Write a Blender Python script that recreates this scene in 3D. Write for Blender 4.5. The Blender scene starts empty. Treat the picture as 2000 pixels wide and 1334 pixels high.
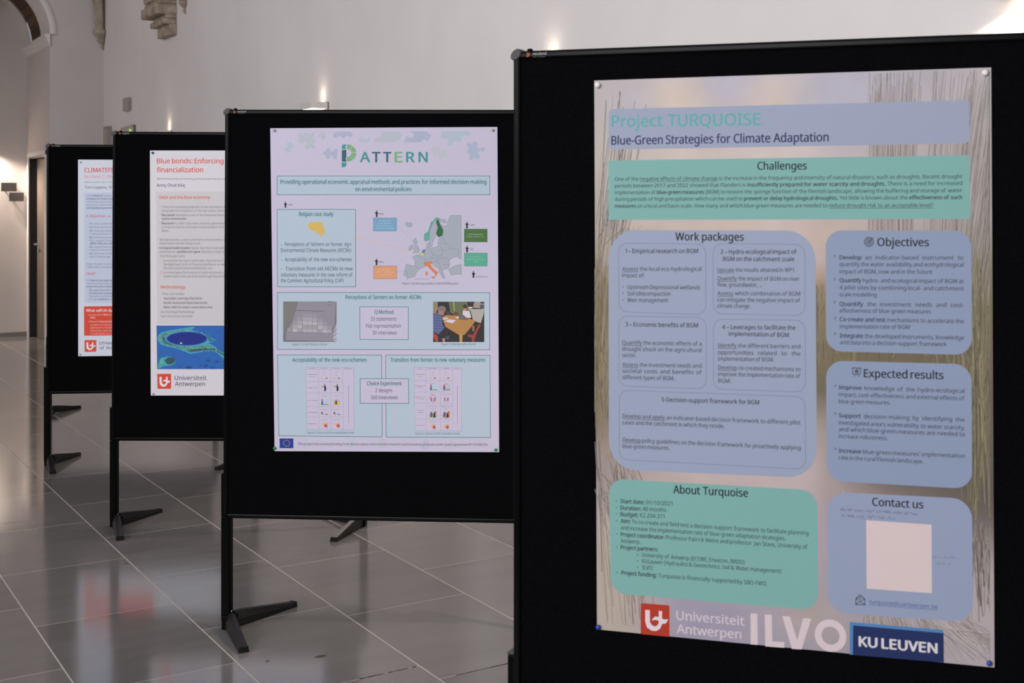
import bpy, bmesh, math, random, os
from mathutils import Vector, Matrix

scene = bpy.context.scene
COL = scene.collection

# ------------------------------------------------------------------ camera
CAM_H = 1.567
# the hall is square to the world: x runs across it towards the long wall, y runs along it away from the camera;
# the camera looks down the hall turned this many degrees towards the long wall
VIEW_TURN = math.degrees(math.atan2(0.5935, 0.8048))
cam = bpy.data.cameras.new('camera')
cam.sensor_width = 36.0
cam.lens = 36.0 * 2560 / 2000
cam.shift_x = -0.20
cam.shift_y = -0.1315
cam.clip_start = 0.05
cam.dof.use_dof = True
cam.dof.focus_distance = 4.85
cam.dof.aperture_fstop = 7.5
cam_ob = bpy.data.objects.new('camera', cam)
COL.objects.link(cam_ob)
cam_ob.location = (0, 0, CAM_H)
cam_ob.rotation_euler = (math.radians(90), 0, -math.radians(VIEW_TURN))
scene.camera = cam_ob

def hall(a, b, z=0.0):
    return Vector((a, b, z))
HALL_ROT = 0.0
def in_hall(x, y):
    """ground position measured right of / ahead of the camera -> hall coordinates"""
    c, s = math.cos(math.radians(VIEW_TURN)), math.sin(math.radians(VIEW_TURN))
    return (x * c + y * s, -x * s + y * c)

# ------------------------------------------------------------------ light
world = bpy.data.worlds.new('world')
scene.world = world
world.use_nodes = True
world.node_tree.nodes['Background'].inputs[0].default_value = (0.86, 0.90, 1.0, 1)
world.node_tree.nodes['Background'].inputs[1].default_value = 0.30

def fill_light(name, a, b, z, sx, sy, power, colour, aim):
    l = bpy.data.lights.new(name, 'AREA')
    l.shape = 'RECTANGLE'; l.size = sx; l.size_y = sy
    l.energy = power; l.color = colour
    o = bpy.data.objects.new(name, l); COL.objects.link(o)
    o.location = hall(a, b, z)
    d = hall(*aim) - o.location
    o.rotation_euler = d.to_track_quat('-Z', 'Y').to_euler()
    return o
fill_light('left_area_fill', -7.5, 7.0, 3.8, 5.0, 3.4, 175, (0.98, 0.905, 0.945), (2.0, 8.0, 1.6))  # area light added out of view to brighten the farther posters
fill_light('near_area_fill', -7.5, -1.0, 4.0, 4.0, 3.4, 700, (0.95, 0.965, 1.0), (3.2, 3.0, 2.4))  # second added light, unseen, brightening the long wall and near poster

vs = scene.view_settings
vs.view_transform = 'Standard'; vs.look = 'None'; vs.gamma = 1.0
vs.use_curve_mapping = False
vs.exposure = 0.0

# ------------------------------------------------------------------ helpers
def lin1(c):
    c /= 255.0
    return c / 12.92 if c <= 0.04045 else ((c + 0.055) / 1.055) ** 2.4
def lin(c):
    return tuple(lin1(v) for v in c)

MATS = {}
def mat(name, col, rough=0.6, spec=0.3, metal=0.0, emit=None, estr=0.0):
    if name in MATS: return MATS[name]
    m = bpy.data.materials.new(name); m.use_nodes = True
    n = m.node_tree.nodes['Principled BSDF']
    n.inputs['Base Color'].default_value = (*col, 1)
    n.inputs['Roughness'].default_value = rough
    n.inputs['Specular IOR Level'].default_value = spec
    n.inputs['Metallic'].default_value = metal
    if emit:
        n.inputs['Emission Color'].default_value = (*emit, 1)
        n.inputs['Emission Strength'].default_value = estr
    MATS[name] = m
    return m

def noisy(name, c0, c1, scale, rough=0.6, spec=0.3, stretch=(1, 1, 1), bump=0.0, rot=0.0, detail=6.0, lo=0.35, hi=0.65):
    m = mat(name, c0, rough, spec)
    nt = m.node_tree; N = nt.nodes; L = nt.links; b = N['Principled BSDF']
    tc = N.new('ShaderNodeTexCoord'); mp = N.new('ShaderNodeMapping')
    mp.inputs['Scale'].default_value = stretch
    mp.inputs['Rotation'].default_value = (0, 0, rot)
    nz = N.new('ShaderNodeTexNoise'); nz.inputs['Scale'].default_value = scale; nz.inputs['Detail'].default_value = detail
    cr = N.new('ShaderNodeValToRGB')
    cr.color_ramp.elements[0].position = lo; cr.color_ramp.elements[0].color = (*c0, 1)
    cr.color_ramp.elements[1].position = hi; cr.color_ramp.elements[1].color = (*c1, 1)
    L.new(tc.outputs['Object'], mp.inputs['Vector']); L.new(mp.outputs['Vector'], nz.inputs['Vector'])
    L.new(nz.outputs['Fac'], cr.inputs['Fac']); L.new(cr.outputs['Color'], b.inputs['Base Color'])
    if bump:
        bp = N.new('ShaderNodeBump'); bp.inputs['Strength'].default_value = bump; bp.inputs['Distance'].default_value = 0.003
        L.new(nz.outputs['Fac'], bp.inputs['Height']); L.new(bp.outputs['Normal'], b.inputs['Normal'])
    return m

def link(o, parent=None):
    COL.objects.link(o)
    if parent: o.parent = parent
    return o
def obj(name, bm, mats, parent=None, smooth=False):
    me = bpy.data.meshes.new(name)
    bm.normal_update(); bm.to_mesh(me); bm.free()
    for m in (mats if isinstance(mats, (list, tuple)) else [mats]): me.materials.append(m)
    if smooth:
        for p in me.polygons: p.use_smooth = True
    return link(bpy.data.objects.new(name, me), parent)
def empty(name, loc, rz=0.0):
    o = bpy.data.objects.new(name, None); o.location = loc; o.rotation_euler = (0, 0, rz)
    return link(o)
def tag(o, label, cat, group=None):
    o['label'] = label; o['category'] = cat
    if group: o['group'] = group
    return o
def struct(o):
    o['kind'] = 'structure'
    return o

def box(bm, x0, x1, y0, y1, z0, z1, bevel=0.0, seg=2, mi=0):
    r = bmesh.ops.create_cube(bm, size=1.0)
    vs_ = r['verts']
    for v in vs_:
        v.co = Vector(((x0 + x1) / 2 + v.co.x * (x1 - x0), (y0 + y1) / 2 + v.co.y * (y1 - y0), (z0 + z1) / 2 + v.co.z * (z1 - z0)))
    fs = set(f for v in vs_ for f in v.link_faces)
    for f in fs: f.material_index = mi
    if bevel:
        es = list(set(e for v in vs_ for e in v.link_edges))
        bmesh.ops.bevel(bm, geom=es, offset=bevel, segments=seg, profile=0.5, affect='EDGES')
def quad(bm, pts, mi=0):
    f = bm.faces.new([bm.verts.new(p) for p in pts]); f.material_index = mi
    return f
def prism(bm, poly, axis_fn, t0, t1):
    """closed prism: poly of 2-D points, axis_fn(p, t) -> 3-D"""
    lo = [bm.verts.new(axis_fn(p, t0)) for p in poly]; hi = [bm.verts.new(axis_fn(p, t1)) for p in poly]
    n = len(poly)
    for i in range(n): bm.faces.new((lo[i], lo[(i + 1) % n], hi[(i + 1) % n], hi[i]))
    bm.faces.new(lo[::-1]); bm.faces.new(hi)
    bmesh.ops.recalc_face_normals(bm, faces=bm.faces[:])
def cyl(bm, p0, p1, r0, r1=None, n=16):
    r1 = r0 if r1 is None else r1
    p0 = Vector(p0); p1 = Vector(p1); d = p1 - p0
    m = Matrix.Translation((p0 + p1) / 2) @ d.to_track_quat('Z', 'Y').to_matrix().to_4x4()
    bmesh.ops.create_cone(bm, cap_ends=True, segments=n, radius1=r0, radius2=r1, depth=d.length, matrix=m)
def lathe(bm, prof, centre, n=20, a0=0.0, a1=2 * math.pi, sx=1.0, sy=1.0):
    """prof: (radius, z) pairs"""
    rings = []
    full = abs(a1 - a0 - 2 * math.pi) < 1e-4
    k = n if full else n + 1
    for r, z in prof:
        rings.append([bm.verts.new((centre[0] + sx * r * math.cos(a0 + (a1 - a0) * i / n), centre[1] + sy * r * math.sin(a0 + (a1 - a0) * i / n), centre[2] + z)) for i in range(k)])
    for a, b in zip(rings, rings[1:]):
        for i in range(k if full else k - 1):
            j = (i + 1) % k
            bm.faces.new((a[i], a[j], b[j], b[i]))
    bm.faces.new(rings[0][::-1]); bm.faces.new(rings[-1])
    bmesh.ops.recalc_face_normals(bm, faces=bm.faces[:])

# ------------------------------------------------------------------ what is printed on the posters (millimetres from each sheet's top left corner)
PRINT_1 = [
 ('title_banner',None,1,[
  ('r',[(33.6,-62.9),(803.5,-61.5),(803.5,-147.3),(33.6,-150.1)],10,(145,152,175)),
 ]),
 ('title_banner','title_text',2,[
  ('t','Project TURQUOISE',(40.9,-101.6),(372.6,-103.1),24.89,(88,158,158),1.0),
 ]),
 ('title_banner','subtitle_text',2,[
  ('t','Blue-Green Strategies for Climate Adaptation',(40.4,-139.7),(517.7,-139.4),18.26,(34,42,80),0.95),
 ]),
 ('challenge_panel',None,1,[
  ('r',[(32.6,-173.7),(804.3,-171.1),(805.2,-297.8),(33.6,-302.2)],0.5,(118,164,160)),
 ]),
 ('challenge_panel','panel_heading',2,[
  ('t','Challenges',(366.7,-196.4),(471.7,-196.8),16.04,(28,30,36),0.95),
 ]),
 ('challenge_panel','challenge_text',2,[
  ('t','One of the __negative effects of climate change__ is the increase in the frequency and intensity of natural disasters, such as droughts. Recent drought',(48.1,-217.8),(789.4,-217.0),7.85,(46,50,58),0.3),
  ('t','periods between 2017 and 2022 showed that Flanders is **insufficiently prepared for water scarcity and droughts**. There is a need for increased',(48.1,-232.3),(789.4,-230.4),7.85,(46,50,58),0.3),
  ('t','implementation of **blue-green measures** (BGM) to restore the sponge function of the Flemish landscape, allowing the buffering and storage of water',(48.1,-246.8),(789.4,-244.7),7.85,(46,50,58),0.3),
  ('t','during periods of high precipitation which can be used to **prevent or delay hydrological droughts**. Yet little is known about the **effectiveness of such**',(48.1,-261.3),(789.4,-258.5),7.85,(46,50,58),0.3),
  ('t','**measures** on a local and basin scale. How many and which blue-green measures are needed to __reduce drought risk to an acceptable level?__',(48.1,-275.8),(731.5,-274.4),7.85,(46,50,58),0.3),
 ]),
 ('work_package_panel',None,1,[
  ('r',[(33.0,-323.8),(490.5,-323.1),(493.4,-833.1),(34.3,-841.1)],62,(144,153,176)),
 ]),
 ('work_package_panel','panel_heading',3,[
  ('t','Work packages',(186.1,-345.1),(336.7,-344.8),16.13,(28,30,36),0.95),
 ]),
 ('work_package_panel','package_box',2,[
  ('o',[(56.5,-352.4),(253.4,-352.5),(253.8,-501.5),(57.4,-500.2)],0.9,(112,118,142),20),
  ('t','1 – Empirical research on BGM',(72.3,-373.4),(236.4,-371.7),9.04,(28,30,36),0.6),
  ('t','__Assess__ the local eco-hydrological',(65.1,-411.9),(243.8,-409.3),8.61,(46,50,58),0.3),
  ('t','impact of:',(64.6,-425.4),(115.3,-425.0),8.61,(46,50,58),0.3),
  ('e',(66.9,-446.0),1.1,1.1,(46,50,58),0,0,360),
  ('e',(66.9,-459.5),1.1,1.1,(46,50,58),0,0,360),
  ('e',(66.9,-473.9),1.1,1.1,(46,50,58),0,0,360),
  ('t','Upstream Depressional wetlands',(76.8,-450.5),(241.2,-448.7),8.6,(46,50,58),0.3),
  ('t','Soil (de)compaction',(76.8,-464.4),(174.7,-463.3),8.6,(46,50,58),0.3),
  ('t','Weir management',(76.8,-478.7),(169.4,-477.2),8.6,(46,50,58),0.3),
 ]),
 ('work_package_panel','package_box',2,[
  ('o',[(269.8,-351.5),(467.8,-351.5),(468.2,-498.8),(270.3,-499.0)],0.9,(112,118,142),20),
  ('t','2 – Hydro-ecological impact of',(286.6,-372.8),(450.4,-371.1),8.84,(28,30,36),0.6),
  ('t','BGM on the catchment scale',(291.8,-387.6),(445.4,-386.6),8.84,(28,30,36),0.6),
  ('t','__Upscale__ the results attained in WP1.',(279.3,-410.9),(448.7,-408.5),8.42,(46,50,58),0.3),
  ('t','__Quantify__ the impact of BGM on river',(279.3,-428.6),(457.0,-427.0),8.42,(46,50,58),0.3),
  ('t','flow, groundwater, ...',(279.3,-441.8),(377.5,-440.9),8.42,(46,50,58),0.3),
  ('t','__Assess__ which combination of BGM',(279.3,-460.0),(457.9,-457.7),8.42,(46,50,58),0.3),
  ('t','can mitigate the negative impact of',(279.3,-473.6),(457.9,-471.5),8.42,(46,50,58),0.3),
  ('t','climate change.',(279.3,-486.4),(351.6,-485.6),8.42,(46,50,58),0.3),
 ]),
 ('work_package_panel','package_box',2,[
  ('o',[(57.4,-509.5),(254.2,-507.7),(254.7,-658.7),(57.4,-659.9)],0.9,(112,118,142),20),
  ('t','3 – Economic benefits of BGM',(72.7,-531.1),(236.4,-529.3),9.04,(28,30,36),0.6),
  ('t','__Quantify__ the economic effects of a',(65.1,-570.5),(244.3,-567.6),8.61,(46,50,58),0.3),
  ('t','drought shock on the agricultural',(65.1,-584.0),(244.3,-581.2),8.61,(46,50,58),0.3),
  ('t','sector.',(65.1,-597.5),(97.4,-596.9),8.61,(46,50,58),0.3),
  ('t','__Assess__ the investment needs and',(65.5,-617.8),(244.3,-614.4),8.61,(46,50,58),0.3),
  ('t','societal costs and benefits of',(65.5,-631.3),(244.7,-628.0),8.61,(46,50,58),0.3),
  ('t','different types of BGM.',(65.5,-645.2),(184.0,-643.2),8.61,(46,50,58),0.3),
 ]),
 ('work_package_panel','package_box',2,[
  ('o',[(270.3,-510.6),(468.6,-508.5),(469.1,-656.5),(270.7,-658.1)],0.9,(112,118,142),20),
  ('t','4 – Leverages to facilitate the',(290.1,-531.1),(447.9,-528.5),8.84,(28,30,36),0.6),
  ('t','implementation of BGM',(304.3,-544.7),(433.7,-543.9),8.83,(28,30,36),0.6),
  ('t','__Identify__ the different barriers and',(280.2,-569.8),(458.3,-566.7),8.42,(46,50,58),0.3),
  ('t','opportunities related to the',(280.2,-584.2),(458.3,-581.7),8.42,(46,50,58),0.3),
  ('t','implementation of BGM.',(280.6,-597.8),(402.3,-595.7),8.42,(46,50,58),0.3),
  ('t','__Develop__ co-created mechanisms to',(281.0,-616.0),(458.3,-614.1),8.42,(46,50,58),0.3),
  ('t','improve the implementation rate of',(281.0,-630.0),(458.3,-627.8),8.42,(46,50,58),0.3),
  ('t','BGM.',(281.0,-644.0),(309.0,-643.8),8.42,(46,50,58),0.3),
 ]),
 ('work_package_panel','package_box',2,[
  ('o',[(58.3,-669.1),(468.6,-666.3),(469.5,-815.9),(58.3,-818.6)],0.9,(112,118,142),20),
  ('t','5-Decision-support framework for BGM',(155.3,-689.5),(370.3,-686.3),8.97,(28,30,36),0.6),
  ('t','__Develop and apply__ an indicator-based decision framework to different pilot',(66.0,-728.3),(458.7,-724.2),8.61,(46,50,58),0.3),
  ('t','cases and the catchment in which they reside.',(66.0,-742.3),(294.8,-739.5),8.61,(46,50,58),0.3),
  ('t','__Develop__ policy guidelines on the decision framework for proactively applying',(66.4,-779.8),(459.1,-776.4),8.61,(46,50,58),0.3),
  ('t','blue-green measures.',(66.4,-793.3),(172.9,-791.8),8.61,(46,50,58),0.3),
 ]),
 ('objectives_panel',None,1,[
  ('r',[(511.6,-322.6),(806.8,-321.4),(808.4,-568.9),(512.5,-570.6)],33,(132,144,171)),
 ]),
 ('objectives_panel','panel_heading',2,[
  ('t','Objectives',(619.1,-353.4),(722.9,-353.0),16.13,(28,30,36),0.95),
 ]),
 ('objectives_panel','objectives_text',2,[
  ('t','**Develop** an indicator-based instrument to',(541.0,-381.6),(791.6,-379.5),8.29,(46,50,58),0.3),
  ('t','quantify the water availability and ecohydrological',(541.0,-395.4),(792.0,-393.3),8.29,(46,50,58),0.3),
  ('t','impact of BGM, now and in the future',(541.0,-410.4),(729.8,-408.4),8.29,(46,50,58),0.3),
  ('t','**Quantify** hydro- and ecological impact of BGM at',(541.0,-428.3),(792.0,-426.2),8.29,(46,50,58),0.3),
  ('t','4 pilot sites by combining local- and catchment',(541.0,-442.9),(792.4,-440.8),8.29,(46,50,58),0.3),
  ('t','scale modelling',(541.0,-457.1),(617.0,-456.9),8.29,(46,50,58),0.3),
  ('t','**Quantify** the investment needs and cost-',(541.0,-476.7),(792.8,-474.0),8.29,(46,50,58),0.3),
  ('t','effectiveness of blue-green measures',(541.0,-490.5),(727.4,-488.2),8.29,(46,50,58),0.3),
  ('t','**Co-create and test** mechanisms to accelerate the',(541.4,-508.0),(792.8,-506.1),8.29,(46,50,58),0.3),
  ('t','implementation rate of BGM',(541.4,-523.0),(684.4,-520.4),8.29,(46,50,58),0.3),
  ('t','**Integrate** the developed instruments, knowledge',(541.8,-541.7),(792.8,-539.0),8.29,(46,50,58),0.3),
  ('t','and data into a decision-support framework',(541.8,-555.5),(758.6,-553.0),8.29,(46,50,58),0.3),
  ('l',[(529.1,-372.2),(532.0,-374.6),(529.1,-377.2)],1,(46,50,58)),
  ('l',[(529.1,-419.8),(532.0,-422.2),(529.1,-424.8)],1,(46,50,58)),
  ('l',[(529.1,-467.0),(532.0,-469.4),(529.1,-472.0)],1,(46,50,58)),
  ('l',[(529.9,-499.5),(532.9,-501.9),(529.9,-504.5)],1,(46,50,58)),
  ('l',[(529.9,-532.1),(532.9,-534.5),(529.9,-537.1)],1,(46,50,58)),
 ]),
 ('objectives_panel','target_icon',2,[
  ('e',(601.6,-345.3),10.0,10.0,(46,50,58),0.84,0,360),
  ('e',(601.6,-345.3),6.6,6.6,(46,50,58),0.78,0,360),
  ('e',(601.6,-345.3),3.3,3.3,(46,50,58),0.5,0,360),
  ('l',[(601.6,-345.3),(609.9,-336.6)],1.4,(46,50,58)),
 ]),
 ('results_panel',None,1,[
  ('r',[(512.5,-589.9),(807.6,-587.1),(808.8,-835.7),(513.8,-837.0)],35,(132,144,171)),
 ]),
 ('results_panel','panel_heading',2,[
  ('t','Expected results',(591.5,-621.2),(752.1,-619.2),16.18,(28,30,36),0.95),
 ]),
 ('results_panel','results_text',2,[
  ('t','**Improve** knowledge of the hydro-ecological',(539.3,-647.7),(793.6,-645.2),8.29,(46,50,58),0.3),
  ('t','impact, cost-effectiveness and external effects of',(539.3,-662.3),(793.6,-659.8),8.29,(46,50,58),0.3),
  ('t','blue-green measures.',(539.3,-676.5),(645.3,-674.8),8.29,(46,50,58),0.3),
 ]),
 ('results_panel','results_text',2,[
  ('t','**Support** decision-making by identifying the',(539.3,-705.3),(794.0,-702.4),8.29,(46,50,58),0.3),
  ('t',"investigated area's vulnerability to water scarcity,",(539.3,-719.9),(794.4,-718.2),8.29,(46,50,58),0.3),
  ('t','and which blue-green measures are needed to',(539.3,-733.7),(794.4,-731.2),8.29,(46,50,58),0.3),
  ('t','increase robustness.',(539.3,-747.8),(639.9,-746.8),8.29,(46,50,58),0.3),
 ]),
 ('results_panel','results_text',2,[
  ('t',"**Increase** blue-green measures' implementation",(539.3,-777.5),(794.4,-774.6),8.29,(46,50,58),0.3),
  ('t','rate in the rural Flemish landscape.',(539.3,-791.6),(711.9,-790.2),8.29,(46,50,58),0.3),
 ]),
 ('results_panel','list_marker',2,[
  ('l',[(530.4,-638.5),(533.3,-640.9),(530.4,-643.5)],1,(46,50,58)),
  ('l',[(530.4,-695.3),(533.3,-697.7),(530.4,-700.3)],1,(46,50,58)),
  ('l',[(530.4,-767.9),(533.3,-770.3),(530.4,-772.9)],1,(46,50,58)),
 ]),
 ('results_panel','presentation_icon',2,[
  ('o',[(568.0,-603.3),(584.0,-603.2),(584.0,-615.6),(568.0,-615.8)],1.4,(46,50,58),0),
  ('e',(576.4,-609.7),3.8,3.7,(46,50,58),0.3,0,360),
  ('l',[(566.3,-603.0),(585.6,-602.7)],1.2,(46,50,58)),
  ('l',[(573.9,-616.4),(570.9,-620.3)],1.1,(46,50,58)),
  ('l',[(578.5,-616.3),(581.4,-620.3)],1.1,(46,50,58)),
 ]),
 ('about_panel',None,1,[
  ('r',[(34.5,-861.1),(493.9,-858.2),(495.7,-1105.0),(38.4,-1108.2)],34,(118,164,160)),
 ]),
 ('about_panel','panel_heading',2,[
  ('t','About Turquoise',(181.4,-883.4),(345.9,-881.1),16.68,(28,30,36),0.95),
 ]),
 ('about_panel','about_text',2,[
  ('t','**Start date:** 01/10/2021',(61.0,-912.2),(179.2,-910.2),8.61,(46,50,58),0.3),
  ('t','**Duration:** 48 months',(61.2,-926.5),(165.5,-924.6),8.61,(46,50,58),0.3),
  ('t','**Budget:** €2.204.371',(61.2,-940.4),(161.4,-938.8),8.61,(46,50,58),0.3),
  ('t','**Aim:** To co-create and field test a decision-support framework to facilitate planning',(61.7,-954.9),(475.5,-951.6),8.61,(46,50,58),0.3),
  ('t','and increase the implementation rate of blue-green adaptation strategies.',(61.7,-969.2),(426.9,-966.1),8.61,(46,50,58),0.3),
  ('t','**Project coordinator:** Professor Patrick Meire and professor Jan Staes, University of',(61.7,-983.8),(473.6,-980.1),8.61,(46,50,58),0.3),
  ('t','Antwerp.',(61.7,-997.9),(107.2,-996.9),8.61,(46,50,58),0.3),
  ('t','**Project partners:**',(61.7,-1011.7),(146.6,-1010.1),8.61,(46,50,58),0.3),
  ('t','University of Antwerp (ECOBE, Envecon, IMDO)',(110.3,-1024.3),(338.6,-1022.2),8.57,(46,50,58),0.3),
  ('t','KULeuven (Hydraulics & Geotechnics, Soil & Water management)',(110.8,-1037.7),(417.6,-1034.7),8.57,(46,50,58),0.3),
  ('t','ILVO',(111.0,-1051.3),(134.4,-1050.8),8.57,(46,50,58),0.3),
  ('t','**Project funding:** Turquoise is financially supported by SBO-FWO.',(63.3,-1066.3),(388.3,-1063.3),8.61,(46,50,58),0.3),
  ('e',(51.3,-908.0),1.2,1.1,(46,50,58),0,0,360),
  ('e',(51.3,-922.1),1.2,1.1,(46,50,58),0,0,360),
  ('e',(51.3,-936.4),1.2,1.1,(46,50,58),0,0,360),
  ('e',(51.9,-951.0),1.2,1.1,(46,50,58),0,0,360),
  ('e',(51.9,-979.7),1.2,1.1,(46,50,58),0,0,360),
  ('e',(52.4,-1007.8),1.2,1.1,(46,50,58),0,0,360),
  ('e',(100.0,-1020.9),1.2,1.2,(46,50,58),0,0,360),
  ('e',(100.2,-1034.2),1.2,1.1,(46,50,58),0,0,360),
  ('e',(100.5,-1047.5),1.2,1.1,(46,50,58),0,0,360),
  ('e',(52.9,-1062.2),1.2,1.2,(46,50,58),0,0,360),
 ]),
 ('contact_panel',None,1,[
  ('r',[(514.6,-859.1),(808.5,-855.2),(810.5,-1101.2),(515.9,-1107.1)],40,(140,149,175)),
 ]),
 ('contact_panel','panel_heading',2,[
  ('t','Contact us',(608.5,-881.6),(711.8,-880.8),15.94,(28,30,36),0.95),
 ]),
 ('contact_panel','contact_text',2,[
  ('t','__turquoise@uantwerpen.be__',(602.2,-1081.7),(740.5,-1080.4),8.55,(62,84,140),0),
 ]),
 ('contact_panel','code_patch',2,[
  ('p',[(595.8,-912.1),(728.4,-912.0),(729.2,-1049.7),(596.9,-1051.6)],(206,186,188)),
 ]),
 ('contact_panel','pen_scribble',2,[
  ('l',[(542.4,-896.1),(543.7,-892.9),(545.1,-895.7),(546.4,-890.8),(547.8,-894.1),(549.1,-896.1),(550.4,-891.6),(551.8,-895.2),(553.1,-895.2)],0.7,(84,90,112)),
  ('l',[(556.4,-895.5),(557.8,-891.0),(559.2,-895.2),(560.6,-896.1),(562.0,-891.4),(563.4,-895.3),(564.8,-891.5),(566.2,-891.5),(567.6,-894.6)],0.7,(84,90,112)),
  ('l',[(571.2,-891.1),(572.5,-895.7),(573.8,-895.9),(575.1,-894.0),(576.4,-892.3),(577.7,-893.4),(578.9,-895.3),(580.2,-893.1),(581.5,-895.9),(582.8,-896.0),(584.1,-891.0),(585.4,-893.6),(586.7,-894.5),(587.9,-895.8),(589.2,-892.8)],0.7,(84,90,112)),
  ('l',[(593.2,-893.2),(594.5,-892.7),(595.8,-892.6),(597.1,-892.8),(598.5,-895.3),(599.8,-892.0),(601.1,-891.2),(602.4,-890.3),(603.7,-896.0),(605.0,-893.9),(606.3,-894.5),(607.6,-893.3),(608.9,-893.3),(610.2,-892.1),(611.5,-890.0),(612.8,-891.2)],0.7,(84,90,112)),
  ('l',[(615.8,-892.2),(617.1,-891.7),(618.4,-894.0),(619.6,-894.6),(620.9,-894.2),(622.1,-893.4),(623.4,-890.5),(624.7,-890.5),(625.9,-895.7)],0.7,(84,90,112)),
  ('l',[(628.5,-892.3),(629.8,-891.3),(631.1,-894.0),(632.4,-890.9),(633.7,-893.2),(635.0,-890.1),(636.3,-891.7),(637.6,-895.4),(638.9,-890.1),(640.2,-894.4),(641.5,-890.0),(642.8,-889.9),(644.1,-894.2),(645.4,-895.8),(646.7,-891.1)],0.7,(84,90,112)),
  ('l',[(649.7,-892.1),(651.0,-894.8),(652.3,-894.1),(653.6,-890.9),(654.9,-893.2),(656.2,-890.5),(657.5,-893.5),(658.8,-895.7),(660.1,-893.8),(661.4,-889.7),(662.7,-895.6),(664.0,-890.7),(665.3,-891.0),(666.6,-891.9),(667.9,-894.0),(669.2,-890.2),(670.5,-889.7)],0.7,(84,90,112)),
  ('l',[(673.5,-895.4),(674.7,-889.9),(676.0,-894.7),(677.2,-893.8),(678.5,-894.8),(679.8,-889.8),(681.0,-892.7),(682.3,-891.1),(683.5,-889.5)],0.7,(84,90,112)),
  ('l',[(685.9,-890.9),(687.2,-892.0),(688.5,-889.6),(689.8,-892.4),(691.2,-894.2),(692.5,-892.0),(693.8,-895.4),(695.1,-892.1),(696.5,-894.1),(697.8,-894.9),(699.1,-890.5)],0.7,(84,90,112)),
  ('l',[(544.5,-908.2),(545.8,-905.0),(547.1,-908.4),(548.4,-904.9),(549.7,-904.2),(551.0,-904.3),(552.2,-909.3)],0.7,(84,90,112)),
  ('l',[(556.4,-903.3),(557.7,-905.8),(559.0,-903.9),(560.3,-907.3),(561.6,-904.5),(562.9,-907.8),(564.2,-906.3),(565.5,-903.7),(566.8,-908.0),(568.1,-908.6),(569.3,-903.7),(570.6,-908.8),(571.9,-907.2)],0.7,(84,90,112)),
  ('l',[(575.5,-905.2),(576.8,-908.0),(578.2,-905.8),(579.5,-907.0),(580.9,-904.8),(582.2,-904.5),(583.6,-903.3),(584.9,-908.8),(586.3,-908.5),(587.7,-908.8),(589.0,-902.9),(590.4,-906.9),(591.7,-908.6),(593.1,-908.2),(594.4,-908.1)],0.7,(84,90,112)),
  ('l',[(598.6,-908.4),(599.9,-903.5),(601.2,-904.8),(602.5,-906.0),(603.9,-904.0),(605.2,-908.2),(606.5,-907.3),(607.8,-902.4),(609.1,-902.8),(610.4,-902.4),(611.7,-903.1),(613.0,-903.0),(614.3,-903.4),(615.6,-907.1)],0.7,(84,90,112)),
  ('l',[(619.5,-902.9),(620.8,-903.4),(622.1,-904.1),(623.3,-904.1),(624.6,-902.7),(625.9,-906.9),(627.1,-905.3),(628.4,-905.3),(629.7,-908.0),(630.9,-902.1),(632.2,-904.4),(633.5,-904.9),(634.7,-902.7)],0.7,(84,90,112)),
  ('l',[(638.1,-905.8),(639.4,-906.6),(640.7,-904.7),(642.0,-901.8),(643.3,-902.7),(644.6,-906.8),(645.9,-907.4),(647.2,-905.0)],0.7,(84,90,112)),
  ('l',[(650.1,-905.9),(651.4,-903.0),(652.7,-904.7),(654.1,-907.5),(655.4,-907.1)],0.7,(84,90,112)),
  ('l',[(730.4,-974.6),(731.7,-976.8),(733.1,-977.1),(734.4,-978.7),(735.7,-975.0),(737.0,-974.0),(738.3,-974.2),(739.6,-974.6),(740.9,-977.4),(742.2,-978.2),(743.6,-976.6),(744.9,-977.8),(746.2,-977.9)],0.4,(84,90,112)),
  ('l',[(750.1,-977.9),(751.4,-975.7),(752.7,-976.6),(754.1,-975.9),(755.4,-973.2),(756.7,-976.7),(758.1,-978.3),(759.4,-974.3)],0.4,(84,90,112)),
  ('l',[(762.7,-974.0),(763.9,-975.1),(765.2,-977.5),(766.4,-973.6),(767.7,-973.0),(768.9,-974.1),(770.2,-973.3),(771.4,-977.6),(772.7,-974.0),(773.9,-975.7),(775.2,-973.9)],0.4,(84,90,112)),
  ('l',[(737.4,-989.2),(738.6,-991.4),(739.9,-990.1),(741.1,-991.1),(742.4,-987.4),(743.6,-989.7),(744.9,-989.3),(746.1,-986.9),(747.4,-987.4),(748.6,-988.2),(749.9,-988.1),(751.1,-986.9),(752.4,-991.4),(753.6,-986.9),(754.8,-987.2),(756.1,-987.1),(757.3,-986.7)],0.4,(84,90,112)),
  ('l',[(760.1,-989.8),(761.4,-989.7),(762.7,-991.3),(763.9,-988.4),(765.2,-986.5),(766.4,-987.1),(767.7,-988.1),(768.9,-988.0)],0.4,(84,90,112)),
 ]),
 ('contact_panel','envelope_icon',2,[
  ('o',[(574.7,-1074.0),(592.9,-1073.5),(593.3,-1084.9),(574.3,-1085.6)],1.3,(28,30,36),0),
  ('l',[(574.7,-1085.1),(583.8,-1078.0),(592.9,-1084.6)],1.2,(28,30,36)),
  ('l',[(574.7,-1074.0),(583.2,-1064.9),(592.9,-1073.1)],1.3,(28,30,36)),
  ('p',[(577.9,-1069.6),(589.9,-1069.2),(589.9,-1074.8),(584.0,-1078.9),(577.9,-1075.2)],(150,156,184)),
  ('o',[(577.9,-1069.6),(589.9,-1069.2),(589.9,-1074.8),(584.0,-1078.9),(577.9,-1075.2)],1,(28,30,36),0),
  ('e',(583.8,-1072.6),2.8,2.7,(28,30,36),0.6,0,360),
 ]),
 ('red_emblem',None,2,[
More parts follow.
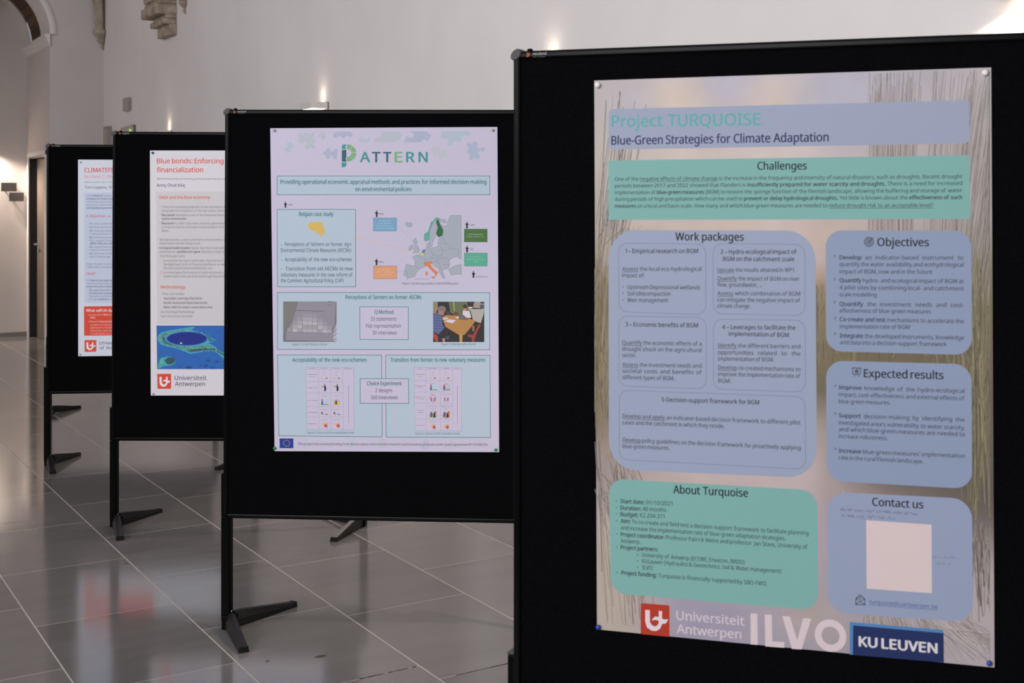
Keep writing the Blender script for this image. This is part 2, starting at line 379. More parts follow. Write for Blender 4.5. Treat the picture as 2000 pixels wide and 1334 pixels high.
  ('r',[(107.5,-1123.9),(172.1,-1123.1),(172.5,-1190.1),(107.3,-1190.3)],2,(168,48,30)),
 ]),
 ('red_emblem','emblem_letter',3,[
  ('p',[(117.7,-1137.4),(117.6,-1162.9),(121.6,-1174.7),(130.9,-1180.5),(142.6,-1180.6),(151.8,-1174.3),(156.0,-1163.9),(163.3,-1162.8),(167.5,-1157.9),(169.0,-1152.0),(164.4,-1154.2),(155.9,-1153.2),(155.8,-1136.7),(148.5,-1136.7),(148.5,-1150.1),(140.2,-1149.7),(135.1,-1154.2),(132.8,-1158.8),(140.2,-1156.8),(146.0,-1157.0),(149.0,-1160.5),(146.0,-1167.4),(139.8,-1171.1),(133.2,-1168.8),(128.6,-1163.0),(128.1,-1137.1)],(214,198,204)),
 ]),
 ('white_lettering',None,2,[
  ('t','Universiteit',(188.6,-1152.1),(338.0,-1151.0),18.74,(198,184,194),1.0),
  ('t','Antwerpen',(189.3,-1180.4),(331.3,-1179.3),18.74,(198,184,194),1.0),
 ]),
 ('large_white_lettering',None,2,[
  ('p',[(351.8,-1123.8),(366.4,-1123.1),(367.5,-1188.4),(351.8,-1188.9)],(204,186,192)),
  ('p',[(382.3,-1123.4),(397.7,-1122.8),(398.8,-1178.1),(424.5,-1177.0),(424.5,-1188.9),(383.4,-1189.9)],(204,186,192)),
  ('p',[(420.1,-1123.6),(436.1,-1122.8),(451.9,-1170.5),(464.3,-1123.8),(481.7,-1123.3),(461.1,-1188.7),(440.4,-1189.6)],(204,186,192)),
  ('e',(521.9,-1154.5),33.3,33.3,(204,186,192),0.56,0,360),
 ]),
 ('blue_plate',None,2,[
  ('p',[(561.6,-1122.7),(751.7,-1121.3),(751.7,-1141.8),(583.2,-1187.2),(583.2,-1188.9),(562.0,-1189.3)],(74,122,172)),
 ]),
 ('blue_plate','plate_face',3,[
  ('p',[(569.0,-1128.9),(752.3,-1127.8),(752.9,-1186.4),(568.4,-1189.3)],(24,38,86)),
 ]),
 ('blue_plate','plate_lettering',4,[
  ('t','KU LEUVEN',(581.5,-1170.2),(739.4,-1169.3),19.86,(204,198,202),2.2),
 ]),
]
PRINT_2 = [
 ('puzzle_piece',None,0.4,[
  ('p',[(62.8,-52.2),(73.3,-55.0),(73.2,-53.5),(73.6,-52.0),(74.5,-50.7),(75.8,-49.8),(77.3,-49.4),(78.9,-49.6),(80.3,-50.2),(81.5,-51.3),(82.1,-52.7),(82.3,-54.3),(81.9,-55.8),(80.9,-57.1),(79.6,-58.0),(88.6,-64.1),(82.4,-72.9),(81.5,-71.6),(80.2,-70.7),(78.6,-70.3),(77.1,-70.4),(75.6,-71.1),(74.5,-72.2),(73.8,-73.6),(73.7,-75.1),(74.1,-76.6),(75.0,-77.9),(76.3,-78.8),(77.8,-79.2),(79.4,-79.1),(76.6,-89.4),(66.0,-86.6),(66.1,-88.1),(65.7,-89.6),(64.8,-90.9),(63.5,-91.8),(62.0,-92.2),(60.4,-92.1),(59.0,-91.4),(57.9,-90.3),(57.2,-88.9),(57.0,-87.3),(57.5,-85.8),(58.4,-84.6),(59.7,-83.7),(50.7,-77.5),(56.9,-68.7),(57.8,-70.0),(59.1,-70.9),(60.7,-71.3),(62.2,-71.2),(63.7,-70.5),(64.8,-69.4),(65.5,-68.0),(65.6,-66.5),(65.2,-65.0),(64.3,-63.7),(63.0,-62.8),(61.5,-62.4),(59.9,-62.5)],(168,184,197)),
 ]),
 ('puzzle_piece',None,0.4,[
  ('p',[(135.5,-13.5),(151.2,-23.3),(151.8,-20.7),(153.2,-18.5),(155.3,-16.8),(157.9,-16.0),(160.6,-16.1),(163.1,-17.1),(165.1,-18.9),(166.4,-21.2),(166.7,-23.9),(166.2,-26.5),(164.8,-28.7),(162.6,-30.3),(160.1,-31.1),(171.6,-45.5),(161.7,-60.9),(164.3,-61.5),(166.6,-62.9),(168.2,-65.0),(169.1,-67.5),(169.0,-70.1),(168.0,-72.6),(166.2,-74.5),(163.8,-75.8),(161.1,-76.1),(158.5,-75.6),(156.2,-74.2),(154.5,-72.1),(153.7,-69.6),(139.1,-80.8),(127.6,-66.4),(130.1,-65.6),(132.3,-64.0),(133.7,-61.8),(134.3,-59.2),(133.9,-56.6),(132.6,-54.2),(130.6,-52.4),(128.1,-51.4),(125.4,-51.3),(122.8,-52.1),(120.7,-53.8),(119.3,-56.0),(118.7,-58.6),(103.0,-48.8),(112.9,-33.4),(110.3,-32.9),(108.0,-31.4),(106.3,-29.4),(105.5,-26.8),(105.6,-24.2),(106.6,-21.7),(108.4,-19.8),(110.8,-18.5),(113.4,-18.2),(116.1,-18.7),(118.4,-20.1),(120.0,-22.2),(120.9,-24.8)],(174,182,193)),
 ]),
 ('puzzle_piece',None,0.4,[
  ('p',[(195.3,-11.1),(213.2,-28.7),(195.3,-46.3),(189.7,-38.5),(191.1,-38.1),(192.2,-37.3),(193.0,-36.2),(193.4,-34.9),(193.3,-33.5),(192.7,-32.2),(191.7,-31.3),(190.4,-30.7),(189.0,-30.5),(187.7,-30.9),(186.5,-31.7),(185.7,-32.8),(185.3,-34.1),(177.4,-28.6)],(174,182,193)),
 ]),
 ('puzzle_piece',None,0.4,[
  ('p',[(244.8,-13.3),(299.6,-13.5),(310.1,-22.8),(305.9,-32.1),(295.4,-32.1),(290.1,-26.9),(274.3,-38.2),(255.4,-26.8),(251.2,-34.0),(238.5,-36.1),(234.3,-26.7)],(164,173,195)),
 ]),
 ('puzzle_piece',None,0.4,[
  ('p',[(329.0,-45.6),(339.5,-33.3),(350.0,-37.4),(360.5,-44.7),(364.7,-35.4),(374.2,-37.5),(374.2,-47.8),(364.7,-53.0),(339.5,-52.9)],(168,184,197)),
 ]),
 ('puzzle_piece',None,0.4,[
  ('p',[(212.6,-73.0),(227.5,-76.6),(226.2,-78.4),(225.7,-80.5),(225.9,-82.7),(226.9,-84.6),(228.5,-86.2),(230.5,-87.1),(232.7,-87.2),(234.9,-86.6),(236.7,-85.3),(237.9,-83.5),(238.5,-81.4),(238.2,-79.2),(237.3,-77.3),(252.5,-75.8),(249.7,-115.0),(234.8,-111.4),(236.1,-109.6),(236.6,-107.5),(236.4,-105.3),(235.4,-103.3),(233.8,-101.8),(231.8,-100.9),(229.5,-100.7),(227.4,-101.3),(225.6,-102.6),(224.4,-104.4),(223.8,-106.5),(224.1,-108.7),(225.0,-110.7),(209.8,-112.2),(208.2,-97.2),(206.2,-98.1),(204.0,-98.4),(201.9,-97.8),(200.0,-96.6),(198.7,-94.8),(198.1,-92.7),(198.2,-90.6),(199.1,-88.6),(200.7,-87.0),(202.7,-86.0),(204.9,-85.8),(207.1,-86.3),(208.9,-87.6)],(164,173,195)),
 ]),
 ('puzzle_piece',None,0.4,[
  ('p',[(415.5,-12.5),(481.8,-12.7),(493.2,-27.3),(481.8,-43.1),(468.1,-52.5),(388.0,-52.3),(392.6,-36.0),(413.2,-36.1)],(174,182,193)),
 ]),
 ('puzzle_piece',None,0.4,[
  ('p',[(518.4,-12.8),(582.3,-13.0),(601.6,-26.6),(587.9,-52.4),(580.0,-44.5),(566.3,-44.4),(564.0,-53.4),(499.0,-53.2),(510.4,-30.8),(522.9,-37.6),(535.5,-32.0),(534.3,-20.7)],(164,173,195)),
 ]),
 ('puzzle_piece',None,0.4,[
  ('p',[(639.2,-13.2),(743.8,-13.5),(745.0,-25.9),(734.7,-31.4),(718.8,-25.8),(712.0,-53.8),(682.4,-48.1),(681.3,-59.4),(673.3,-68.3),(662.0,-61.5),(666.5,-48.1),(659.7,-42.5),(635.8,-37.9)],(168,184,197)),
 ]),
 ('puzzle_piece',None,0.4,[
  ('p',[(623.7,-65.3),(635.8,-75.2),(633.8,-76.3),(632.4,-78.1),(631.6,-80.2),(631.6,-82.4),(632.4,-84.5),(633.8,-86.3),(635.8,-87.4),(638.0,-87.8),(640.3,-87.4),(642.3,-86.3),(643.7,-84.6),(644.5,-82.4),(644.5,-80.2),(659.2,-85.6),(653.8,-100.1),(656.1,-100.1),(658.2,-100.9),(660.0,-102.3),(661.1,-104.3),(661.5,-106.5),(661.1,-108.7),(660.0,-110.6),(658.2,-112.1),(656.1,-112.9),(653.8,-112.8),(651.7,-112.1),(649.9,-110.6),(648.8,-108.7),(638.7,-120.6),(626.7,-110.6),(628.7,-109.5),(630.1,-107.8),(630.9,-105.7),(630.9,-103.4),(630.1,-101.3),(628.7,-99.6),(626.7,-98.5),(624.4,-98.1),(622.2,-98.4),(620.2,-99.6),(618.8,-101.3),(618.0,-103.4),(618.0,-105.6),(603.2,-100.3),(608.7,-85.7),(606.4,-85.7),(604.2,-85.0),(602.5,-83.5),(601.4,-81.6),(601.0,-79.3),(601.4,-77.1),(602.5,-75.2),(604.2,-73.7),(606.4,-73.0),(608.7,-73.0),(610.8,-73.8),(612.5,-75.2),(613.7,-77.2)],(180,186,194)),
 ]),
 ('puzzle_piece',None,0.4,[
  ('p',[(762.5,-48.0),(776.4,-61.6),(773.8,-62.8),(771.8,-64.8),(770.6,-67.3),(770.4,-70.1),(771.1,-72.8),(772.7,-75.1),(775.1,-76.8),(777.8,-77.5),(780.6,-77.2),(783.2,-76.1),(785.2,-74.1),(786.4,-71.6),(786.7,-68.8),(804.3,-77.0),(790.6,-90.7),(789.4,-88.2),(787.4,-86.2),(784.8,-85.0),(782.0,-84.7),(779.2,-85.5),(776.9,-87.1),(775.3,-89.4),(774.5,-92.1),(774.8,-94.9),(776.0,-97.4),(778.0,-99.4),(780.6,-100.6),(783.4,-100.8),(775.1,-118.3),(757.4,-110.0),(757.1,-112.8),(755.9,-115.4),(753.9,-117.3),(751.3,-118.5),(748.5,-118.8),(745.8,-118.0),(743.4,-116.4),(741.8,-114.1),(741.1,-111.4),(741.3,-108.6),(742.5,-106.1),(744.5,-104.1),(747.1,-102.9),(733.2,-89.3),(741.6,-71.8),(738.7,-71.5),(736.1,-70.3),(734.1,-68.3),(732.9,-65.8),(732.7,-63.0),(733.4,-60.3),(735.1,-58.0),(737.4,-56.4),(740.1,-55.7),(743.0,-55.9),(745.5,-57.1),(747.5,-59.1),(748.7,-61.7)],(162,176,196)),
 ]),
 ('puzzle_piece',None,0.4,[
  ('p',[(127.2,-1145.9),(135.3,-1147.3),(135.1,-1146.1),(135.3,-1145.0),(135.9,-1144.0),(136.8,-1143.2),(137.9,-1142.8),(139.1,-1142.8),(140.2,-1143.2),(141.1,-1143.9),(141.7,-1144.9),(141.9,-1146.1),(141.7,-1147.2),(141.1,-1148.2),(140.2,-1149.0),(147.3,-1152.9),(143.3,-1159.9),(142.5,-1159.0),(141.5,-1158.5),(140.3,-1158.3),(139.1,-1158.5),(138.1,-1159.1),(137.3,-1160.0),(136.9,-1161.1),(136.9,-1162.3),(137.3,-1163.4),(138.1,-1164.2),(139.1,-1164.8),(140.3,-1165.0),(141.5,-1164.8),(140.0,-1172.7),(132.0,-1171.4),(132.2,-1172.5),(132.0,-1173.7),(131.4,-1174.7),(130.5,-1175.4),(129.3,-1175.8),(128.2,-1175.9),(127.0,-1175.5),(126.1,-1174.7),(125.5,-1173.7),(125.3,-1172.6),(125.5,-1171.4),(126.1,-1170.4),(127.0,-1169.7),(119.9,-1165.7),(124.0,-1158.7),(124.8,-1159.6),(125.8,-1160.2),(127.0,-1160.4),(128.1,-1160.2),(129.2,-1159.6),(129.9,-1158.7),(130.3,-1157.6),(130.3,-1156.4),(129.9,-1155.3),(129.2,-1154.4),(128.1,-1153.8),(127.0,-1153.7),(125.8,-1153.9)],(180,188,202)),
 ]),
 ('puzzle_piece',None,0.4,[
  ('p',[(224.3,-1155.0),(229.7,-1155.9),(229.5,-1155.1),(229.7,-1154.3),(230.1,-1153.7),(230.7,-1153.2),(231.4,-1152.9),(232.2,-1152.9),(232.9,-1153.1),(233.6,-1153.6),(233.9,-1154.3),(234.1,-1155.1),(233.9,-1155.8),(233.6,-1156.5),(232.9,-1157.0),(237.7,-1159.6),(235.0,-1164.3),(234.5,-1163.7),(233.8,-1163.3),(233.0,-1163.2),(232.2,-1163.3),(231.5,-1163.7),(231.0,-1164.3),(230.8,-1165.0),(230.8,-1165.8),(231.0,-1166.6),(231.5,-1167.1),(232.2,-1167.5),(233.0,-1167.6),(233.8,-1167.5),(232.8,-1172.8),(227.4,-1171.9),(227.6,-1172.7),(227.4,-1173.4),(227.1,-1174.1),(226.4,-1174.6),(225.7,-1174.9),(224.9,-1174.9),(224.2,-1174.6),(223.6,-1174.1),(223.2,-1173.5),(223.0,-1172.7),(223.2,-1171.9),(223.6,-1171.3),(224.2,-1170.8),(219.4,-1168.1),(222.1,-1163.5),(222.7,-1164.1),(223.3,-1164.4),(224.1,-1164.6),(224.9,-1164.4),(225.6,-1164.0),(226.1,-1163.4),(226.4,-1162.7),(226.4,-1161.9),(226.1,-1161.2),(225.6,-1160.6),(224.9,-1160.2),(224.1,-1160.1),(223.3,-1160.2)],(182,186,198)),
 ]),
 ('puzzle_piece',None,0.4,[
  ('p',[(299.0,-1144.9),(307.9,-1146.4),(307.7,-1145.1),(307.9,-1143.8),(308.6,-1142.7),(309.6,-1141.8),(310.8,-1141.4),(312.1,-1141.4),(313.4,-1141.8),(314.4,-1142.6),(315.0,-1143.7),(315.3,-1145.0),(315.0,-1146.3),(314.4,-1147.4),(313.4,-1148.3),(321.2,-1152.6),(316.7,-1160.4),(315.9,-1159.4),(314.7,-1158.8),(313.5,-1158.6),(312.2,-1158.8),(311.0,-1159.4),(310.2,-1160.4),(309.7,-1161.7),(309.7,-1163.0),(310.2,-1164.2),(311.0,-1165.1),(312.2,-1165.8),(313.5,-1166.0),(314.7,-1165.8),(313.1,-1174.5),(304.2,-1173.1),(304.4,-1174.3),(304.2,-1175.6),(303.6,-1176.7),(302.6,-1177.6),(301.3,-1178.0),(300.0,-1178.0),(298.8,-1177.6),(297.8,-1176.8),(297.1,-1175.7),(296.9,-1174.4),(297.1,-1173.1),(297.8,-1172.0),(298.8,-1171.2),(290.9,-1166.8),(295.4,-1159.0),(296.3,-1160.0),(297.4,-1160.6),(298.7,-1160.9),(300.0,-1160.6),(301.1,-1160.0),(302.0,-1159.0),(302.4,-1157.7),(302.4,-1156.5),(302.0,-1155.2),(301.1,-1154.3),(300.0,-1153.6),(298.7,-1153.4),(297.4,-1153.7)],(180,188,202)),
 ]),
 ('puzzle_piece',None,0.4,[
  ('p',[(410.0,-1142.3),(419.8,-1143.9),(419.6,-1142.5),(419.8,-1141.1),(420.5,-1139.9),(421.6,-1139.0),(423.0,-1138.5),(424.4,-1138.4),(425.8,-1138.9),(426.9,-1139.8),(427.6,-1141.0),(427.9,-1142.4),(427.6,-1143.8),(426.9,-1145.1),(425.8,-1146.0),(434.4,-1150.8),(429.5,-1159.3),(428.6,-1158.2),(427.3,-1157.5),(425.9,-1157.3),(424.5,-1157.6),(423.2,-1158.3),(422.3,-1159.4),(421.8,-1160.7),(421.8,-1162.1),(422.3,-1163.5),(423.2,-1164.6),(424.5,-1165.3),(425.9,-1165.5),(427.3,-1165.2),(425.5,-1174.9),(415.8,-1173.2),(416.0,-1174.6),(415.8,-1176.0),(415.0,-1177.3),(413.9,-1178.2),(412.6,-1178.7),(411.1,-1178.7),(409.8,-1178.2),(408.7,-1177.3),(407.9,-1176.1),(407.7,-1174.7),(407.9,-1173.3),(408.7,-1172.1),(409.8,-1171.2),(401.1,-1166.4),(406.1,-1157.8),(407.0,-1158.9),(408.3,-1159.6),(409.7,-1159.8),(411.1,-1159.6),(412.4,-1158.9),(413.3,-1157.8),(413.8,-1156.4),(413.8,-1155.0),(413.3,-1153.7),(412.4,-1152.6),(411.1,-1151.9),(409.7,-1151.7),(408.3,-1151.9)],(182,186,198)),
 ]),
 ('puzzle_piece',None,0.4,[
  ('p',[(495.0,-1134.1),(500.3,-1135.0),(500.2,-1134.2),(500.3,-1133.5),(500.7,-1132.8),(501.3,-1132.3),(502.1,-1132.0),(502.9,-1132.0),(503.6,-1132.3),(504.2,-1132.8),(504.6,-1133.4),(504.7,-1134.2),(504.6,-1135.0),(504.2,-1135.6),(503.6,-1136.1),(508.3,-1138.7),(505.6,-1143.4),(505.1,-1142.8),(504.4,-1142.4),(503.6,-1142.3),(502.9,-1142.4),(502.2,-1142.8),(501.7,-1143.4),(501.4,-1144.2),(501.4,-1144.9),(501.7,-1145.7),(502.2,-1146.2),(502.9,-1146.6),(503.6,-1146.8),(504.4,-1146.6),(503.5,-1151.9),(498.1,-1151.0),(498.3,-1151.7),(498.1,-1152.5),(497.7,-1153.2),(497.1,-1153.7),(496.4,-1154.0),(495.6,-1154.0),(494.9,-1153.7),(494.3,-1153.2),(493.9,-1152.5),(493.7,-1151.8),(493.9,-1151.0),(494.3,-1150.3),(494.9,-1149.8),(490.2,-1147.2),(492.9,-1142.6),(493.4,-1143.2),(494.1,-1143.6),(494.8,-1143.7),(495.6,-1143.5),(496.3,-1143.1),(496.8,-1142.5),(497.1,-1141.8),(497.1,-1141.0),(496.8,-1140.3),(496.3,-1139.7),(495.6,-1139.3),(494.8,-1139.2),(494.1,-1139.4)],(180,188,202)),
 ]),
 ('puzzle_piece',None,0.4,[
  ('p',[(567.1,-1141.1),(578.7,-1143.1),(578.4,-1141.4),(578.7,-1139.8),(579.5,-1138.3),(580.8,-1137.2),(582.4,-1136.6),(584.1,-1136.6),(585.7,-1137.2),(587.0,-1138.2),(587.8,-1139.7),(588.1,-1141.3),(587.8,-1143.0),(587.0,-1144.4),(585.7,-1145.5),(595.9,-1151.1),(590.0,-1161.2),(588.9,-1160.0),(587.5,-1159.1),(585.8,-1158.9),(584.1,-1159.2),(582.7,-1160.0),(581.6,-1161.3),(581.0,-1162.9),(581.0,-1164.6),(581.6,-1166.1),(582.7,-1167.4),(584.1,-1168.2),(585.8,-1168.5),(587.5,-1168.2),(585.4,-1179.6),(573.9,-1177.6),(574.2,-1179.3),(573.9,-1180.9),(573.0,-1182.4),(571.7,-1183.5),(570.1,-1184.1),(568.4,-1184.1),(566.8,-1183.5),(565.5,-1182.5),(564.7,-1181.0),(564.4,-1179.4),(564.7,-1177.7),(565.5,-1176.3),(566.8,-1175.2),(556.7,-1169.6),(562.5,-1159.5),(563.6,-1160.8),(565.1,-1161.6),(566.7,-1161.8),(568.4,-1161.5),(569.9,-1160.7),(571.0,-1159.4),(571.5,-1157.8),(571.5,-1156.1),(571.0,-1154.6),(569.9,-1153.3),(568.4,-1152.5),(566.7,-1152.2),(565.1,-1152.5)],(178,182,202)),
 ]),
 ('puzzle_piece',None,0.4,[
  ('p',[(666.8,-1139.7),(676.5,-1141.4),(676.3,-1140.0),(676.5,-1138.6),(677.2,-1137.3),(678.3,-1136.4),(679.7,-1135.9),(681.1,-1135.9),(682.4,-1136.4),(683.5,-1137.3),(684.3,-1138.5),(684.5,-1139.9),(684.3,-1141.3),(683.5,-1142.5),(682.4,-1143.4),(691.0,-1148.2),(686.1,-1156.7),(685.2,-1155.6),(683.9,-1155.0),(682.5,-1154.7),(681.1,-1155.0),(679.9,-1155.7),(679.0,-1156.8),(678.5,-1158.1),(678.5,-1159.5),(679.0,-1160.9),(679.9,-1161.9),(681.1,-1162.6),(682.5,-1162.9),(683.9,-1162.6),(682.2,-1172.2),(672.5,-1170.6),(672.7,-1172.0),(672.5,-1173.4),(671.8,-1174.6),(670.7,-1175.5),(669.3,-1176.0),(667.9,-1176.1),(666.5,-1175.6),(665.4,-1174.7),(664.7,-1173.5),(664.5,-1172.1),(664.7,-1170.7),(665.4,-1169.4),(666.5,-1168.5),(657.9,-1163.8),(662.9,-1155.2),(663.8,-1156.3),(665.0,-1157.0),(666.4,-1157.3),(667.8,-1157.0),(669.1,-1156.3),(670.0,-1155.2),(670.5,-1153.8),(670.5,-1152.4),(670.0,-1151.1),(669.1,-1150.0),(667.8,-1149.3),(666.4,-1149.1),(665.0,-1149.4)],(182,186,198)),
 ]),
 ('puzzle_piece',None,0.4,[
  ('p',[(772.5,-1129.3),(777.8,-1130.2),(777.7,-1129.4),(777.8,-1128.6),(778.2,-1128.0),(778.8,-1127.5),(779.6,-1127.2),(780.3,-1127.2),(781.1,-1127.5),(781.7,-1127.9),(782.1,-1128.6),(782.2,-1129.4),(782.1,-1130.1),(781.7,-1130.8),(781.1,-1131.3),(785.7,-1133.9),(783.1,-1138.5),(782.6,-1137.9),(781.9,-1137.6),(781.1,-1137.4),(780.4,-1137.6),(779.7,-1138.0),(779.2,-1138.6),(778.9,-1139.3),(778.9,-1140.1),(779.2,-1140.8),(779.7,-1141.4),(780.4,-1141.8),(781.1,-1141.9),(781.9,-1141.7),(780.9,-1147.0),(775.6,-1146.1),(775.8,-1146.9),(775.6,-1147.6),(775.3,-1148.3),(774.7,-1148.8),(773.9,-1149.1),(773.1,-1149.1),(772.4,-1148.8),(771.8,-1148.3),(771.4,-1147.7),(771.3,-1146.9),(771.4,-1146.1),(771.8,-1145.5),(772.4,-1145.0),(767.7,-1142.4),(770.4,-1137.7),(770.9,-1138.3),(771.6,-1138.7),(772.4,-1138.8),(773.1,-1138.7),(773.8,-1138.3),(774.3,-1137.7),(774.6,-1137.0),(774.6,-1136.2),(774.3,-1135.5),(773.8,-1134.9),(773.1,-1134.5),(772.4,-1134.4),(771.6,-1134.5)],(180,188,202)),
 ]),
 ('project_logo',None,2,[
  ('p',[(268.4,-78.1),(268.4,-68.2),(271.2,-62.6),(276.4,-60.4),(284.4,-60.0),(283.2,-65.8),(281.1,-69.3),(283.2,-72.8),(284.8,-76.1),(281.7,-78.2),(277.5,-74.9),(273.3,-78.6)],(58,142,140)),
  ('p',[(268.4,-81.9),(274.3,-81.0),(277.5,-78.2),(280.6,-81.1),(285.3,-80.2),(285.3,-107.5),(281.9,-112.7),(285.3,-116.9),(285.3,-122.4),(281.1,-123.3),(277.5,-126.1),(273.9,-123.2),(268.4,-123.2)],(52,90,104)),
  ('p',[(268.0,-126.5),(273.3,-126.5),(277.1,-129.4),(281.5,-126.6),(285.9,-125.7),(285.3,-136.1),(281.7,-142.3),(276.4,-143.9),(268.0,-143.9)],(58,142,140)),
  ('e',(290.1,-92.0),32.2,31.7,(116,168,118),0.44,55,88),
  ('e',(290.1,-92.0),32.2,31.7,(116,168,118),0.44,6,51),
  ('e',(290.1,-92.0),32.2,31.7,(116,168,118),0.44,-46,0),
  ('e',(290.1,-92.0),32.2,31.7,(116,168,118),0.44,-88,-50),
  ('p',[(287.4,-61.6),(292.2,-60.6),(292.2,-78.2),(287.4,-77.8)],(116,168,118)),
  ('p',[(287.4,-105.9),(292.2,-105.9),(292.2,-123.5),(287.4,-122.4)],(116,168,118)),
 ]),
 ('project_logo','logo_letters',2,[
  ('t','A',(337.0,-125.6),(373.1,-125.7),36.82,(58,142,140),1.3),
  ('t','T',(382.0,-125.7),(411.3,-125.8),36.8,(52,90,104),1.3),
  ('t','T',(423.5,-125.8),(452.1,-125.8),36.79,(52,90,104),1.3),
  ('t','E',(466.3,-125.9),(493.2,-125.9),36.77,(116,168,118),1.3),
  ('t','R',(509.2,-125.9),(538.9,-126.0),36.75,(58,142,140),1.3),
  ('t','N',(555.3,-126.0),(586.8,-126.1),36.73,(58,142,140),1.3),
 ]),
 ('title_box',None,1,[
  ('p',[(26.4,-175.9),(817.8,-176.9),(817.8,-245.2),(25.8,-244.8)],(172,190,205)),
  ('o',[(26.4,-175.9),(817.8,-176.9),(817.8,-245.2),(25.8,-244.8)],2.0,(66,122,130),0),
 ]),
 ('title_box','title_text',2,[
  ('t','Providing operational economic appraisal methods and practices for informed decision-making',(38.5,-205.0),(805.3,-205.7),15.27,(64,122,126),1.1),
  ('t','on environmental policies',(318.7,-231.9),(528.2,-232.0),15.22,(64,122,126),1.1),
 ]),
 ('case_study_box',None,1,[
  ('p',[(25.8,-298.8),(319.9,-298.8),(320.5,-582.8),(27.6,-583.8)],(172,190,205)),
  ('o',[(25.8,-298.8),(319.9,-298.8),(320.5,-582.8),(27.6,-583.8)],2.0,(66,122,130),0),
 ]),
 ('case_study_box','box_heading',2,[
  ('t','Belgian case study',(108.7,-323.1),(236.7,-323.1),14.69,(64,122,126),1.0),
 ]),
 ('case_study_box','case_study_text',2,[
  ('t','-',(40.3,-434.1),(44.5,-434.1),14.14,(52,60,72),0),
  ('t','Perceptions of farmers on former Agri-',(55.4,-434.1),(307.2,-433.7),14.14,(52,60,72),0),
  ('t','Environmental Climate Measures (AECMs)',(40.3,-456.1),(303.0,-455.6),14.14,(52,60,72),0),
  ('t','-',(40.3,-489.9),(44.5,-489.9),14.14,(52,60,72),0),
  ('t','Acceptability of the new eco-schemes',(55.4,-489.9),(305.4,-489.3),14.14,(52,60,72),0),
  ('t','-',(40.3,-523.8),(44.5,-523.8),14.14,(52,60,72),0),
  ('t','Transition from old AECMs to new',(57.3,-523.7),(309.1,-523.0),14.14,(52,60,72),0),
  ('t','voluntary measures in the new reform of',(40.3,-546.3),(308.5,-545.5),14.14,(52,60,72),0),
  ('t','the Common Agricultural Policy (CAP)',(40.3,-567.7),(274.7,-567.0),14.14,(52,60,72),0),
 ]),
 ('case_study_box','country_shape',2,[
  ('p',[(140.1,-353.9),(153.4,-345.0),(165.5,-348.0),(177.6,-343.8),(190.9,-346.8),(198.7,-350.9),(195.7,-362.8),(205.4,-374.6),(203.0,-386.5),(196.9,-390.6),(195.7,-400.1),(186.7,-396.6),(180.6,-384.7),(171.6,-387.1),(166.7,-376.4),(153.4,-376.4),(144.4,-365.8)],(206,176,92)),
 ]),
 ('europe_map',None,2,[
  ('p',[(671.9,-320.7),(712.2,-320.7),(712.7,-481.1),(701.5,-476.4),(700.3,-469.4),(692.0,-467.1),(703.9,-446.0),(675.4,-441.3),(656.4,-422.6),(642.2,-399.2),(645.7,-375.8),(637.4,-352.3),(644.6,-359.4),(661.2,-359.4),(660.0,-350.0),(665.9,-333.6)],(158,168,180)),
  ('o',[(671.9,-320.7),(712.2,-320.7),(712.7,-481.1),(701.5,-476.4),(700.3,-469.4),(692.0,-467.1),(703.9,-446.0),(675.4,-441.3),(656.4,-422.6),(642.2,-399.2),(645.7,-375.8),(637.4,-352.3),(644.6,-359.4),(661.2,-359.4),(660.0,-350.0),(665.9,-333.6)],0.7,(98,104,118),0),
  ('p',[(606.5,-350.0),(618.4,-347.7),(624.4,-362.9),(616.0,-380.5),(620.8,-392.2),(608.9,-413.3),(604.2,-432.1),(597.0,-435.6),(593.5,-420.4),(595.8,-375.8)],(158,168,180)),
  ('o',[(606.5,-350.0),(618.4,-347.7),(624.4,-362.9),(616.0,-380.5),(620.8,-392.2),(608.9,-413.3),(604.2,-432.1),(597.0,-435.6),(593.5,-420.4),(595.8,-375.8)],0.7,(98,104,118),0),
  ('p',[(630.3,-332.4),(654.1,-335.9),(657.6,-345.3),(649.3,-350.0),(635.1,-344.1)],(158,168,180)),
  ('o',[(630.3,-332.4),(654.1,-335.9),(657.6,-345.3),(649.3,-350.0),(635.1,-344.1)],0.7,(98,104,118),0),
  ('p',[(506.6,-350.1),(509.0,-343.5),(513.7,-347.7),(525.6,-347.7),(530.9,-352.4),(528.0,-363.0),(513.7,-363.0),(506.6,-358.3)],(158,168,180)),
  ('o',[(506.6,-350.1),(509.0,-343.5),(513.7,-347.7),(525.6,-347.7),(530.9,-352.4),(528.0,-363.0),(513.7,-363.0),(506.6,-358.3)],0.7,(98,104,118),0),
  ('p',[(534.0,-412.3),(545.9,-404.0),(543.5,-413.4),(550.6,-415.8),(545.9,-427.5),(551.8,-434.5),(558.5,-448.6),(555.4,-456.8),(532.8,-459.2),(539.9,-449.8),(535.2,-443.9),(541.1,-436.9),(539.5,-425.2),(535.2,-422.8)],(158,168,180)),
  ('o',[(534.0,-412.3),(545.9,-404.0),(543.5,-413.4),(550.6,-415.8),(545.9,-427.5),(551.8,-434.5),(558.5,-448.6),(555.4,-456.8),(532.8,-459.2),(539.9,-449.8),(535.2,-443.9),(541.1,-436.9),(539.5,-425.2),(535.2,-422.8)],0.7,(98,104,118),0),
  ('p',[(520.9,-432.2),(532.8,-427.5),(534.5,-439.2),(526.8,-447.5),(516.1,-448.7),(519.7,-440.4)],(158,168,180)),
  ('o',[(520.9,-432.2),(532.8,-427.5),(534.5,-439.2),(526.8,-447.5),(516.1,-448.7),(519.7,-440.4)],0.7,(98,104,118),0),
  ('p',[(584.0,-425.1),(593.5,-420.4),(595.8,-435.6),(585.1,-436.8)],(158,168,180)),
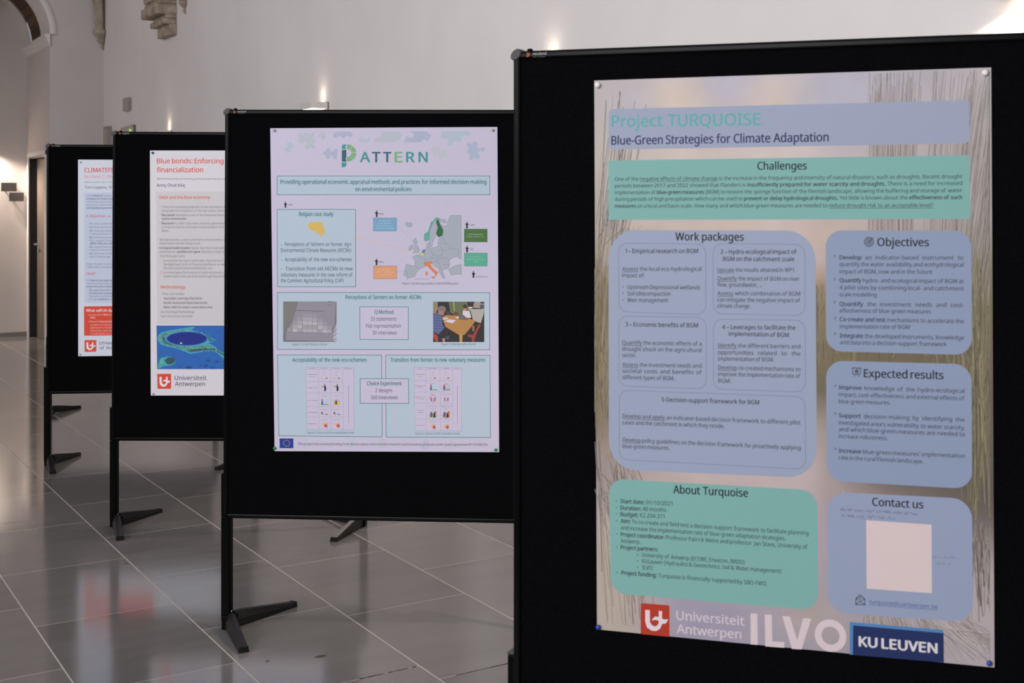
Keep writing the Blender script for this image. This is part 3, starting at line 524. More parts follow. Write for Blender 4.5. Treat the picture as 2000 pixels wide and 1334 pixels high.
  ('o',[(584.0,-425.1),(593.5,-420.4),(595.8,-435.6),(585.1,-436.8)],0.7,(98,104,118),0),
  ('p',[(579.2,-445.0),(585.1,-436.8),(597.0,-440.3),(620.8,-436.8),(626.7,-432.1),(626.7,-408.6),(637.4,-394.5),(644.6,-403.9),(656.4,-422.6),(675.4,-441.3),(703.9,-446.0),(702.7,-467.1),(689.7,-472.9),(677.8,-476.5),(667.1,-485.9),(670.2,-499.9),(665.9,-514.0),(651.7,-518.7),(642.2,-521.1),(651.7,-549.2),(646.9,-551.5),(632.7,-530.5),(627.9,-514.1),(611.3,-504.8),(603.0,-493.1),(575.6,-493.1),(575.6,-509.5),(559.0,-516.6),(539.9,-509.6),(541.1,-488.5),(531.6,-472.1),(559.0,-462.7),(574.4,-469.7)],(158,168,180)),
  ('o',[(579.2,-445.0),(585.1,-436.8),(597.0,-440.3),(620.8,-436.8),(626.7,-432.1),(626.7,-408.6),(637.4,-394.5),(644.6,-403.9),(656.4,-422.6),(675.4,-441.3),(703.9,-446.0),(702.7,-467.1),(689.7,-472.9),(677.8,-476.5),(667.1,-485.9),(670.2,-499.9),(665.9,-514.0),(651.7,-518.7),(642.2,-521.1),(651.7,-549.2),(646.9,-551.5),(632.7,-530.5),(627.9,-514.1),(611.3,-504.8),(603.0,-493.1),(575.6,-493.1),(575.6,-509.5),(559.0,-516.6),(539.9,-509.6),(541.1,-488.5),(531.6,-472.1),(559.0,-462.7),(574.4,-469.7)],0.7,(98,104,118),0),
  ('p',[(507.8,-499.1),(539.9,-506.1),(559.0,-516.6),(544.7,-530.7),(541.1,-544.8),(523.3,-548.4),(511.3,-554.3),(509.0,-543.7),(499.4,-540.3),(501.8,-523.8)],(158,168,180)),
  ('o',[(507.8,-499.1),(539.9,-506.1),(559.0,-516.6),(544.7,-530.7),(541.1,-544.8),(523.3,-548.4),(511.3,-554.3),(509.0,-543.7),(499.4,-540.3),(501.8,-523.8)],0.7,(98,104,118),0),
  ('p',[(665.9,-518.7),(689.7,-503.4),(712.7,-499.8),(712.7,-536.1),(696.8,-535.0),(677.8,-539.7),(670.7,-530.4)],(158,168,180)),
  ('o',[(665.9,-518.7),(689.7,-503.4),(712.7,-499.8),(712.7,-536.1),(696.8,-535.0),(677.8,-539.7),(670.7,-530.4)],0.7,(98,104,118),0),
  ('l',[(544.7,-467.4),(578.0,-481.4),(575.6,-493.1)],0.7,(98,104,118)),
  ('l',[(580.4,-481.4),(589.9,-481.4),(603.0,-476.6),(606.5,-460.2),(598.2,-446.2)],0.7,(98,104,118)),
  ('l',[(606.5,-462.6),(620.8,-469.6),(639.8,-467.2),(641.0,-449.6),(638.6,-436.7)],0.7,(98,104,118)),
  ('l',[(603.0,-476.6),(616.0,-479.0),(635.1,-474.2),(639.8,-467.2)],0.7,(98,104,118)),
  ('l',[(616.0,-489.5),(635.1,-481.3),(654.1,-474.2),(667.1,-485.9)],0.7,(98,104,118)),
  ('l',[(641.0,-449.6),(663.6,-447.2),(675.4,-441.3)],0.7,(98,104,118)),
  ('l',[(626.7,-423.8),(644.6,-422.6),(656.4,-422.6)],0.7,(98,104,118)),
  ('l',[(642.2,-502.3),(654.1,-501.1),(670.2,-499.9)],0.7,(98,104,118)),
  ('l',[(627.9,-493.0),(632.7,-507.0),(642.2,-521.1)],0.7,(98,104,118)),
  ('l',[(606.5,-493.0),(616.0,-490.7),(627.9,-493.0)],0.7,(98,104,118)),
  ('l',[(635.1,-413.3),(645.7,-413.3)],0.7,(98,104,118)),
  ('l',[(501.8,-523.8),(511.3,-523.8),(513.7,-542.6)],0.7,(98,104,118)),
  ('l',[(575.6,-509.5),(576.1,-493.1),(589.9,-486.1)],0.7,(98,104,118)),
  ('l',[(539.9,-554.7),(559.0,-552.3),(578.0,-554.1),(593.5,-551.7)],0.8,(98,104,118)),
 ]),
 ('europe_map','coloured_countries',3,[
  ('p',[(575.6,-388.7),(589.9,-380.5),(597.0,-357.1),(600.6,-345.3),(607.7,-341.8),(618.4,-328.9),(630.3,-330.1),(628.4,-337.8),(616.0,-340.6),(606.5,-350.0),(595.8,-375.8),(594.7,-408.7),(580.4,-416.9),(574.4,-408.7)],(92,164,148)),
  ('o',[(575.6,-388.7),(589.9,-380.5),(597.0,-357.1),(600.6,-345.3),(607.7,-341.8),(618.4,-328.9),(630.3,-330.1),(628.4,-337.8),(616.0,-340.6),(606.5,-350.0),(595.8,-375.8),(594.7,-408.7),(580.4,-416.9),(574.4,-408.7)],0.5,(98,104,118),0),
  ('p',[(618.4,-343.5),(628.4,-334.8),(633.2,-350.0),(645.7,-375.8),(642.2,-394.5),(626.7,-400.4),(619.6,-385.2),(626.0,-364.1)],(46,100,62)),
  ('o',[(618.4,-343.5),(628.4,-334.8),(633.2,-350.0),(645.7,-375.8),(642.2,-394.5),(626.7,-400.4),(619.6,-385.2),(626.0,-364.1)],0.5,(98,104,118),0),
  ('p',[(570.4,-446.2),(579.9,-444.6),(576.1,-459.1),(564.9,-456.8)],(84,134,164)),
  ('o',[(570.4,-446.2),(579.9,-444.6),(576.1,-459.1),(564.9,-456.8)],0.5,(98,104,118),0),
  ('p',[(560.2,-461.5),(572.1,-459.1),(574.7,-470.1),(566.1,-466.9)],(220,210,70)),
  ('o',[(560.2,-461.5),(572.1,-459.1),(574.7,-470.1),(566.1,-466.9)],0.5,(98,104,118),0),
  ('p',[(575.6,-494.3),(603.0,-488.4),(604.2,-495.4),(597.0,-500.1),(608.9,-516.5),(626.7,-529.3),(623.2,-532.9),(618.4,-542.7),(614.9,-544.6),(617.2,-535.2),(592.3,-511.8),(589.9,-506.0),(579.2,-507.7)],(218,122,66)),
  ('o',[(575.6,-494.3),(603.0,-488.4),(604.2,-495.4),(597.0,-500.1),(608.9,-516.5),(626.7,-529.3),(623.2,-532.9),(618.4,-542.7),(614.9,-544.6),(617.2,-535.2),(592.3,-511.8),(589.9,-506.0),(579.2,-507.7)],0.5,(98,104,118),0),
  ('p',[(599.4,-545.8),(613.7,-544.6),(612.5,-553.3)],(218,122,66)),
  ('o',[(599.4,-545.8),(613.7,-544.6),(612.5,-553.3)],0.5,(98,104,118),0),
  ('p',[(581.6,-527.1),(587.5,-525.9),(586.3,-538.8),(581.1,-540.0)],(218,122,66)),
  ('o',[(581.6,-527.1),(587.5,-525.9),(586.3,-538.8),(581.1,-540.0)],0.5,(98,104,118),0),
 ]),
 ('europe_map','pointer_lines',3,[
  ('l',[(328.3,-402.3),(568.4,-464.5)],1.2,(212,190,120)),
  ('e',(328.3,-402.3),3.6,3.5,(212,186,100),0,0,360),
  ('l',[(473.2,-357.2),(530.4,-411.1)],0.5,(150,156,178)),
  ('l',[(473.2,-528.6),(498.2,-522.6)],0.5,(150,156,178)),
  ('l',[(722.9,-393.3),(645.7,-382.8)],0.5,(150,156,178)),
  ('l',[(722.9,-479.9),(711.0,-481.1)],0.5,(150,156,178)),
 ]),
 ('organisation_mark',None,2,[
  ('e',(57.3,-272.1),2.0,2.0,(36,34,40),0,0,360),
  ('p',[(52.2,-277.1),(55.4,-275.3),(59.1,-275.3),(62.3,-277.1),(62.3,-281.1),(60.3,-282.0),(60.0,-292.9),(54.5,-292.9),(54.3,-282.0),(52.2,-281.1)],(36,34,40)),
  ('t','VLM',(67.6,-284.5),(83.3,-284.5),5.09,(52,60,72),0),
 ]),
 ('organisation_mark',None,2,[
  ('e',(398.5,-304.6),2.3,2.2,(36,34,40),0,0,360),
  ('p',[(393.0,-310.0),(396.5,-308.1),(400.5,-308.1),(404.0,-310.0),(404.0,-314.4),(401.7,-315.4),(401.5,-327.1),(395.5,-327.1),(395.3,-315.4),(393.0,-314.4)],(36,34,40)),
  ('t','RVO',(408.3,-318.4),(424.3,-318.4),6.01,(52,60,72),0),
 ]),
 ('organisation_mark',None,2,[
  ('e',(733.5,-345.6),2.2,2.2,(36,34,40),0,0,360),
  ('p',[(728.1,-350.9),(731.6,-349.0),(735.5,-349.0),(738.9,-350.9),(738.9,-355.3),(736.7,-356.3),(736.5,-368.0),(730.6,-368.0),(730.3,-356.3),(728.1,-355.3)],(36,34,40)),
  ('t','LAPP',(743.7,-359.3),(762.0,-359.3),5.98,(52,60,72),0),
 ]),
 ('organisation_mark',None,2,[
  ('e',(734.0,-433.4),2.2,2.1,(36,34,40),0,0,360),
  ('p',[(728.6,-438.7),(732.0,-436.8),(736.0,-436.8),(739.4,-438.7),(739.4,-443.1),(737.2,-444.1),(737.0,-455.7),(731.0,-455.8),(730.8,-444.1),(728.6,-443.1)],(36,34,40)),
  ('t','TAC',(744.2,-446.6),(757.7,-446.6),5.98,(52,60,72),0),
 ]),
 ('organisation_mark',None,2,[
  ('e',(398.0,-480.9),2.3,2.2,(36,34,40),0,0,360),
  ('p',[(392.6,-486.3),(396.1,-484.4),(400.0,-484.3),(403.5,-486.3),(403.5,-490.7),(401.3,-491.7),(401.0,-503.4),(395.1,-503.4),(394.8,-491.7),(392.6,-490.7)],(36,34,40)),
  ('t','IRES',(408.3,-494.2),(423.8,-494.2),6.01,(52,60,72),0),
 ]),
 ('organisation_mark',None,2,[
  ('e',(757.7,-525.8),2.2,2.2,(36,34,40),0,0,360),
  ('p',[(752.3,-531.1),(755.7,-529.2),(759.7,-529.2),(763.1,-531.1),(763.1,-535.5),(760.9,-536.5),(760.7,-548.1),(754.7,-548.2),(754.5,-536.5),(752.3,-535.5)],(36,34,40)),
  ('t','Case Study Leaders',(765.0,-546.0),(811.0,-545.9),3.74,(52,60,72),0),
 ]),
 ('map_caption',None,2,[
  ('t','Figure1: The five case studies of the PATTERN project',(494.0,-573.8),(702.7,-573.1),7.88,(84,88,108),0),
 ]),
 ('map_callout',None,2,[
  ('p',[(386.1,-330.2),(472.5,-330.2),(472.5,-377.8),(386.1,-377.9)],(112,160,190)),
  ('o',[(386.1,-330.2),(472.5,-330.2),(472.5,-377.8),(386.1,-377.9)],0.9,(70,100,120),0),
 ]),
 ('map_callout','callout_text',3,[
  ('t','The Netherlands',(406.4,-343.6),(451.7,-343.6),5.44,(176,200,220),0.3),
  ('s',(402.8,-350.2),(454.1,-350.1),3.0,(176,200,220)),
  ('s',(398.0,-359.6),(461.3,-359.5),3.0,(176,200,220)),
  ('s',(393.3,-368.5),(463.7,-368.4),3.0,(176,200,220)),
 ]),
 ('map_callout',None,2,[
  ('p',[(723.6,-370.3),(808.6,-370.2),(808.6,-417.7),(723.6,-417.8)],(68,108,56)),
  ('o',[(723.6,-370.3),(808.6,-370.2),(808.6,-417.7),(723.6,-417.8)],0.9,(70,100,120),0),
 ]),
 ('map_callout','callout_text',3,[
  ('t','City of Lappeenranta',(737.6,-392.5),(793.9,-392.5),5.42,(170,186,166),0.3),
  ('s',(733.5,-399.1),(797.5,-399.0),3.0,(170,186,166)),
 ]),
 ('map_callout',None,2,[
  ('p',[(724.0,-458.1),(808.6,-457.9),(808.6,-505.4),(724.0,-505.6)],(84,164,140)),
  ('o',[(724.0,-458.1),(808.6,-457.9),(808.6,-505.4),(724.0,-505.6)],0.9,(70,100,120),0),
 ]),
 ('map_callout','callout_text',3,[
  ('s',(741.8,-472.8),(789.2,-472.7),3.0,(150,200,188)),
  ('s',(734.7,-481.5),(797.5,-481.4),3.0,(150,200,188)),
  ('s',(758.4,-490.3),(775.0,-490.3),3.0,(150,200,188)),
 ]),
 ('map_callout',None,2,[
  ('p',[(387.3,-505.8),(472.7,-505.6),(472.7,-553.2),(387.3,-553.5)],(208,152,112)),
  ('o',[(387.3,-505.8),(472.7,-505.6),(472.7,-553.2),(387.3,-553.5)],0.9,(70,100,120),0),
 ]),
 ('map_callout','callout_text',3,[
  ('s',(405.2,-519.8),(452.9,-519.7),3.0,(226,192,172)),
  ('s',(396.8,-528.8),(463.7,-528.6),3.0,(226,192,172)),
  ('s',(406.4,-538.2),(454.1,-538.0),3.0,(226,192,172)),
 ]),
 ('perception_box',None,1,[
  ('p',[(27.7,-604.5),(817.5,-602.6),(817.5,-810.8),(27.1,-814.1)],(172,190,205)),
  ('o',[(27.7,-604.5),(817.5,-602.6),(817.5,-810.8),(27.1,-814.1)],2.0,(66,122,130),0),
 ]),
 ('perception_box','box_heading',2,[
  ('t','Perceptions of farmers on former AECMs',(282.4,-627.9),(564.9,-626.8),14.29,(64,122,126),1.0),
 ]),
 ('perception_box','photo_caption',2,[
  ('t','Figure 2: Q Grid filled by a farmer',(82.9,-799.0),(215.0,-798.2),7.35,(84,92,108),0),
 ]),
 ('perception_box','photo_caption',2,[
  ('t','Figure 3: Interview with a farmer',(638.8,-795.0),(767.7,-794.2),7.3,(84,92,108),0),
 ]),
 ('perception_box','card_grid_photo',2,[
  ('p',[(48.8,-637.7),(248.9,-637.8),(248.9,-785.3),(48.8,-786.4)],(112,112,116)),
  ('p',[(63.9,-638.8),(246.8,-639.8),(236.5,-782.8),(58.7,-779.6)],(138,136,148)),
  ('p',[(48.8,-637.7),(105.4,-638.7),(84.6,-710.8),(55.2,-755.0),(48.8,-755.1)],(118,118,116)),
  ('p',[(238.2,-750.7),(248.9,-713.4),(248.9,-785.3),(235.6,-781.1)],(178,172,190)),
  ('l',[(240.0,-750.6),(248.9,-737.1)],1.6,(72,70,80)),
  ('l',[(238.2,-764.2),(248.9,-754.0)],1.6,(72,70,80)),
  ('l',[(234.8,-779.4),(248.9,-774.3)],1.6,(72,70,80)),
  ('l',[(95.0,-670.1),(202.9,-673.0)],1.5,(84,84,88)),
  ('l',[(215.8,-650.9),(229.6,-651.2)],1.2,(84,84,88)),
  ('l',[(215.8,-637.7),(233.1,-638.3)],1.6,(60,60,66)),
  ('p',[(63.9,-737.3),(80.5,-737.8),(80.5,-749.5),(63.9,-749.0)],(150,148,156)),
  ('l',[(66.3,-743.3),(77.7,-743.5)],0.7,(104,102,110)),
  ('p',[(84.6,-708.4),(101.2,-708.9),(101.2,-721.1),(84.6,-720.7)],(150,148,156)),
  ('l',[(87.0,-714.6),(98.5,-714.8)],0.7,(104,102,110)),
  ('p',[(84.6,-722.9),(101.2,-723.3),(101.2,-735.5),(84.6,-735.1)],(164,162,170)),
  ('l',[(87.0,-729.1),(98.5,-729.3)],0.7,(104,102,110)),
  ('p',[(84.6,-737.3),(101.2,-737.7),(101.2,-750.0),(84.6,-749.5)],(178,176,184)),
  ('l',[(87.0,-743.5),(98.5,-743.7)],0.7,(104,102,110)),
  ('p',[(102.8,-694.8),(119.4,-695.2),(119.4,-707.4),(102.8,-706.9)],(150,148,156)),
  ('l',[(105.2,-700.9),(116.6,-701.2)],0.7,(104,102,110)),
  ('p',[(102.8,-709.1),(119.4,-709.6),(119.4,-721.7),(102.8,-721.3)],(164,162,170)),
  ('l',[(105.2,-715.3),(116.6,-715.5)],0.7,(104,102,110)),
  ('p',[(102.8,-723.5),(119.4,-723.9),(119.4,-736.1),(102.8,-735.6)],(178,176,184)),
  ('l',[(105.2,-729.6),(116.6,-729.9)],0.7,(104,102,110)),
  ('p',[(102.8,-737.8),(119.4,-738.3),(119.4,-750.4),(102.8,-750.0)],(157,155,163)),
  ('l',[(105.2,-744.0),(116.6,-744.2)],0.7,(104,102,110)),
  ('p',[(122.6,-682.5),(139.2,-682.9),(139.2,-694.7),(122.6,-694.3)],(150,148,156)),
  ('l',[(125.1,-688.5),(136.5,-688.7)],0.7,(104,102,110)),
  ('p',[(122.6,-696.5),(139.2,-697.0),(139.2,-708.8),(122.6,-708.4)],(164,162,170)),
  ('l',[(125.1,-702.5),(136.5,-702.7)],0.7,(104,102,110)),
  ('p',[(122.6,-710.6),(139.2,-711.0),(139.2,-722.8),(122.6,-722.4)],(178,176,184)),
  ('l',[(125.1,-716.5),(136.5,-716.8)],0.7,(104,102,110)),
  ('p',[(122.6,-724.6),(139.2,-725.0),(139.2,-736.8),(122.6,-736.4)],(157,155,163)),
  ('l',[(125.1,-730.6),(136.5,-730.8)],0.7,(104,102,110)),
  ('p',[(122.6,-738.6),(139.2,-739.1),(139.2,-750.9),(122.6,-750.5)],(171,169,177)),
  ('l',[(125.1,-744.6),(136.5,-744.8)],0.7,(104,102,110)),
  ('p',[(140.8,-682.7),(157.4,-683.2),(157.4,-695.0),(140.8,-694.6)],(150,148,156)),
  ('l',[(143.2,-688.7),(154.6,-689.0)],0.7,(104,102,110)),
  ('p',[(140.8,-696.8),(157.4,-697.2),(157.4,-709.1),(140.8,-708.7)],(164,162,170)),
  ('l',[(143.2,-702.8),(154.6,-703.0)],0.7,(104,102,110)),
  ('p',[(140.8,-710.9),(157.4,-711.3),(157.4,-723.2),(140.8,-722.8)],(178,176,184)),
  ('l',[(143.2,-716.9),(154.6,-717.1)],0.7,(104,102,110)),
  ('p',[(140.8,-725.0),(157.4,-725.4),(157.4,-737.2),(140.8,-736.8)],(157,155,163)),
  ('l',[(143.2,-731.0),(154.6,-731.2)],0.7,(104,102,110)),
  ('p',[(140.8,-739.0),(157.4,-739.5),(157.4,-751.3),(140.8,-750.9)],(171,169,177)),
  ('l',[(143.2,-745.0),(154.6,-745.3)],0.7,(104,102,110)),
  ('p',[(159.8,-685.2),(176.3,-685.6),(176.3,-697.1),(159.8,-696.7)],(150,148,156)),
  ('l',[(162.2,-691.0),(173.6,-691.2)],0.7,(104,102,110)),
  ('p',[(159.8,-698.9),(176.3,-699.3),(176.3,-710.8),(159.8,-710.3)],(164,162,170)),
  ('l',[(162.2,-704.7),(173.6,-704.9)],0.7,(104,102,110)),
  ('p',[(159.8,-712.5),(176.3,-713.0),(176.3,-724.4),(159.8,-724.0)],(178,176,184)),
  ('l',[(162.2,-718.3),(173.6,-718.6)],0.7,(104,102,110)),
  ('p',[(159.8,-726.2),(176.3,-726.6),(176.3,-738.1),(159.8,-737.7)],(157,155,163)),
  ('l',[(162.2,-732.0),(173.6,-732.2)],0.7,(104,102,110)),
  ('p',[(159.8,-739.9),(176.3,-740.3),(176.3,-751.8),(159.8,-751.4)],(171,169,177)),
  ('l',[(162.2,-745.7),(173.6,-745.9)],0.7,(104,102,110)),
  ('p',[(179.6,-698.6),(196.2,-699.1),(196.2,-710.7),(179.6,-710.3)],(150,148,156)),
  ('l',[(182.0,-704.5),(193.4,-704.8)],0.7,(104,102,110)),
  ('p',[(179.6,-712.5),(196.2,-712.9),(196.2,-724.6),(179.6,-724.1)],(164,162,170)),
  ('l',[(182.0,-718.4),(193.4,-718.6)],0.7,(104,102,110)),
  ('p',[(179.6,-726.3),(196.2,-726.8),(196.2,-738.4),(179.6,-738.0)],(178,176,184)),
  ('l',[(182.0,-732.2),(193.4,-732.5)],0.7,(104,102,110)),
  ('p',[(179.6,-740.2),(196.2,-740.6),(196.2,-752.3),(179.6,-751.8)],(157,155,163)),
  ('l',[(182.0,-746.1),(193.4,-746.3)],0.7,(104,102,110)),
  ('p',[(196.9,-713.0),(213.4,-713.4),(213.4,-725.0),(196.9,-724.6)],(150,148,156)),
  ('l',[(199.3,-718.8),(210.7,-719.1)],0.7,(104,102,110)),
  ('p',[(196.9,-726.8),(213.4,-727.2),(213.4,-738.8),(196.9,-738.4)],(164,162,170)),
  ('l',[(199.3,-732.7),(210.7,-732.9)],0.7,(104,102,110)),
  ('p',[(196.9,-740.6),(213.4,-741.0),(213.4,-752.7),(196.9,-752.2)],(178,176,184)),
  ('l',[(199.3,-746.5),(210.7,-746.7)],0.7,(104,102,110)),
  ('p',[(213.2,-728.1),(229.8,-728.5),(229.8,-739.7),(213.2,-739.3)],(150,148,156)),
  ('l',[(215.7,-733.8),(227.0,-734.0)],0.7,(104,102,110)),
  ('p',[(213.2,-741.5),(229.8,-741.9),(229.8,-753.1),(213.2,-752.6)],(164,162,170)),
  ('l',[(215.7,-747.1),(227.0,-747.3)],0.7,(104,102,110)),
  ('l',[(60.4,-750.3),(231.3,-754.1)],0.8,(70,70,76)),
  ('l',[(60.1,-727.9),(60.4,-750.3)],0.8,(70,70,76)),
  ('l',[(234.8,-727.0),(233.9,-752.4)],1.2,(70,70,76)),
 ]),
 ('perception_box','interview_photo',2,[
  ('p',[(608.3,-636.4),(797.4,-635.7),(797.4,-782.7),(608.3,-783.8)],(46,44,46)),
  ('p',[(608.3,-636.4),(624.8,-636.4),(626.3,-659.2),(618.5,-680.9),(608.3,-677.8)],(142,124,98)),
  ('p',[(665.4,-636.7),(759.1,-636.3),(752.9,-683.3),(687.3,-686.7),(671.7,-674.5)],(98,108,74)),
  ('p',[(682.6,-636.6),(686.1,-636.6),(688.1,-671.3),(685.4,-671.3)],(170,168,110)),
  ('p',[(734.2,-636.4),(760.7,-636.3),(756.0,-655.6),(737.3,-654.9)],(58,48,42)),
  ('p',[(760.7,-635.8),(797.4,-635.7),(797.4,-661.6),(756.0,-657.1)],(150,146,138)),
  ('p',[(783.3,-636.2),(797.4,-636.1),(797.4,-643.1),(784.1,-642.4)],(66,68,74)),
  ('p',[(781.8,-646.2),(797.4,-646.2),(797.4,-660.0),(781.0,-660.1)],(84,84,90)),
  ('p',[(735.7,-662.6),(797.4,-662.3),(795.0,-681.6),(784.9,-714.0),(756.0,-704.9),(748.2,-669.5)],(168,164,158)),
  ('p',[(738.1,-654.9),(754.5,-654.8),(751.3,-660.2),(740.4,-660.3)],(206,200,196)),
  ('p',[(640.4,-692.3),(656.1,-685.3),(695.1,-686.7),(763.8,-703.3),(762.3,-709.5),(723.2,-757.5),(704.5,-757.6),(654.5,-728.5)],(172,128,76)),
  ('p',[(705.3,-754.5),(717.0,-754.4),(716.7,-783.1),(706.1,-783.2)],(190,142,84)),
  ('p',[(752.9,-723.4),(761.5,-723.4),(760.7,-743.4),(752.9,-741.9)],(138,104,64)),
  ('p',[(723.2,-757.5),(762.3,-709.5),(752.9,-726.5),(727.9,-755.9)],(120,86,52)),
  ('p',[(684.2,-677.5),(693.6,-672.8),(702.9,-677.4),(699.8,-685.1),(682.6,-685.2)],(110,62,54)),
  ('p',[(656.1,-671.4),(668.6,-671.4),(674.8,-685.2),(657.6,-685.3)],(70,66,66)),
  ('p',[(608.3,-680.9),(623.2,-676.2),(637.3,-682.3),(641.2,-699.3),(642.0,-717.8),(649.8,-730.1),(638.8,-747.2),(629.5,-758.0),(618.5,-750.3),(608.3,-747.3)],(88,100,146)),
  ('l',[(610.7,-680.9),(612.2,-745.8)],1.4,(62,70,112)),
  ('l',[(615.1,-682.1),(616.9,-744.2)],1.4,(62,70,112)),
  ('l',[(619.4,-683.3),(621.6,-742.6)],1.4,(62,70,112)),
  ('l',[(623.8,-684.5),(626.3,-741.0)],1.4,(62,70,112)),
  ('l',[(628.2,-685.8),(631.0,-739.5)],1.4,(62,70,112)),
  ('l',[(632.6,-687.0),(635.7,-737.9)],1.4,(62,70,112)),
  ('l',[(609.1,-688.6),(640.4,-693.1)],1.2,(120,136,184)),
  ('l',[(609.1,-698.7),(640.4,-702.7)],1.2,(120,136,184)),
  ('l',[(609.1,-708.7),(640.4,-712.3)],1.2,(120,136,184)),
  ('l',[(609.1,-718.7),(640.4,-721.8)],1.2,(120,136,184)),
  ('l',[(609.1,-728.8),(640.4,-731.4)],1.2,(120,136,184)),
  ('l',[(609.1,-738.8),(640.4,-741.0)],1.2,(120,136,184)),
  ('e',(640.4,-664.6),15.7,13.5,(120,112,106),0,0,360),
  ('p',[(628.7,-670.0),(642.0,-670.0),(649.8,-676.1),(646.7,-686.9),(637.3,-683.9),(626.3,-678.5)],(158,122,104)),
  ('p',[(626.3,-758.0),(649.8,-731.7),(660.7,-736.2),(656.1,-754.8),(638.8,-771.9),(627.9,-771.9)],(48,44,48)),
  ('p',[(608.3,-747.3),(626.3,-762.7),(626.3,-783.7),(620.1,-783.7),(608.3,-767.4)],(164,66,58)),
  ('p',[(640.4,-771.8),(652.9,-768.7),(651.4,-783.5),(645.1,-783.5)],(162,136,124)),
  ('p',[(656.1,-762.5),(668.6,-760.9),(667.0,-774.8),(657.6,-774.8)],(72,76,100)),
  ('p',[(642.0,-697.7),(659.2,-693.0),(667.0,-698.4),(649.8,-703.1)],(196,192,204)),
  ('p',[(649.8,-707.7),(668.6,-700.7),(693.6,-703.7),(679.5,-715.3)],(204,202,218)),
  ('p',[(689.7,-694.4),(702.9,-689.0),(702.9,-698.2)],(206,206,212)),
  ('p',[(718.6,-668.1),(727.9,-669.6),(742.0,-669.5),(749.8,-692.6),(743.5,-695.7),(727.9,-694.2),(717.8,-683.5)],(204,198,206)),
  ('e',(726.4,-653.4),7.5,8.0,(66,52,42),0,0,360),
  ('p',[(720.1,-659.6),(732.6,-660.3),(731.1,-668.8),(721.7,-668.8)],(170,128,112)),
  ('p',[(702.9,-684.3),(721.7,-685.0),(741.2,-703.1),(702.9,-701.3)],(104,100,98)),
  ('p',[(726.4,-691.2),(737.3,-694.2),(731.1,-696.5)],(170,132,112)),
  ('p',[(777.1,-717.1),(782.5,-717.1),(783.3,-726.3),(773.2,-740.3),(766.9,-757.3),(759.1,-782.9),(753.7,-782.9),(749.8,-766.6),(737.3,-763.6),(737.3,-754.3),(756.0,-757.3),(770.1,-732.6)],(150,62,54)),
 ]),
 ('perception_box','method_box',2,[
  ('p',[(335.6,-656.1),(516.2,-655.8),(516.2,-775.7),(336.1,-775.7)],(189,186,208)),
  ('o',[(335.6,-656.1),(516.2,-655.8),(516.2,-775.7),(336.1,-775.7)],2.0,(66,122,130),0),
  ('t','Q Method',(390.7,-681.7),(461.2,-681.4),14.27,(64,122,126),1.0),
  ('t','33 statements',(376.3,-707.1),(472.5,-706.6),13.71,(52,60,72),0),
  ('t','Flat representation',(359.3,-732.5),(488.9,-731.8),13.71,(52,60,72),0),
  ('t','30 interviews',(383.0,-757.7),(473.5,-757.2),13.71,(52,60,72),0),
 ]),
 ('acceptability_box',None,1,[
  ('p',[(27.1,-835.0),(417.0,-833.0),(419.0,-1132.8),(32.3,-1132.6)],(172,190,205)),
  ('o',[(27.1,-835.0),(417.0,-833.0),(419.0,-1132.8),(32.3,-1132.6)],2.0,(66,122,130),0),
 ]),
 ('acceptability_box','box_heading',2,[
  ('t','Acceptability of the new eco-schemes',(83.2,-859.5),(361.3,-857.7),14.32,(64,122,126),1.0),
 ]),
 ('acceptability_box','table_caption',2,[
  ('t','Figure 4: Choice card for acceptability survey',(138.7,-1123.1),(314.3,-1121.4),7.34,(84,92,108),0),
 ]),
 ('transition_box',None,1,[
  ('p',[(432.4,-832.9),(818.6,-831.5),(820.6,-1130.9),(433.9,-1133.2)],(172,190,205)),
  ('o',[(432.4,-832.9),(818.6,-831.5),(820.6,-1130.9),(433.9,-1133.2)],2.0,(66,122,130),0),
 ]),
 ('transition_box','box_heading',2,[
  ('t','Transition from former to new voluntary measures',(450.4,-857.1),(800.7,-854.8),14.26,(64,122,126),1.0),
 ]),
 ('transition_box','table_caption',2,[
  ('t','Figure 5: Choice card for transition survey',(543.1,-1122.3),(706.4,-1120.8),7.31,(84,92,108),0),
 ]),
 ('acceptability_box','choice_table',2,[
  ('p',[(133.5,-879.8),(312.1,-879.8),(314.3,-1107.7),(137.6,-1107.6)],(190,186,208)),
  ('o',[(133.5,-879.8),(312.1,-879.8),(314.3,-1107.7),(137.6,-1107.6)],0.6,(120,120,150),0),
  ('l',[(135.2,-887.0),(312.1,-885.7)],0.6,(120,120,150)),
  ('l',[(135.2,-932.5),(271.9,-931.5)],0.6,(120,120,150)),
  ('l',[(135.2,-974.4),(271.9,-973.3)],0.6,(120,120,150)),
  ('l',[(135.2,-1024.2),(271.9,-1023.0)],0.6,(120,120,150)),
  ('l',[(135.2,-1062.8),(271.9,-1061.5)],0.6,(120,120,150)),
  ('l',[(180.7,-879.4),(182.9,-1108.9)],0.6,(120,120,150)),
  ('l',[(226.5,-879.1),(228.6,-1108.5)],0.6,(120,120,150)),
  ('l',[(271.9,-878.8),(274.0,-1108.0)],0.6,(120,120,150)),
  ('s',(144.3,-883.5),(170.0,-883.3),2.0,(40,40,56)),
  ('s',(190.5,-883.2),(215.7,-883.0),2.0,(40,40,56)),
  ('s',(236.1,-882.9),(261.1,-882.7),2.0,(40,40,56)),
  ('s',(278.3,-882.6),(305.7,-882.4),2.0,(40,40,56)),
  ('l',[(293.7,-946.1),(293.7,-1067.7)],1.2,(104,104,130)),
  ('l',[(293.7,-1071.9),(293.7,-1084.6)],1.0,(120,96,130)),
  ('s',(140.8,-906.0),(174.9,-905.7),2.6,(70,70,86)),
  ('s',(146.9,-914.0),(165.6,-913.8),2.6,(70,70,86)),
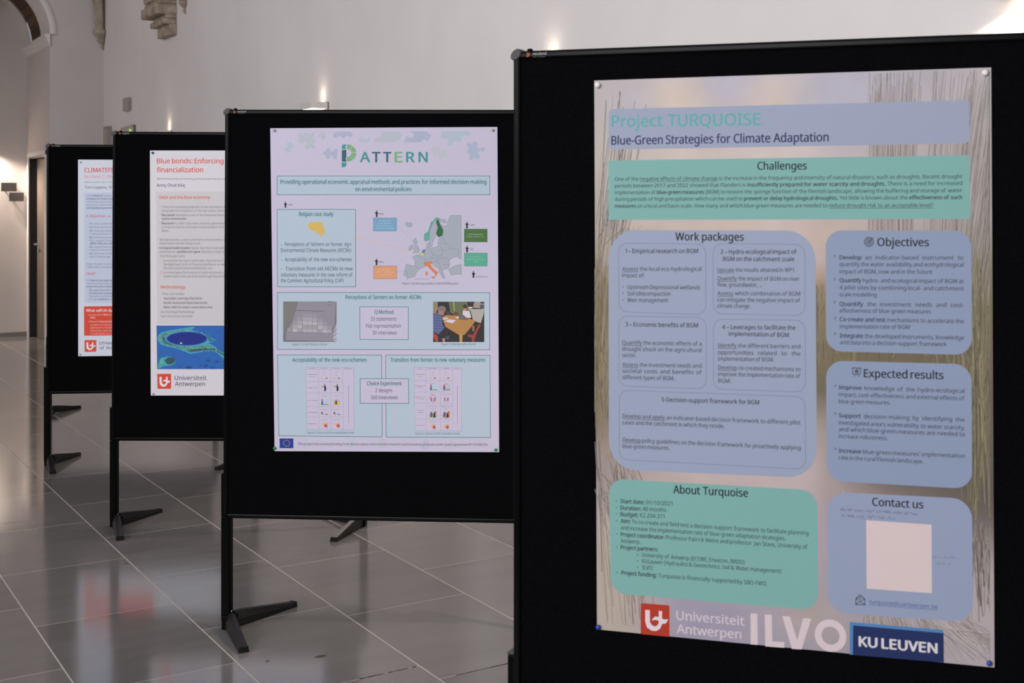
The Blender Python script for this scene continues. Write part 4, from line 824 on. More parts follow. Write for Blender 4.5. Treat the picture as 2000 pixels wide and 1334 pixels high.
  ('s',(138.7,-954.7),(176.4,-954.4),2.6,(70,70,86)),
  ('s',(139.7,-1001.3),(177.1,-1001.0),2.6,(70,70,86)),
  ('s',(140.8,-1045.3),(177.1,-1045.0),2.6,(70,70,86)),
  ('s',(142.6,-1087.0),(174.9,-1086.7),2.6,(70,70,86)),
  ('s',(198.0,-896.3),(208.8,-896.2),1.6,(70,70,86)),
  ('s',(198.6,-940.9),(208.1,-940.8),1.6,(70,70,86)),
  ('s',(194.8,-984.3),(212.0,-984.2),1.6,(70,70,86)),
  ('s',(188.3,-1034.5),(222.8,-1034.3),1.6,(70,70,86)),
  ('s',(190.5,-1072.2),(219.6,-1071.9),1.6,(70,70,86)),
  ('e',(202.3,-907.7),5.2,3.8,(180,180,200),0,0,360),
  ('e',(194.3,-919.4),4.3,2.9,(206,168,140),0,0,360),
  ('e',(211.6,-919.6),3.9,2.6,(190,150,110),0,0,360),
  ('l',[(206.6,-921.4),(214.2,-916.7)],1.6,(90,66,50)),
  ('p',[(201.2,-947.9),(209.0,-947.8),(210.3,-958.4),(207.7,-966.9),(203.0,-966.9),(202.5,-954.2)],(44,44,52)),
  ('e',(204.7,-944.7),2.4,2.3,(60,50,50),0,0,360),
  ('l',[(202.1,-950.4),(194.3,-950.5)],1.4,(44,44,52)),
  ('e',(192.6,-947.9),3.0,3.4,(190,186,120),0,0,360),
  ('e',(194.3,-1047.0),2.6,4.2,(60,44,44),0,0,360),
  ('p',[(191.5,-1052.7),(199.1,-1049.1),(205.5,-1052.6)],(196,150,110)),
  ('e',(211.6,-1051.9),4.3,1.5,(60,60,66),0,0,360),
  ('e',(199.5,-1088.0),6.5,5.1,(206,178,140),0,0,360),
  ('p',[(202.3,-1089.7),(214.2,-1087.4),(214.2,-1100.6),(203.4,-1098.1)],(190,80,74)),
  ('e',(209.9,-1086.4),4.3,3.4,(196,160,110),0,0,360),
  ('s',(244.3,-895.9),(255.1,-895.9),1.6,(70,70,86)),
  ('s',(245.0,-940.6),(254.5,-940.5),1.6,(70,70,86)),
  ('s',(241.1,-984.0),(258.3,-983.8),1.6,(70,70,86)),
  ('s',(234.6,-1034.1),(256.2,-1034.0),1.6,(70,70,86)),
  ('s',(236.8,-1071.8),(265.9,-1071.5),1.6,(70,70,86)),
  ('e',(248.6,-907.3),5.2,3.8,(180,180,200),0,0,360),
  ('e',(240.7,-919.0),4.3,3.0,(206,168,140),0,0,360),
  ('e',(257.9,-919.3),3.9,2.5,(190,150,110),0,0,360),
  ('l',[(252.9,-921.0),(260.5,-916.3)],1.6,(90,66,50)),
  ('p',[(247.6,-947.5),(255.3,-947.5),(256.6,-958.0),(254.0,-966.5),(249.3,-966.5),(248.9,-953.9)],(44,44,52)),
  ('e',(251.0,-944.3),2.4,2.3,(60,50,50),0,0,360),
  ('l',[(248.4,-950.1),(240.7,-950.1)],1.4,(44,44,52)),
  ('e',(238.9,-947.6),3.1,3.4,(190,186,120),0,0,360),
  ('e',(240.7,-1046.6),2.6,4.2,(60,44,44),0,0,360),
  ('p',[(237.9,-1052.3),(245.4,-1048.7),(251.9,-1052.2)],(196,150,110)),
  ('e',(257.9,-1051.5),4.3,1.5,(60,60,66),0,0,360),
  ('e',(245.8,-1087.6),6.5,5.0,(206,178,140),0,0,360),
  ('p',[(248.6,-1089.2),(260.5,-1087.0),(260.5,-1100.1),(249.7,-1097.7)],(190,80,74)),
  ('e',(256.2,-1086.0),4.3,3.4,(196,160,110),0,0,360),
  ('p',[(200.8,-994.4),(217.0,-994.3),(217.0,-1015.5),(200.8,-1015.6)],(170,194,212)),
  ('p',[(191.1,-1015.3),(218.0,-1013.3),(218.0,-1017.2),(191.1,-1017.8)],(100,160,90)),
  ('p',[(192.6,-1003.0),(197.6,-1002.9),(199.1,-1016.0),(191.3,-1016.1)],(64,96,140)),
  ('e',(195.2,-999.6),2.6,3.8,(176,84,84),0,0,360),
  ('e',(249.7,-1005.7),11.9,11.6,(176,176,204),0,0,360),
  ('p',[(237.9,-1004.7),(261.6,-1002.4),(260.5,-1016.8),(238.9,-1017.0)],(206,176,70)),
  ('p',[(244.3,-1000.4),(249.7,-1000.4),(250.8,-1015.2),(244.3,-1015.2)],(66,58,60)),
 ]),
 ('transition_box','choice_table',2,[
  ('p',[(537.8,-877.0),(713.9,-875.8),(713.9,-1107.6),(541.0,-1108.7)],(190,186,208)),
  ('o',[(537.8,-877.0),(713.9,-875.8),(713.9,-1107.6),(541.0,-1108.7)],0.6,(120,120,150),0),
  ('l',[(539.5,-884.6),(713.9,-883.4)],0.6,(120,120,150)),
  ('l',[(539.5,-925.7),(680.2,-924.6)],0.6,(120,120,150)),
  ('l',[(539.5,-967.0),(680.2,-965.9)],0.6,(120,120,150)),
  ('l',[(539.5,-1008.1),(680.2,-1006.9)],0.6,(120,120,150)),
  ('l',[(539.5,-1066.5),(680.2,-1065.2)],0.6,(120,120,150)),
  ('l',[(581.0,-876.7),(583.1,-1108.9)],0.6,(120,120,150)),
  ('l',[(633.9,-876.3),(636.1,-1108.4)],0.6,(120,120,150)),
  ('l',[(680.2,-876.0),(682.3,-1107.9)],0.6,(120,120,150)),
  ('s',(548.5,-880.7),(570.3,-880.6),2.0,(40,40,56)),
  ('s',(590.6,-880.4),(623.2,-880.2),2.0,(40,40,56)),
  ('s',(643.5,-880.1),(669.5,-879.9),2.0,(40,40,56)),
  ('s',(686.6,-879.8),(707.5,-879.6),2.0,(40,40,56)),
  ('l',[(698.8,-943.0),(698.8,-1064.0)],1.2,(104,104,130)),
  ('l',[(698.8,-1068.2),(698.8,-1080.9)],1.0,(120,96,130)),
  ('s',(544.2,-902.7),(575.8,-902.4),2.4,(70,70,86)),
  ('s',(551.7,-909.4),(568.8,-909.2),2.4,(70,70,86)),
  ('s',(541.6,-944.2),(580.1,-943.9),2.4,(70,70,86)),
  ('s',(551.7,-950.5),(569.4,-950.3),2.4,(70,70,86)),
  ('s',(541.0,-984.9),(581.0,-984.6),2.4,(70,70,86)),
  ('s',(547.4,-992.0),(573.7,-991.8),2.4,(70,70,86)),
  ('s',(549.5,-1034.2),(573.0,-1034.0),2.4,(70,70,86)),
  ('s',(550.6,-1041.8),(572.0,-1041.6),2.4,(70,70,86)),
  ('s',(545.9,-1089.0),(575.2,-1088.7),2.4,(70,70,86)),
  ('s',(602.5,-893.4),(612.4,-893.3),1.6,(70,70,86)),
  ('s',(599.1,-936.0),(614.7,-935.9),1.6,(70,70,86)),
  ('s',(596.6,-975.0),(617.9,-974.8),1.6,(70,70,86)),
  ('s',(583.7,-1017.2),(630.7,-1016.8),1.6,(70,70,86)),
  ('s',(592.3,-1023.1),(622.2,-1022.8),1.6,(70,70,86)),
  ('s',(600.8,-1029.1),(613.6,-1029.0),1.6,(70,70,86)),
  ('s',(595.5,-1074.9),(620.5,-1074.6),1.6,(70,70,86)),
  ('e',(606.2,-904.1),5.1,3.8,(180,180,200),0,0,360),
  ('e',(598.3,-915.8),4.2,2.9,(206,168,140),0,0,360),
  ('e',(615.3,-916.1),3.9,2.5,(190,150,110),0,0,360),
  ('l',[(610.4,-917.8),(617.9,-913.1)],1.6,(90,66,50)),
  ('p',[(594.0,-1046.0),(621.1,-1043.7),(621.1,-1060.1),(594.0,-1060.3)],(150,170,80)),
  ('p',[(598.7,-1039.6),(605.1,-1039.6),(606.2,-1057.5),(597.6,-1057.6)],(92,80,150)),
  ('p',[(609.8,-1041.7),(615.8,-1041.6),(616.8,-1059.5),(608.9,-1059.6)],(40,44,70)),
  ('p',[(613.6,-1036.4),(621.1,-1037.3),(620.5,-1044.7),(614.7,-1045.8)],(210,92,70)),
  ('e',(603.4,-1091.2),6.0,5.5,(206,178,140),0,0,360),
  ('p',[(606.8,-1090.1),(616.8,-1088.4),(616.8,-1101.6),(607.2,-1100.2)],(176,84,74)),
  ('e',(612.6,-1087.5),4.7,3.4,(196,160,110),0,0,360),
  ('s',(651.6,-893.1),(661.4,-893.0),1.6,(70,70,86)),
  ('s',(648.2,-935.6),(663.8,-935.5),1.6,(70,70,86)),
  ('s',(638.2,-974.7),(674.5,-974.4),1.6,(70,70,86)),
  ('s',(632.9,-1016.8),(679.8,-1016.4),1.6,(70,70,86)),
  ('s',(641.4,-1022.6),(671.3,-1022.4),1.6,(70,70,86)),
  ('s',(649.9,-1028.7),(662.7,-1028.6),1.6,(70,70,86)),
  ('s',(644.6,-1074.4),(669.5,-1074.2),1.6,(70,70,86)),
  ('e',(655.3,-903.8),5.1,3.8,(180,180,200),0,0,360),
  ('e',(647.4,-915.4),4.2,3.0,(206,168,140),0,0,360),
  ('e',(664.4,-915.7),3.9,2.5,(190,150,110),0,0,360),
  ('l',[(659.5,-917.4),(667.0,-912.7)],1.6,(90,66,50)),
  ('p',[(643.1,-1045.6),(670.2,-1043.2),(670.2,-1059.6),(643.1,-1059.9)],(150,170,80)),
  ('p',[(647.8,-1039.2),(654.2,-1039.2),(655.3,-1057.0),(646.7,-1057.1)],(92,80,150)),
  ('p',[(658.9,-1041.2),(664.9,-1041.2),(665.9,-1059.1),(658.0,-1059.1)],(40,44,70)),
  ('p',[(662.7,-1035.9),(670.2,-1036.9),(669.5,-1044.3),(663.8,-1045.4)],(210,92,70)),
  ('e',(652.5,-1090.8),6.0,5.4,(206,178,140),0,0,360),
  ('p',[(655.9,-1089.7),(665.9,-1087.9),(665.9,-1101.2),(656.3,-1099.8)],(176,84,74)),
  ('e',(661.7,-1087.1),4.6,3.4,(196,160,110),0,0,360),
  ('p',[(606.2,-937.4),(622.2,-937.3),(622.2,-958.4),(606.2,-958.5)],(170,194,212)),
  ('p',[(596.6,-958.1),(623.2,-956.2),(623.2,-960.0),(596.6,-960.7)],(100,160,90)),
  ('p',[(598.0,-945.9),(603.0,-945.9),(604.5,-958.9),(596.8,-959.0)],(64,96,140)),
  ('e',(600.6,-942.5),2.6,3.8,(176,84,84),0,0,360),
  ('p',[(655.3,-937.0),(671.3,-936.9),(671.3,-958.0),(655.3,-958.1)],(170,194,212)),
  ('p',[(645.7,-957.7),(672.3,-955.9),(672.3,-959.6),(645.7,-960.3)],(100,160,90)),
  ('p',[(647.1,-945.5),(652.1,-945.5),(653.6,-958.5),(645.9,-958.6)],(64,96,140)),
  ('e',(649.7,-942.1),2.6,3.8,(176,84,84),0,0,360),
  ('e',(656.7,-949.0),12.0,11.8,(176,70,74),0.9,0,360),
  ('l',[(648.4,-940.7),(665.5,-957.4)],1.2,(176,70,74)),
  ('p',[(604.7,-990.1),(601.9,-984.8),(599.3,-989.1),(601.0,-1000.7),(605.3,-1000.6)],(150,104,110)),
  ('p',[(611.1,-990.0),(613.9,-984.7),(616.4,-988.9),(614.7,-1000.5),(610.4,-1000.6)],(150,104,110)),
  ('p',[(654.2,-989.7),(651.4,-984.4),(648.9,-988.7),(650.6,-1000.2),(654.8,-1000.2)],(150,104,110)),
  ('p',[(660.6,-989.6),(663.4,-984.3),(665.9,-988.5),(664.2,-1000.1),(659.9,-1000.2)],(150,104,110)),
  ('e',(607.9,-990.1),12.4,12.2,(186,64,72),0.9,0,360),
  ('e',(657.8,-1052.8),9.4,9.3,(190,60,66),0.84,0,360),
 ]),
 ('choice_box',None,3,[
  ('p',[(337.1,-919.7),(516.7,-918.9),(517.7,-1008.9),(337.1,-1009.9)],(189,186,208)),
  ('o',[(337.1,-919.7),(516.7,-918.9),(517.7,-1008.9),(337.1,-1009.9)],2.0,(66,122,130),0),
 ]),
 ('choice_box','choice_text',4,[
  ('t','Choice Experiment',(362.4,-943.8),(491.5,-942.9),14.27,(64,122,126),1.0),
  ('t','2 designs',(393.8,-968.9),(456.6,-968.4),13.71,(52,60,72),0),
  ('t','500 interviews',(377.3,-994.9),(477.1,-994.1),13.71,(52,60,72),0),
 ]),
 ('blue_flag',None,2,[
  ('p',[(35.0,-1142.1),(87.0,-1141.6),(87.0,-1177.6),(35.5,-1177.7)],(30,56,136)),
 ]),
 ('blue_flag','flag_stars',3,[
  ('p',[(73.1,-1157.4),(73.6,-1158.8),(75.2,-1158.8),(73.9,-1159.8),(74.4,-1161.2),(73.1,-1160.4),(71.8,-1161.2),(72.3,-1159.8),(71.1,-1158.9),(72.6,-1158.8)],(206,190,110)),
  ('p',[(71.6,-1163.1),(72.1,-1164.6),(73.6,-1164.6),(72.4,-1165.5),(72.8,-1167.0),(71.6,-1166.1),(70.3,-1167.0),(70.7,-1165.5),(69.5,-1164.6),(71.0,-1164.6)],(206,190,110)),
  ('p',[(67.3,-1167.4),(67.8,-1168.8),(69.3,-1168.8),(68.1,-1169.7),(68.5,-1171.2),(67.3,-1170.3),(66.0,-1171.2),(66.5,-1169.8),(65.2,-1168.9),(66.8,-1168.8)],(206,190,110)),
  ('p',[(61.4,-1169.0),(61.9,-1170.4),(63.5,-1170.4),(62.3,-1171.3),(62.7,-1172.8),(61.4,-1171.9),(60.2,-1172.8),(60.6,-1171.4),(59.4,-1170.4),(60.9,-1170.4)],(206,190,110)),
  ('p',[(55.6,-1167.5),(56.1,-1168.9),(57.7,-1168.9),(56.4,-1169.9),(56.9,-1171.3),(55.6,-1170.5),(54.3,-1171.3),(54.8,-1169.9),(53.5,-1169.0),(55.1,-1168.9)],(206,190,110)),
  ('p',[(51.3,-1163.3),(51.8,-1164.8),(53.4,-1164.8),(52.1,-1165.7),(52.6,-1167.2),(51.3,-1166.3),(50.0,-1167.2),(50.5,-1165.7),(49.3,-1164.8),(50.8,-1164.8)],(206,190,110)),
  ('p',[(49.8,-1157.6),(50.3,-1159.1),(51.8,-1159.1),(50.6,-1160.0),(51.0,-1161.5),(49.8,-1160.6),(48.5,-1161.5),(48.9,-1160.0),(47.7,-1159.1),(49.2,-1159.1)],(206,190,110)),
  ('p',[(51.3,-1151.9),(51.8,-1153.3),(53.4,-1153.3),(52.1,-1154.3),(52.6,-1155.7),(51.3,-1154.9),(50.0,-1155.7),(50.5,-1154.3),(49.3,-1153.4),(50.8,-1153.3)],(206,190,110)),
  ('p',[(55.6,-1147.7),(56.1,-1149.1),(57.7,-1149.1),(56.4,-1150.0),(56.9,-1151.5),(55.6,-1150.6),(54.3,-1151.5),(54.8,-1150.0),(53.5,-1149.1),(55.1,-1149.1)],(206,190,110)),
  ('p',[(61.4,-1146.1),(61.9,-1147.5),(63.5,-1147.5),(62.3,-1148.4),(62.7,-1149.9),(61.4,-1149.0),(60.2,-1149.9),(60.6,-1148.5),(59.4,-1147.5),(60.9,-1147.5)],(206,190,110)),
  ('p',[(67.3,-1147.5),(67.8,-1149.0),(69.3,-1149.0),(68.1,-1149.9),(68.5,-1151.4),(67.3,-1150.5),(66.0,-1151.4),(66.5,-1149.9),(65.2,-1149.0),(66.8,-1149.0)],(206,190,110)),
  ('p',[(71.6,-1151.7),(72.1,-1153.1),(73.6,-1153.1),(72.4,-1154.1),(72.8,-1155.5),(71.6,-1154.7),(70.3,-1155.5),(70.7,-1154.1),(69.5,-1153.2),(71.0,-1153.1)],(206,190,110)),
 ]),
 ('funding_note',None,2,[
  ('t','This project has received funding from the European union Horizon research and innovation program under grant agreement N°101056734',(103.4,-1165.6),(809.1,-1161.4),8.85,(70,76,92),0),
 ]),
]
PRINT_3 = [
 ('title_text',None,1,[
  ('t','Blue bonds: Enforcing',(34.3,-62.7),(357.7,-62.7),23.97,(204,78,66),0.8),
  ('t','financialization',(34.3,-105.9),(258.4,-105.8),23.97,(204,78,66),0.8),
 ]),
 ('byline_text',None,1,[
  ('t','IMDO Research day on financing, protecting and valuing nature',(33.6,-142.0),(384.9,-142.0),8.49,(110,104,112),0.3),
  ('t','Arınç Onat Kılıç',(32.4,-176.6),(172.0,-176.6),14.98,(56,56,96),0.4),
 ]),
 ('grey_panel',None,1,[
  ('p',[(28.9,-200.5),(759.5,-200.4),(759.5,-847.5),(36.1,-847.2)],(192,187,192)),
 ]),
 ('grey_panel','panel_text',2,[
  ('t','Debt and the blue economy',(47.2,-235.5),(293.6,-235.5),15.48,(204,78,66),0.6),
  ('e',(49.6,-273.4),2.1,2.0,(204,78,66),0,0,360),
  ('e',(49.6,-313.3),2.1,2.0,(204,78,66),0,0,360),
  ('e',(49.6,-353.6),2.1,2.1,(204,78,66),0,0,360),
  ('t','There is an increasing emphasis on the importance of',(57.4,-280.4),(368.4,-280.4),10.99,(104,100,106),0),
  ('t','along with the recognition of the role oceans and seas',(57.4,-298.5),(374.6,-298.5),10.99,(104,100,106),0),
  ('t','**Blue bonds** emerged as one of the innovative finance',(57.4,-319.9),(370.5,-319.9),10.99,(104,100,106),0),
  ('t','**marine environment**.',(57.4,-337.6),(179.4,-337.6),10.99,(104,100,106),0),
  ('t',"**Blue bond** is a 'debt instrument issued by governments",(57.4,-360.2),(376.7,-360.2),10.99,(104,100,106),0),
  ('t','to finance marine and ocean-based projects that have',(57.4,-378.3),(393.1,-378.4),10.99,(104,100,106),0),
  ('t','Bank)',(57.4,-396.4),(90.3,-396.4),10.99,(104,100,106),0),
  ('t','With blue bonds, oceans and marine environments have',(47.2,-440.1),(384.9,-440.1),10.99,(104,100,106),0),
  ('t','Global North and the Global South.',(47.2,-458.2),(247.2,-458.2),10.99,(104,100,106),0),
  ('t','**Ecological modernization** implies that the conservation',(47.2,-480.4),(370.5,-480.5),10.99,(104,100,106),0),
  ('t','presented as a **positive-sum game** whereby private actors',(47.2,-498.5),(384.9,-498.6),10.99,(104,100,106),0),
  ('t','This PhD project aims',(47.2,-519.9),(170.0,-520.0),10.99,(104,100,106),0),
  ('t','to examine the way in which debt, legal terms of',(66.5,-542.2),(357.3,-542.2),10.99,(104,100,106),0),
  ('t','the legitimate forms of financial assistance, as well',(66.5,-560.3),(366.4,-560.3),10.99,(104,100,106),0),
  ('t','the international environmental law, and',(66.5,-578.4),(301.9,-578.4),10.99,(104,100,106),0),
  ('t','to investigate the long-term socio-economic, and',(66.5,-599.8),(380.8,-599.9),10.99,(104,100,106),0),
  ('t','modernization that are enforced through blue bonds',(66.5,-618.7),(368.4,-618.8),10.99,(104,100,106),0),
  ('t','(1)',(47.6,-542.2),(62.3,-542.2),10.99,(214,160,140),0),
  ('t','(2)',(47.6,-599.8),(62.3,-599.8),10.99,(214,130,110),0),
  ('t','Methodology',(52.3,-673.0),(172.4,-673.1),14.98,(204,78,66),0.6),
  ('t','Three case studies:',(58.8,-704.2),(167.6,-704.2),11.24,(104,100,106),0),
  ('t','Seychelles sovereign blue bond',(67.2,-726.3),(251.3,-726.4),11.24,(104,100,106),0.8),
  ('t','Nordic Investment Bank blue bonds',(67.2,-747.9),(279.3,-748.0),11.24,(104,100,106),0.8),
  ('t','Belize debt-for-ocean conservation deal.',(67.2,-769.4),(306.2,-769.5),11.24,(104,100,106),0.8),
  ('t','Doctrinal legal methodology',(52.3,-792.2),(217.2,-792.3),11.24,(104,100,106),0),
  ('t','Semi-structured interviews',(52.8,-813.1),(208.2,-813.2),11.24,(104,100,106),0),
 ]),
 ('sea_photo',None,1,[
  ('p',[(32.0,-853.6),(889.4,-854.0),(889.4,-1066.8),(35.2,-1066.2)],(38,92,168)),
  ('p',[(46.7,-861.7),(55.3,-860.2),(63.9,-862.3),(57.0,-863.8)],(34,80,156)),
  ('p',[(360.5,-1023.3),(369.2,-1021.8),(377.9,-1023.9),(370.9,-1025.4)],(44,104,180)),
  ('p',[(110.9,-1060.0),(117.6,-1058.5),(124.3,-1060.6),(118.9,-1062.1)],(34,80,156)),
  ('p',[(344.1,-1056.4),(347.1,-1054.9),(350.1,-1057.0),(347.7,-1058.5)],(30,74,150)),
  ('p',[(309.8,-1010.6),(316.2,-1009.1),(322.6,-1011.2),(317.5,-1012.7)],(52,116,186)),
  ('p',[(381.4,-998.8),(389.6,-997.3),(397.7,-999.4),(391.2,-1000.9)],(44,104,180)),
  ('p',[(399.2,-1002.1),(403.5,-1000.6),(407.8,-1002.7),(404.4,-1004.2)],(44,104,180)),
  ('p',[(338.2,-967.9),(344.0,-966.4),(349.8,-968.5),(345.1,-970.0)],(30,74,150)),
  ('p',[(400.1,-939.8),(405.0,-938.3),(409.9,-940.4),(406.0,-941.9)],(52,116,186)),
  ('p',[(111.5,-968.4),(118.4,-966.9),(125.3,-969.0),(119.8,-970.5)],(52,116,186)),
  ('p',[(243.6,-951.6),(252.3,-950.1),(261.1,-952.2),(254.1,-953.7)],(52,116,186)),
  ('p',[(397.5,-1017.3),(400.7,-1015.8),(403.9,-1017.9),(401.4,-1019.4)],(44,104,180)),
  ('p',[(65.2,-884.8),(67.8,-883.3),(70.3,-885.4),(68.3,-886.9)],(30,74,150)),
  ('p',[(356.2,-997.3),(362.2,-995.9),(368.1,-998.0),(363.4,-999.4)],(52,116,186)),
  ('p',[(44.8,-907.9),(52.1,-906.4),(59.4,-908.5),(53.6,-910.0)],(44,104,180)),
  ('p',[(50.1,-922.5),(53.2,-921.0),(56.3,-923.1),(53.8,-924.6)],(34,80,156)),
  ('p',[(391.9,-989.7),(398.2,-988.2),(404.6,-990.3),(399.5,-991.8)],(44,104,180)),
  ('p',[(332.4,-992.1),(341.0,-990.6),(349.7,-992.7),(342.8,-994.2)],(34,80,156)),
  ('p',[(263.2,-1000.0),(270.3,-998.5),(277.5,-1000.6),(271.8,-1002.1)],(44,104,180)),
  ('p',[(232.7,-871.5),(236.0,-870.0),(239.4,-872.1),(236.7,-873.6)],(52,116,186)),
  ('p',[(245.0,-967.9),(249.3,-966.4),(253.6,-968.5),(250.2,-970.0)],(30,74,150)),
  ('p',[(48.7,-1037.4),(51.0,-1035.9),(53.4,-1038.0),(51.5,-1039.5)],(44,104,180)),
  ('p',[(72.0,-881.3),(78.3,-879.8),(84.6,-881.9),(79.6,-883.4)],(34,80,156)),
  ('p',[(130.9,-971.1),(136.4,-969.6),(141.8,-971.7),(137.5,-973.2)],(44,104,180)),
  ('p',[(394.6,-950.5),(401.8,-949.0),(408.9,-951.1),(403.2,-952.6)],(30,74,150)),
  ('p',[(113.2,-955.0),(121.5,-953.5),(129.8,-955.6),(123.1,-957.1)],(52,116,186)),
  ('p',[(160.4,-990.3),(168.7,-988.8),(177.0,-990.9),(170.4,-992.4)],(34,80,156)),
  ('p',[(368.5,-901.2),(374.6,-899.7),(380.7,-901.8),(375.8,-903.3)],(52,116,186)),
  ('p',[(353.8,-955.7),(361.6,-954.2),(369.5,-956.3),(363.2,-957.8)],(34,80,156)),
  ('p',[(397.1,-1041.0),(405.3,-1039.5),(413.4,-1041.6),(406.9,-1043.1)],(34,80,156)),
  ('p',[(281.3,-965.8),(290.2,-964.3),(299.1,-966.4),(291.9,-967.9)],(52,116,186)),
  ('p',[(411.9,-894.1),(414.4,-892.6),(416.9,-894.7),(414.9,-896.2)],(44,104,180)),
  ('p',[(53.1,-996.2),(57.6,-994.7),(62.1,-996.8),(58.5,-998.3)],(44,104,180)),
  ('p',[(318.4,-881.6),(327.2,-880.1),(336.1,-882.2),(329.0,-883.7)],(34,80,156)),
  ('p',[(66.2,-903.9),(70.3,-902.4),(74.3,-904.5),(71.1,-906.0)],(34,80,156)),
  ('p',[(396.7,-1057.4),(399.0,-1055.9),(401.3,-1058.0),(399.4,-1059.5)],(44,104,180)),
  ('p',[(176.5,-1059.2),(184.5,-1057.7),(192.5,-1059.8),(186.1,-1061.3)],(30,74,150)),
  ('p',[(51.1,-942.1),(59.9,-940.6),(68.7,-942.7),(61.6,-944.2)],(52,116,186)),
  ('p',[(321.1,-923.7),(324.8,-922.2),(328.5,-924.3),(325.5,-925.8)],(30,74,150)),
  ('p',[(395.2,-1048.9),(399.3,-1047.4),(403.4,-1049.5),(400.1,-1051.0)],(30,74,150)),
  ('p',[(420.6,-1048.1),(425.6,-1046.6),(430.6,-1048.7),(426.6,-1050.2)],(44,104,180)),
  ('p',[(140.6,-962.4),(143.0,-960.9),(145.5,-963.0),(143.5,-964.5)],(52,116,186)),
  ('p',[(283.0,-996.3),(289.5,-994.8),(296.1,-996.9),(290.9,-998.4)],(52,116,186)),
  ('p',[(72.3,-1059.9),(75.7,-1058.4),(79.0,-1060.5),(76.4,-1062.0)],(34,80,156)),
  ('p',[(320.2,-1049.4),(324.1,-1047.9),(328.1,-1050.0),(324.9,-1051.5)],(44,104,180)),
  ('p',[(396.6,-960.1),(399.7,-958.6),(402.7,-960.7),(400.3,-962.2)],(52,116,186)),
  ('p',[(40.5,-974.5),(44.2,-973.0),(47.8,-975.1),(44.9,-976.6)],(34,80,156)),
  ('p',[(135.8,-1030.6),(138.8,-1029.1),(141.8,-1031.2),(139.4,-1032.7)],(52,116,186)),
  ('p',[(157.0,-974.0),(163.7,-972.5),(170.4,-974.6),(165.0,-976.1)],(34,80,156)),
  ('p',[(304.3,-1061.5),(312.6,-1060.0),(320.9,-1062.1),(314.2,-1063.6)],(34,80,156)),
  ('p',[(342.3,-1022.1),(349.1,-1020.6),(355.9,-1022.7),(350.5,-1024.2)],(52,116,186)),
  ('p',[(51.4,-924.1),(55.8,-922.6),(60.3,-924.7),(56.7,-926.2)],(52,116,186)),
  ('p',[(435.3,-891.0),(442.6,-889.5),(449.9,-891.6),(444.1,-893.1)],(34,80,156)),
  ('p',[(423.1,-1052.9),(429.9,-1051.4),(436.8,-1053.5),(431.3,-1055.0)],(34,80,156)),
  ('p',[(308.9,-911.4),(317.4,-909.9),(325.8,-912.0),(319.1,-913.5)],(30,74,150)),
  ('p',[(79.4,-898.5),(82.6,-897.0),(85.7,-899.1),(83.2,-900.6)],(30,74,150)),
  ('p',[(279.9,-959.4),(284.4,-957.9),(288.8,-960.0),(285.3,-961.5)],(30,74,150)),
  ('p',[(337.4,-1029.7),(344.7,-1028.2),(352.1,-1030.3),(346.2,-1031.8)],(34,80,156)),
  ('p',[(184.0,-1035.1),(192.6,-1033.6),(201.2,-1035.7),(194.3,-1037.2)],(52,116,186)),
  ('p',[(192.1,-967.5),(195.1,-966.0),(198.1,-968.1),(195.7,-969.6)],(44,104,180)),
  ('p',[(123.1,-863.1),(126.6,-861.6),(130.2,-863.7),(127.3,-865.2)],(52,116,186)),
  ('p',[(416.0,-959.8),(418.5,-958.3),(421.0,-960.4),(419.0,-961.9)],(52,116,186)),
  ('p',[(360.3,-1022.3),(363.6,-1020.8),(366.9,-1022.9),(364.3,-1024.4)],(30,74,150)),
  ('p',[(286.4,-929.6),(288.7,-928.1),(291.0,-930.2),(289.1,-931.7)],(44,104,180)),
  ('p',[(217.8,-1010.1),(226.3,-1008.6),(234.7,-1010.7),(228.0,-1012.2)],(30,74,150)),
  ('p',[(59.3,-873.6),(62.6,-872.1),(65.9,-874.2),(63.2,-875.7)],(34,80,156)),
  ('p',[(110.4,-983.7),(116.7,-982.2),(122.9,-984.3),(117.9,-985.8)],(34,80,156)),
  ('p',[(329.7,-862.4),(334.9,-860.9),(340.1,-863.0),(335.9,-864.5)],(44,104,180)),
  ('p',[(288.1,-885.1),(294.4,-883.6),(300.8,-885.7),(295.7,-887.2)],(44,104,180)),
  ('p',[(256.9,-1054.3),(265.5,-1052.8),(274.0,-1054.9),(267.2,-1056.4)],(52,116,186)),
  ('p',[(278.1,-1055.7),(280.6,-1054.2),(283.0,-1056.3),(281.1,-1057.8)],(44,104,180)),
  ('p',[(184.9,-1034.6),(188.5,-1033.1),(192.0,-1035.2),(189.2,-1036.7)],(30,74,150)),
  ('p',[(371.7,-872.9),(378.1,-871.4),(384.6,-873.5),(379.4,-875.0)],(44,104,180)),
  ('p',[(435.9,-887.1),(442.9,-885.6),(449.9,-887.7),(444.3,-889.2)],(34,80,156)),
  ('p',[(323.5,-867.3),(331.3,-865.8),(339.2,-867.9),(332.9,-869.4)],(44,104,180)),
  ('p',[(37.3,-924.9),(37.3,-906.9),(52.3,-889.0),(91.1,-878.5),(133.0,-871.1),(171.8,-865.1),(207.7,-859.1),(219.6,-862.1),(201.7,-874.1),(216.6,-883.1),(261.5,-895.1),(285.4,-895.1),(297.3,-913.1),(330.2,-927.5),(297.3,-934.0),(285.4,-940.0),(321.2,-958.0),(345.2,-982.0),(369.1,-991.0),(440.8,-1006.0),(440.8,-1024.0),(363.1,-1020.9),(336.2,-994.0),(309.3,-976.0),(255.5,-981.9),(198.7,-992.4),(159.9,-977.4),(127.0,-963.9),(82.2,-954.9),(52.3,-945.9)],(62,150,180)),
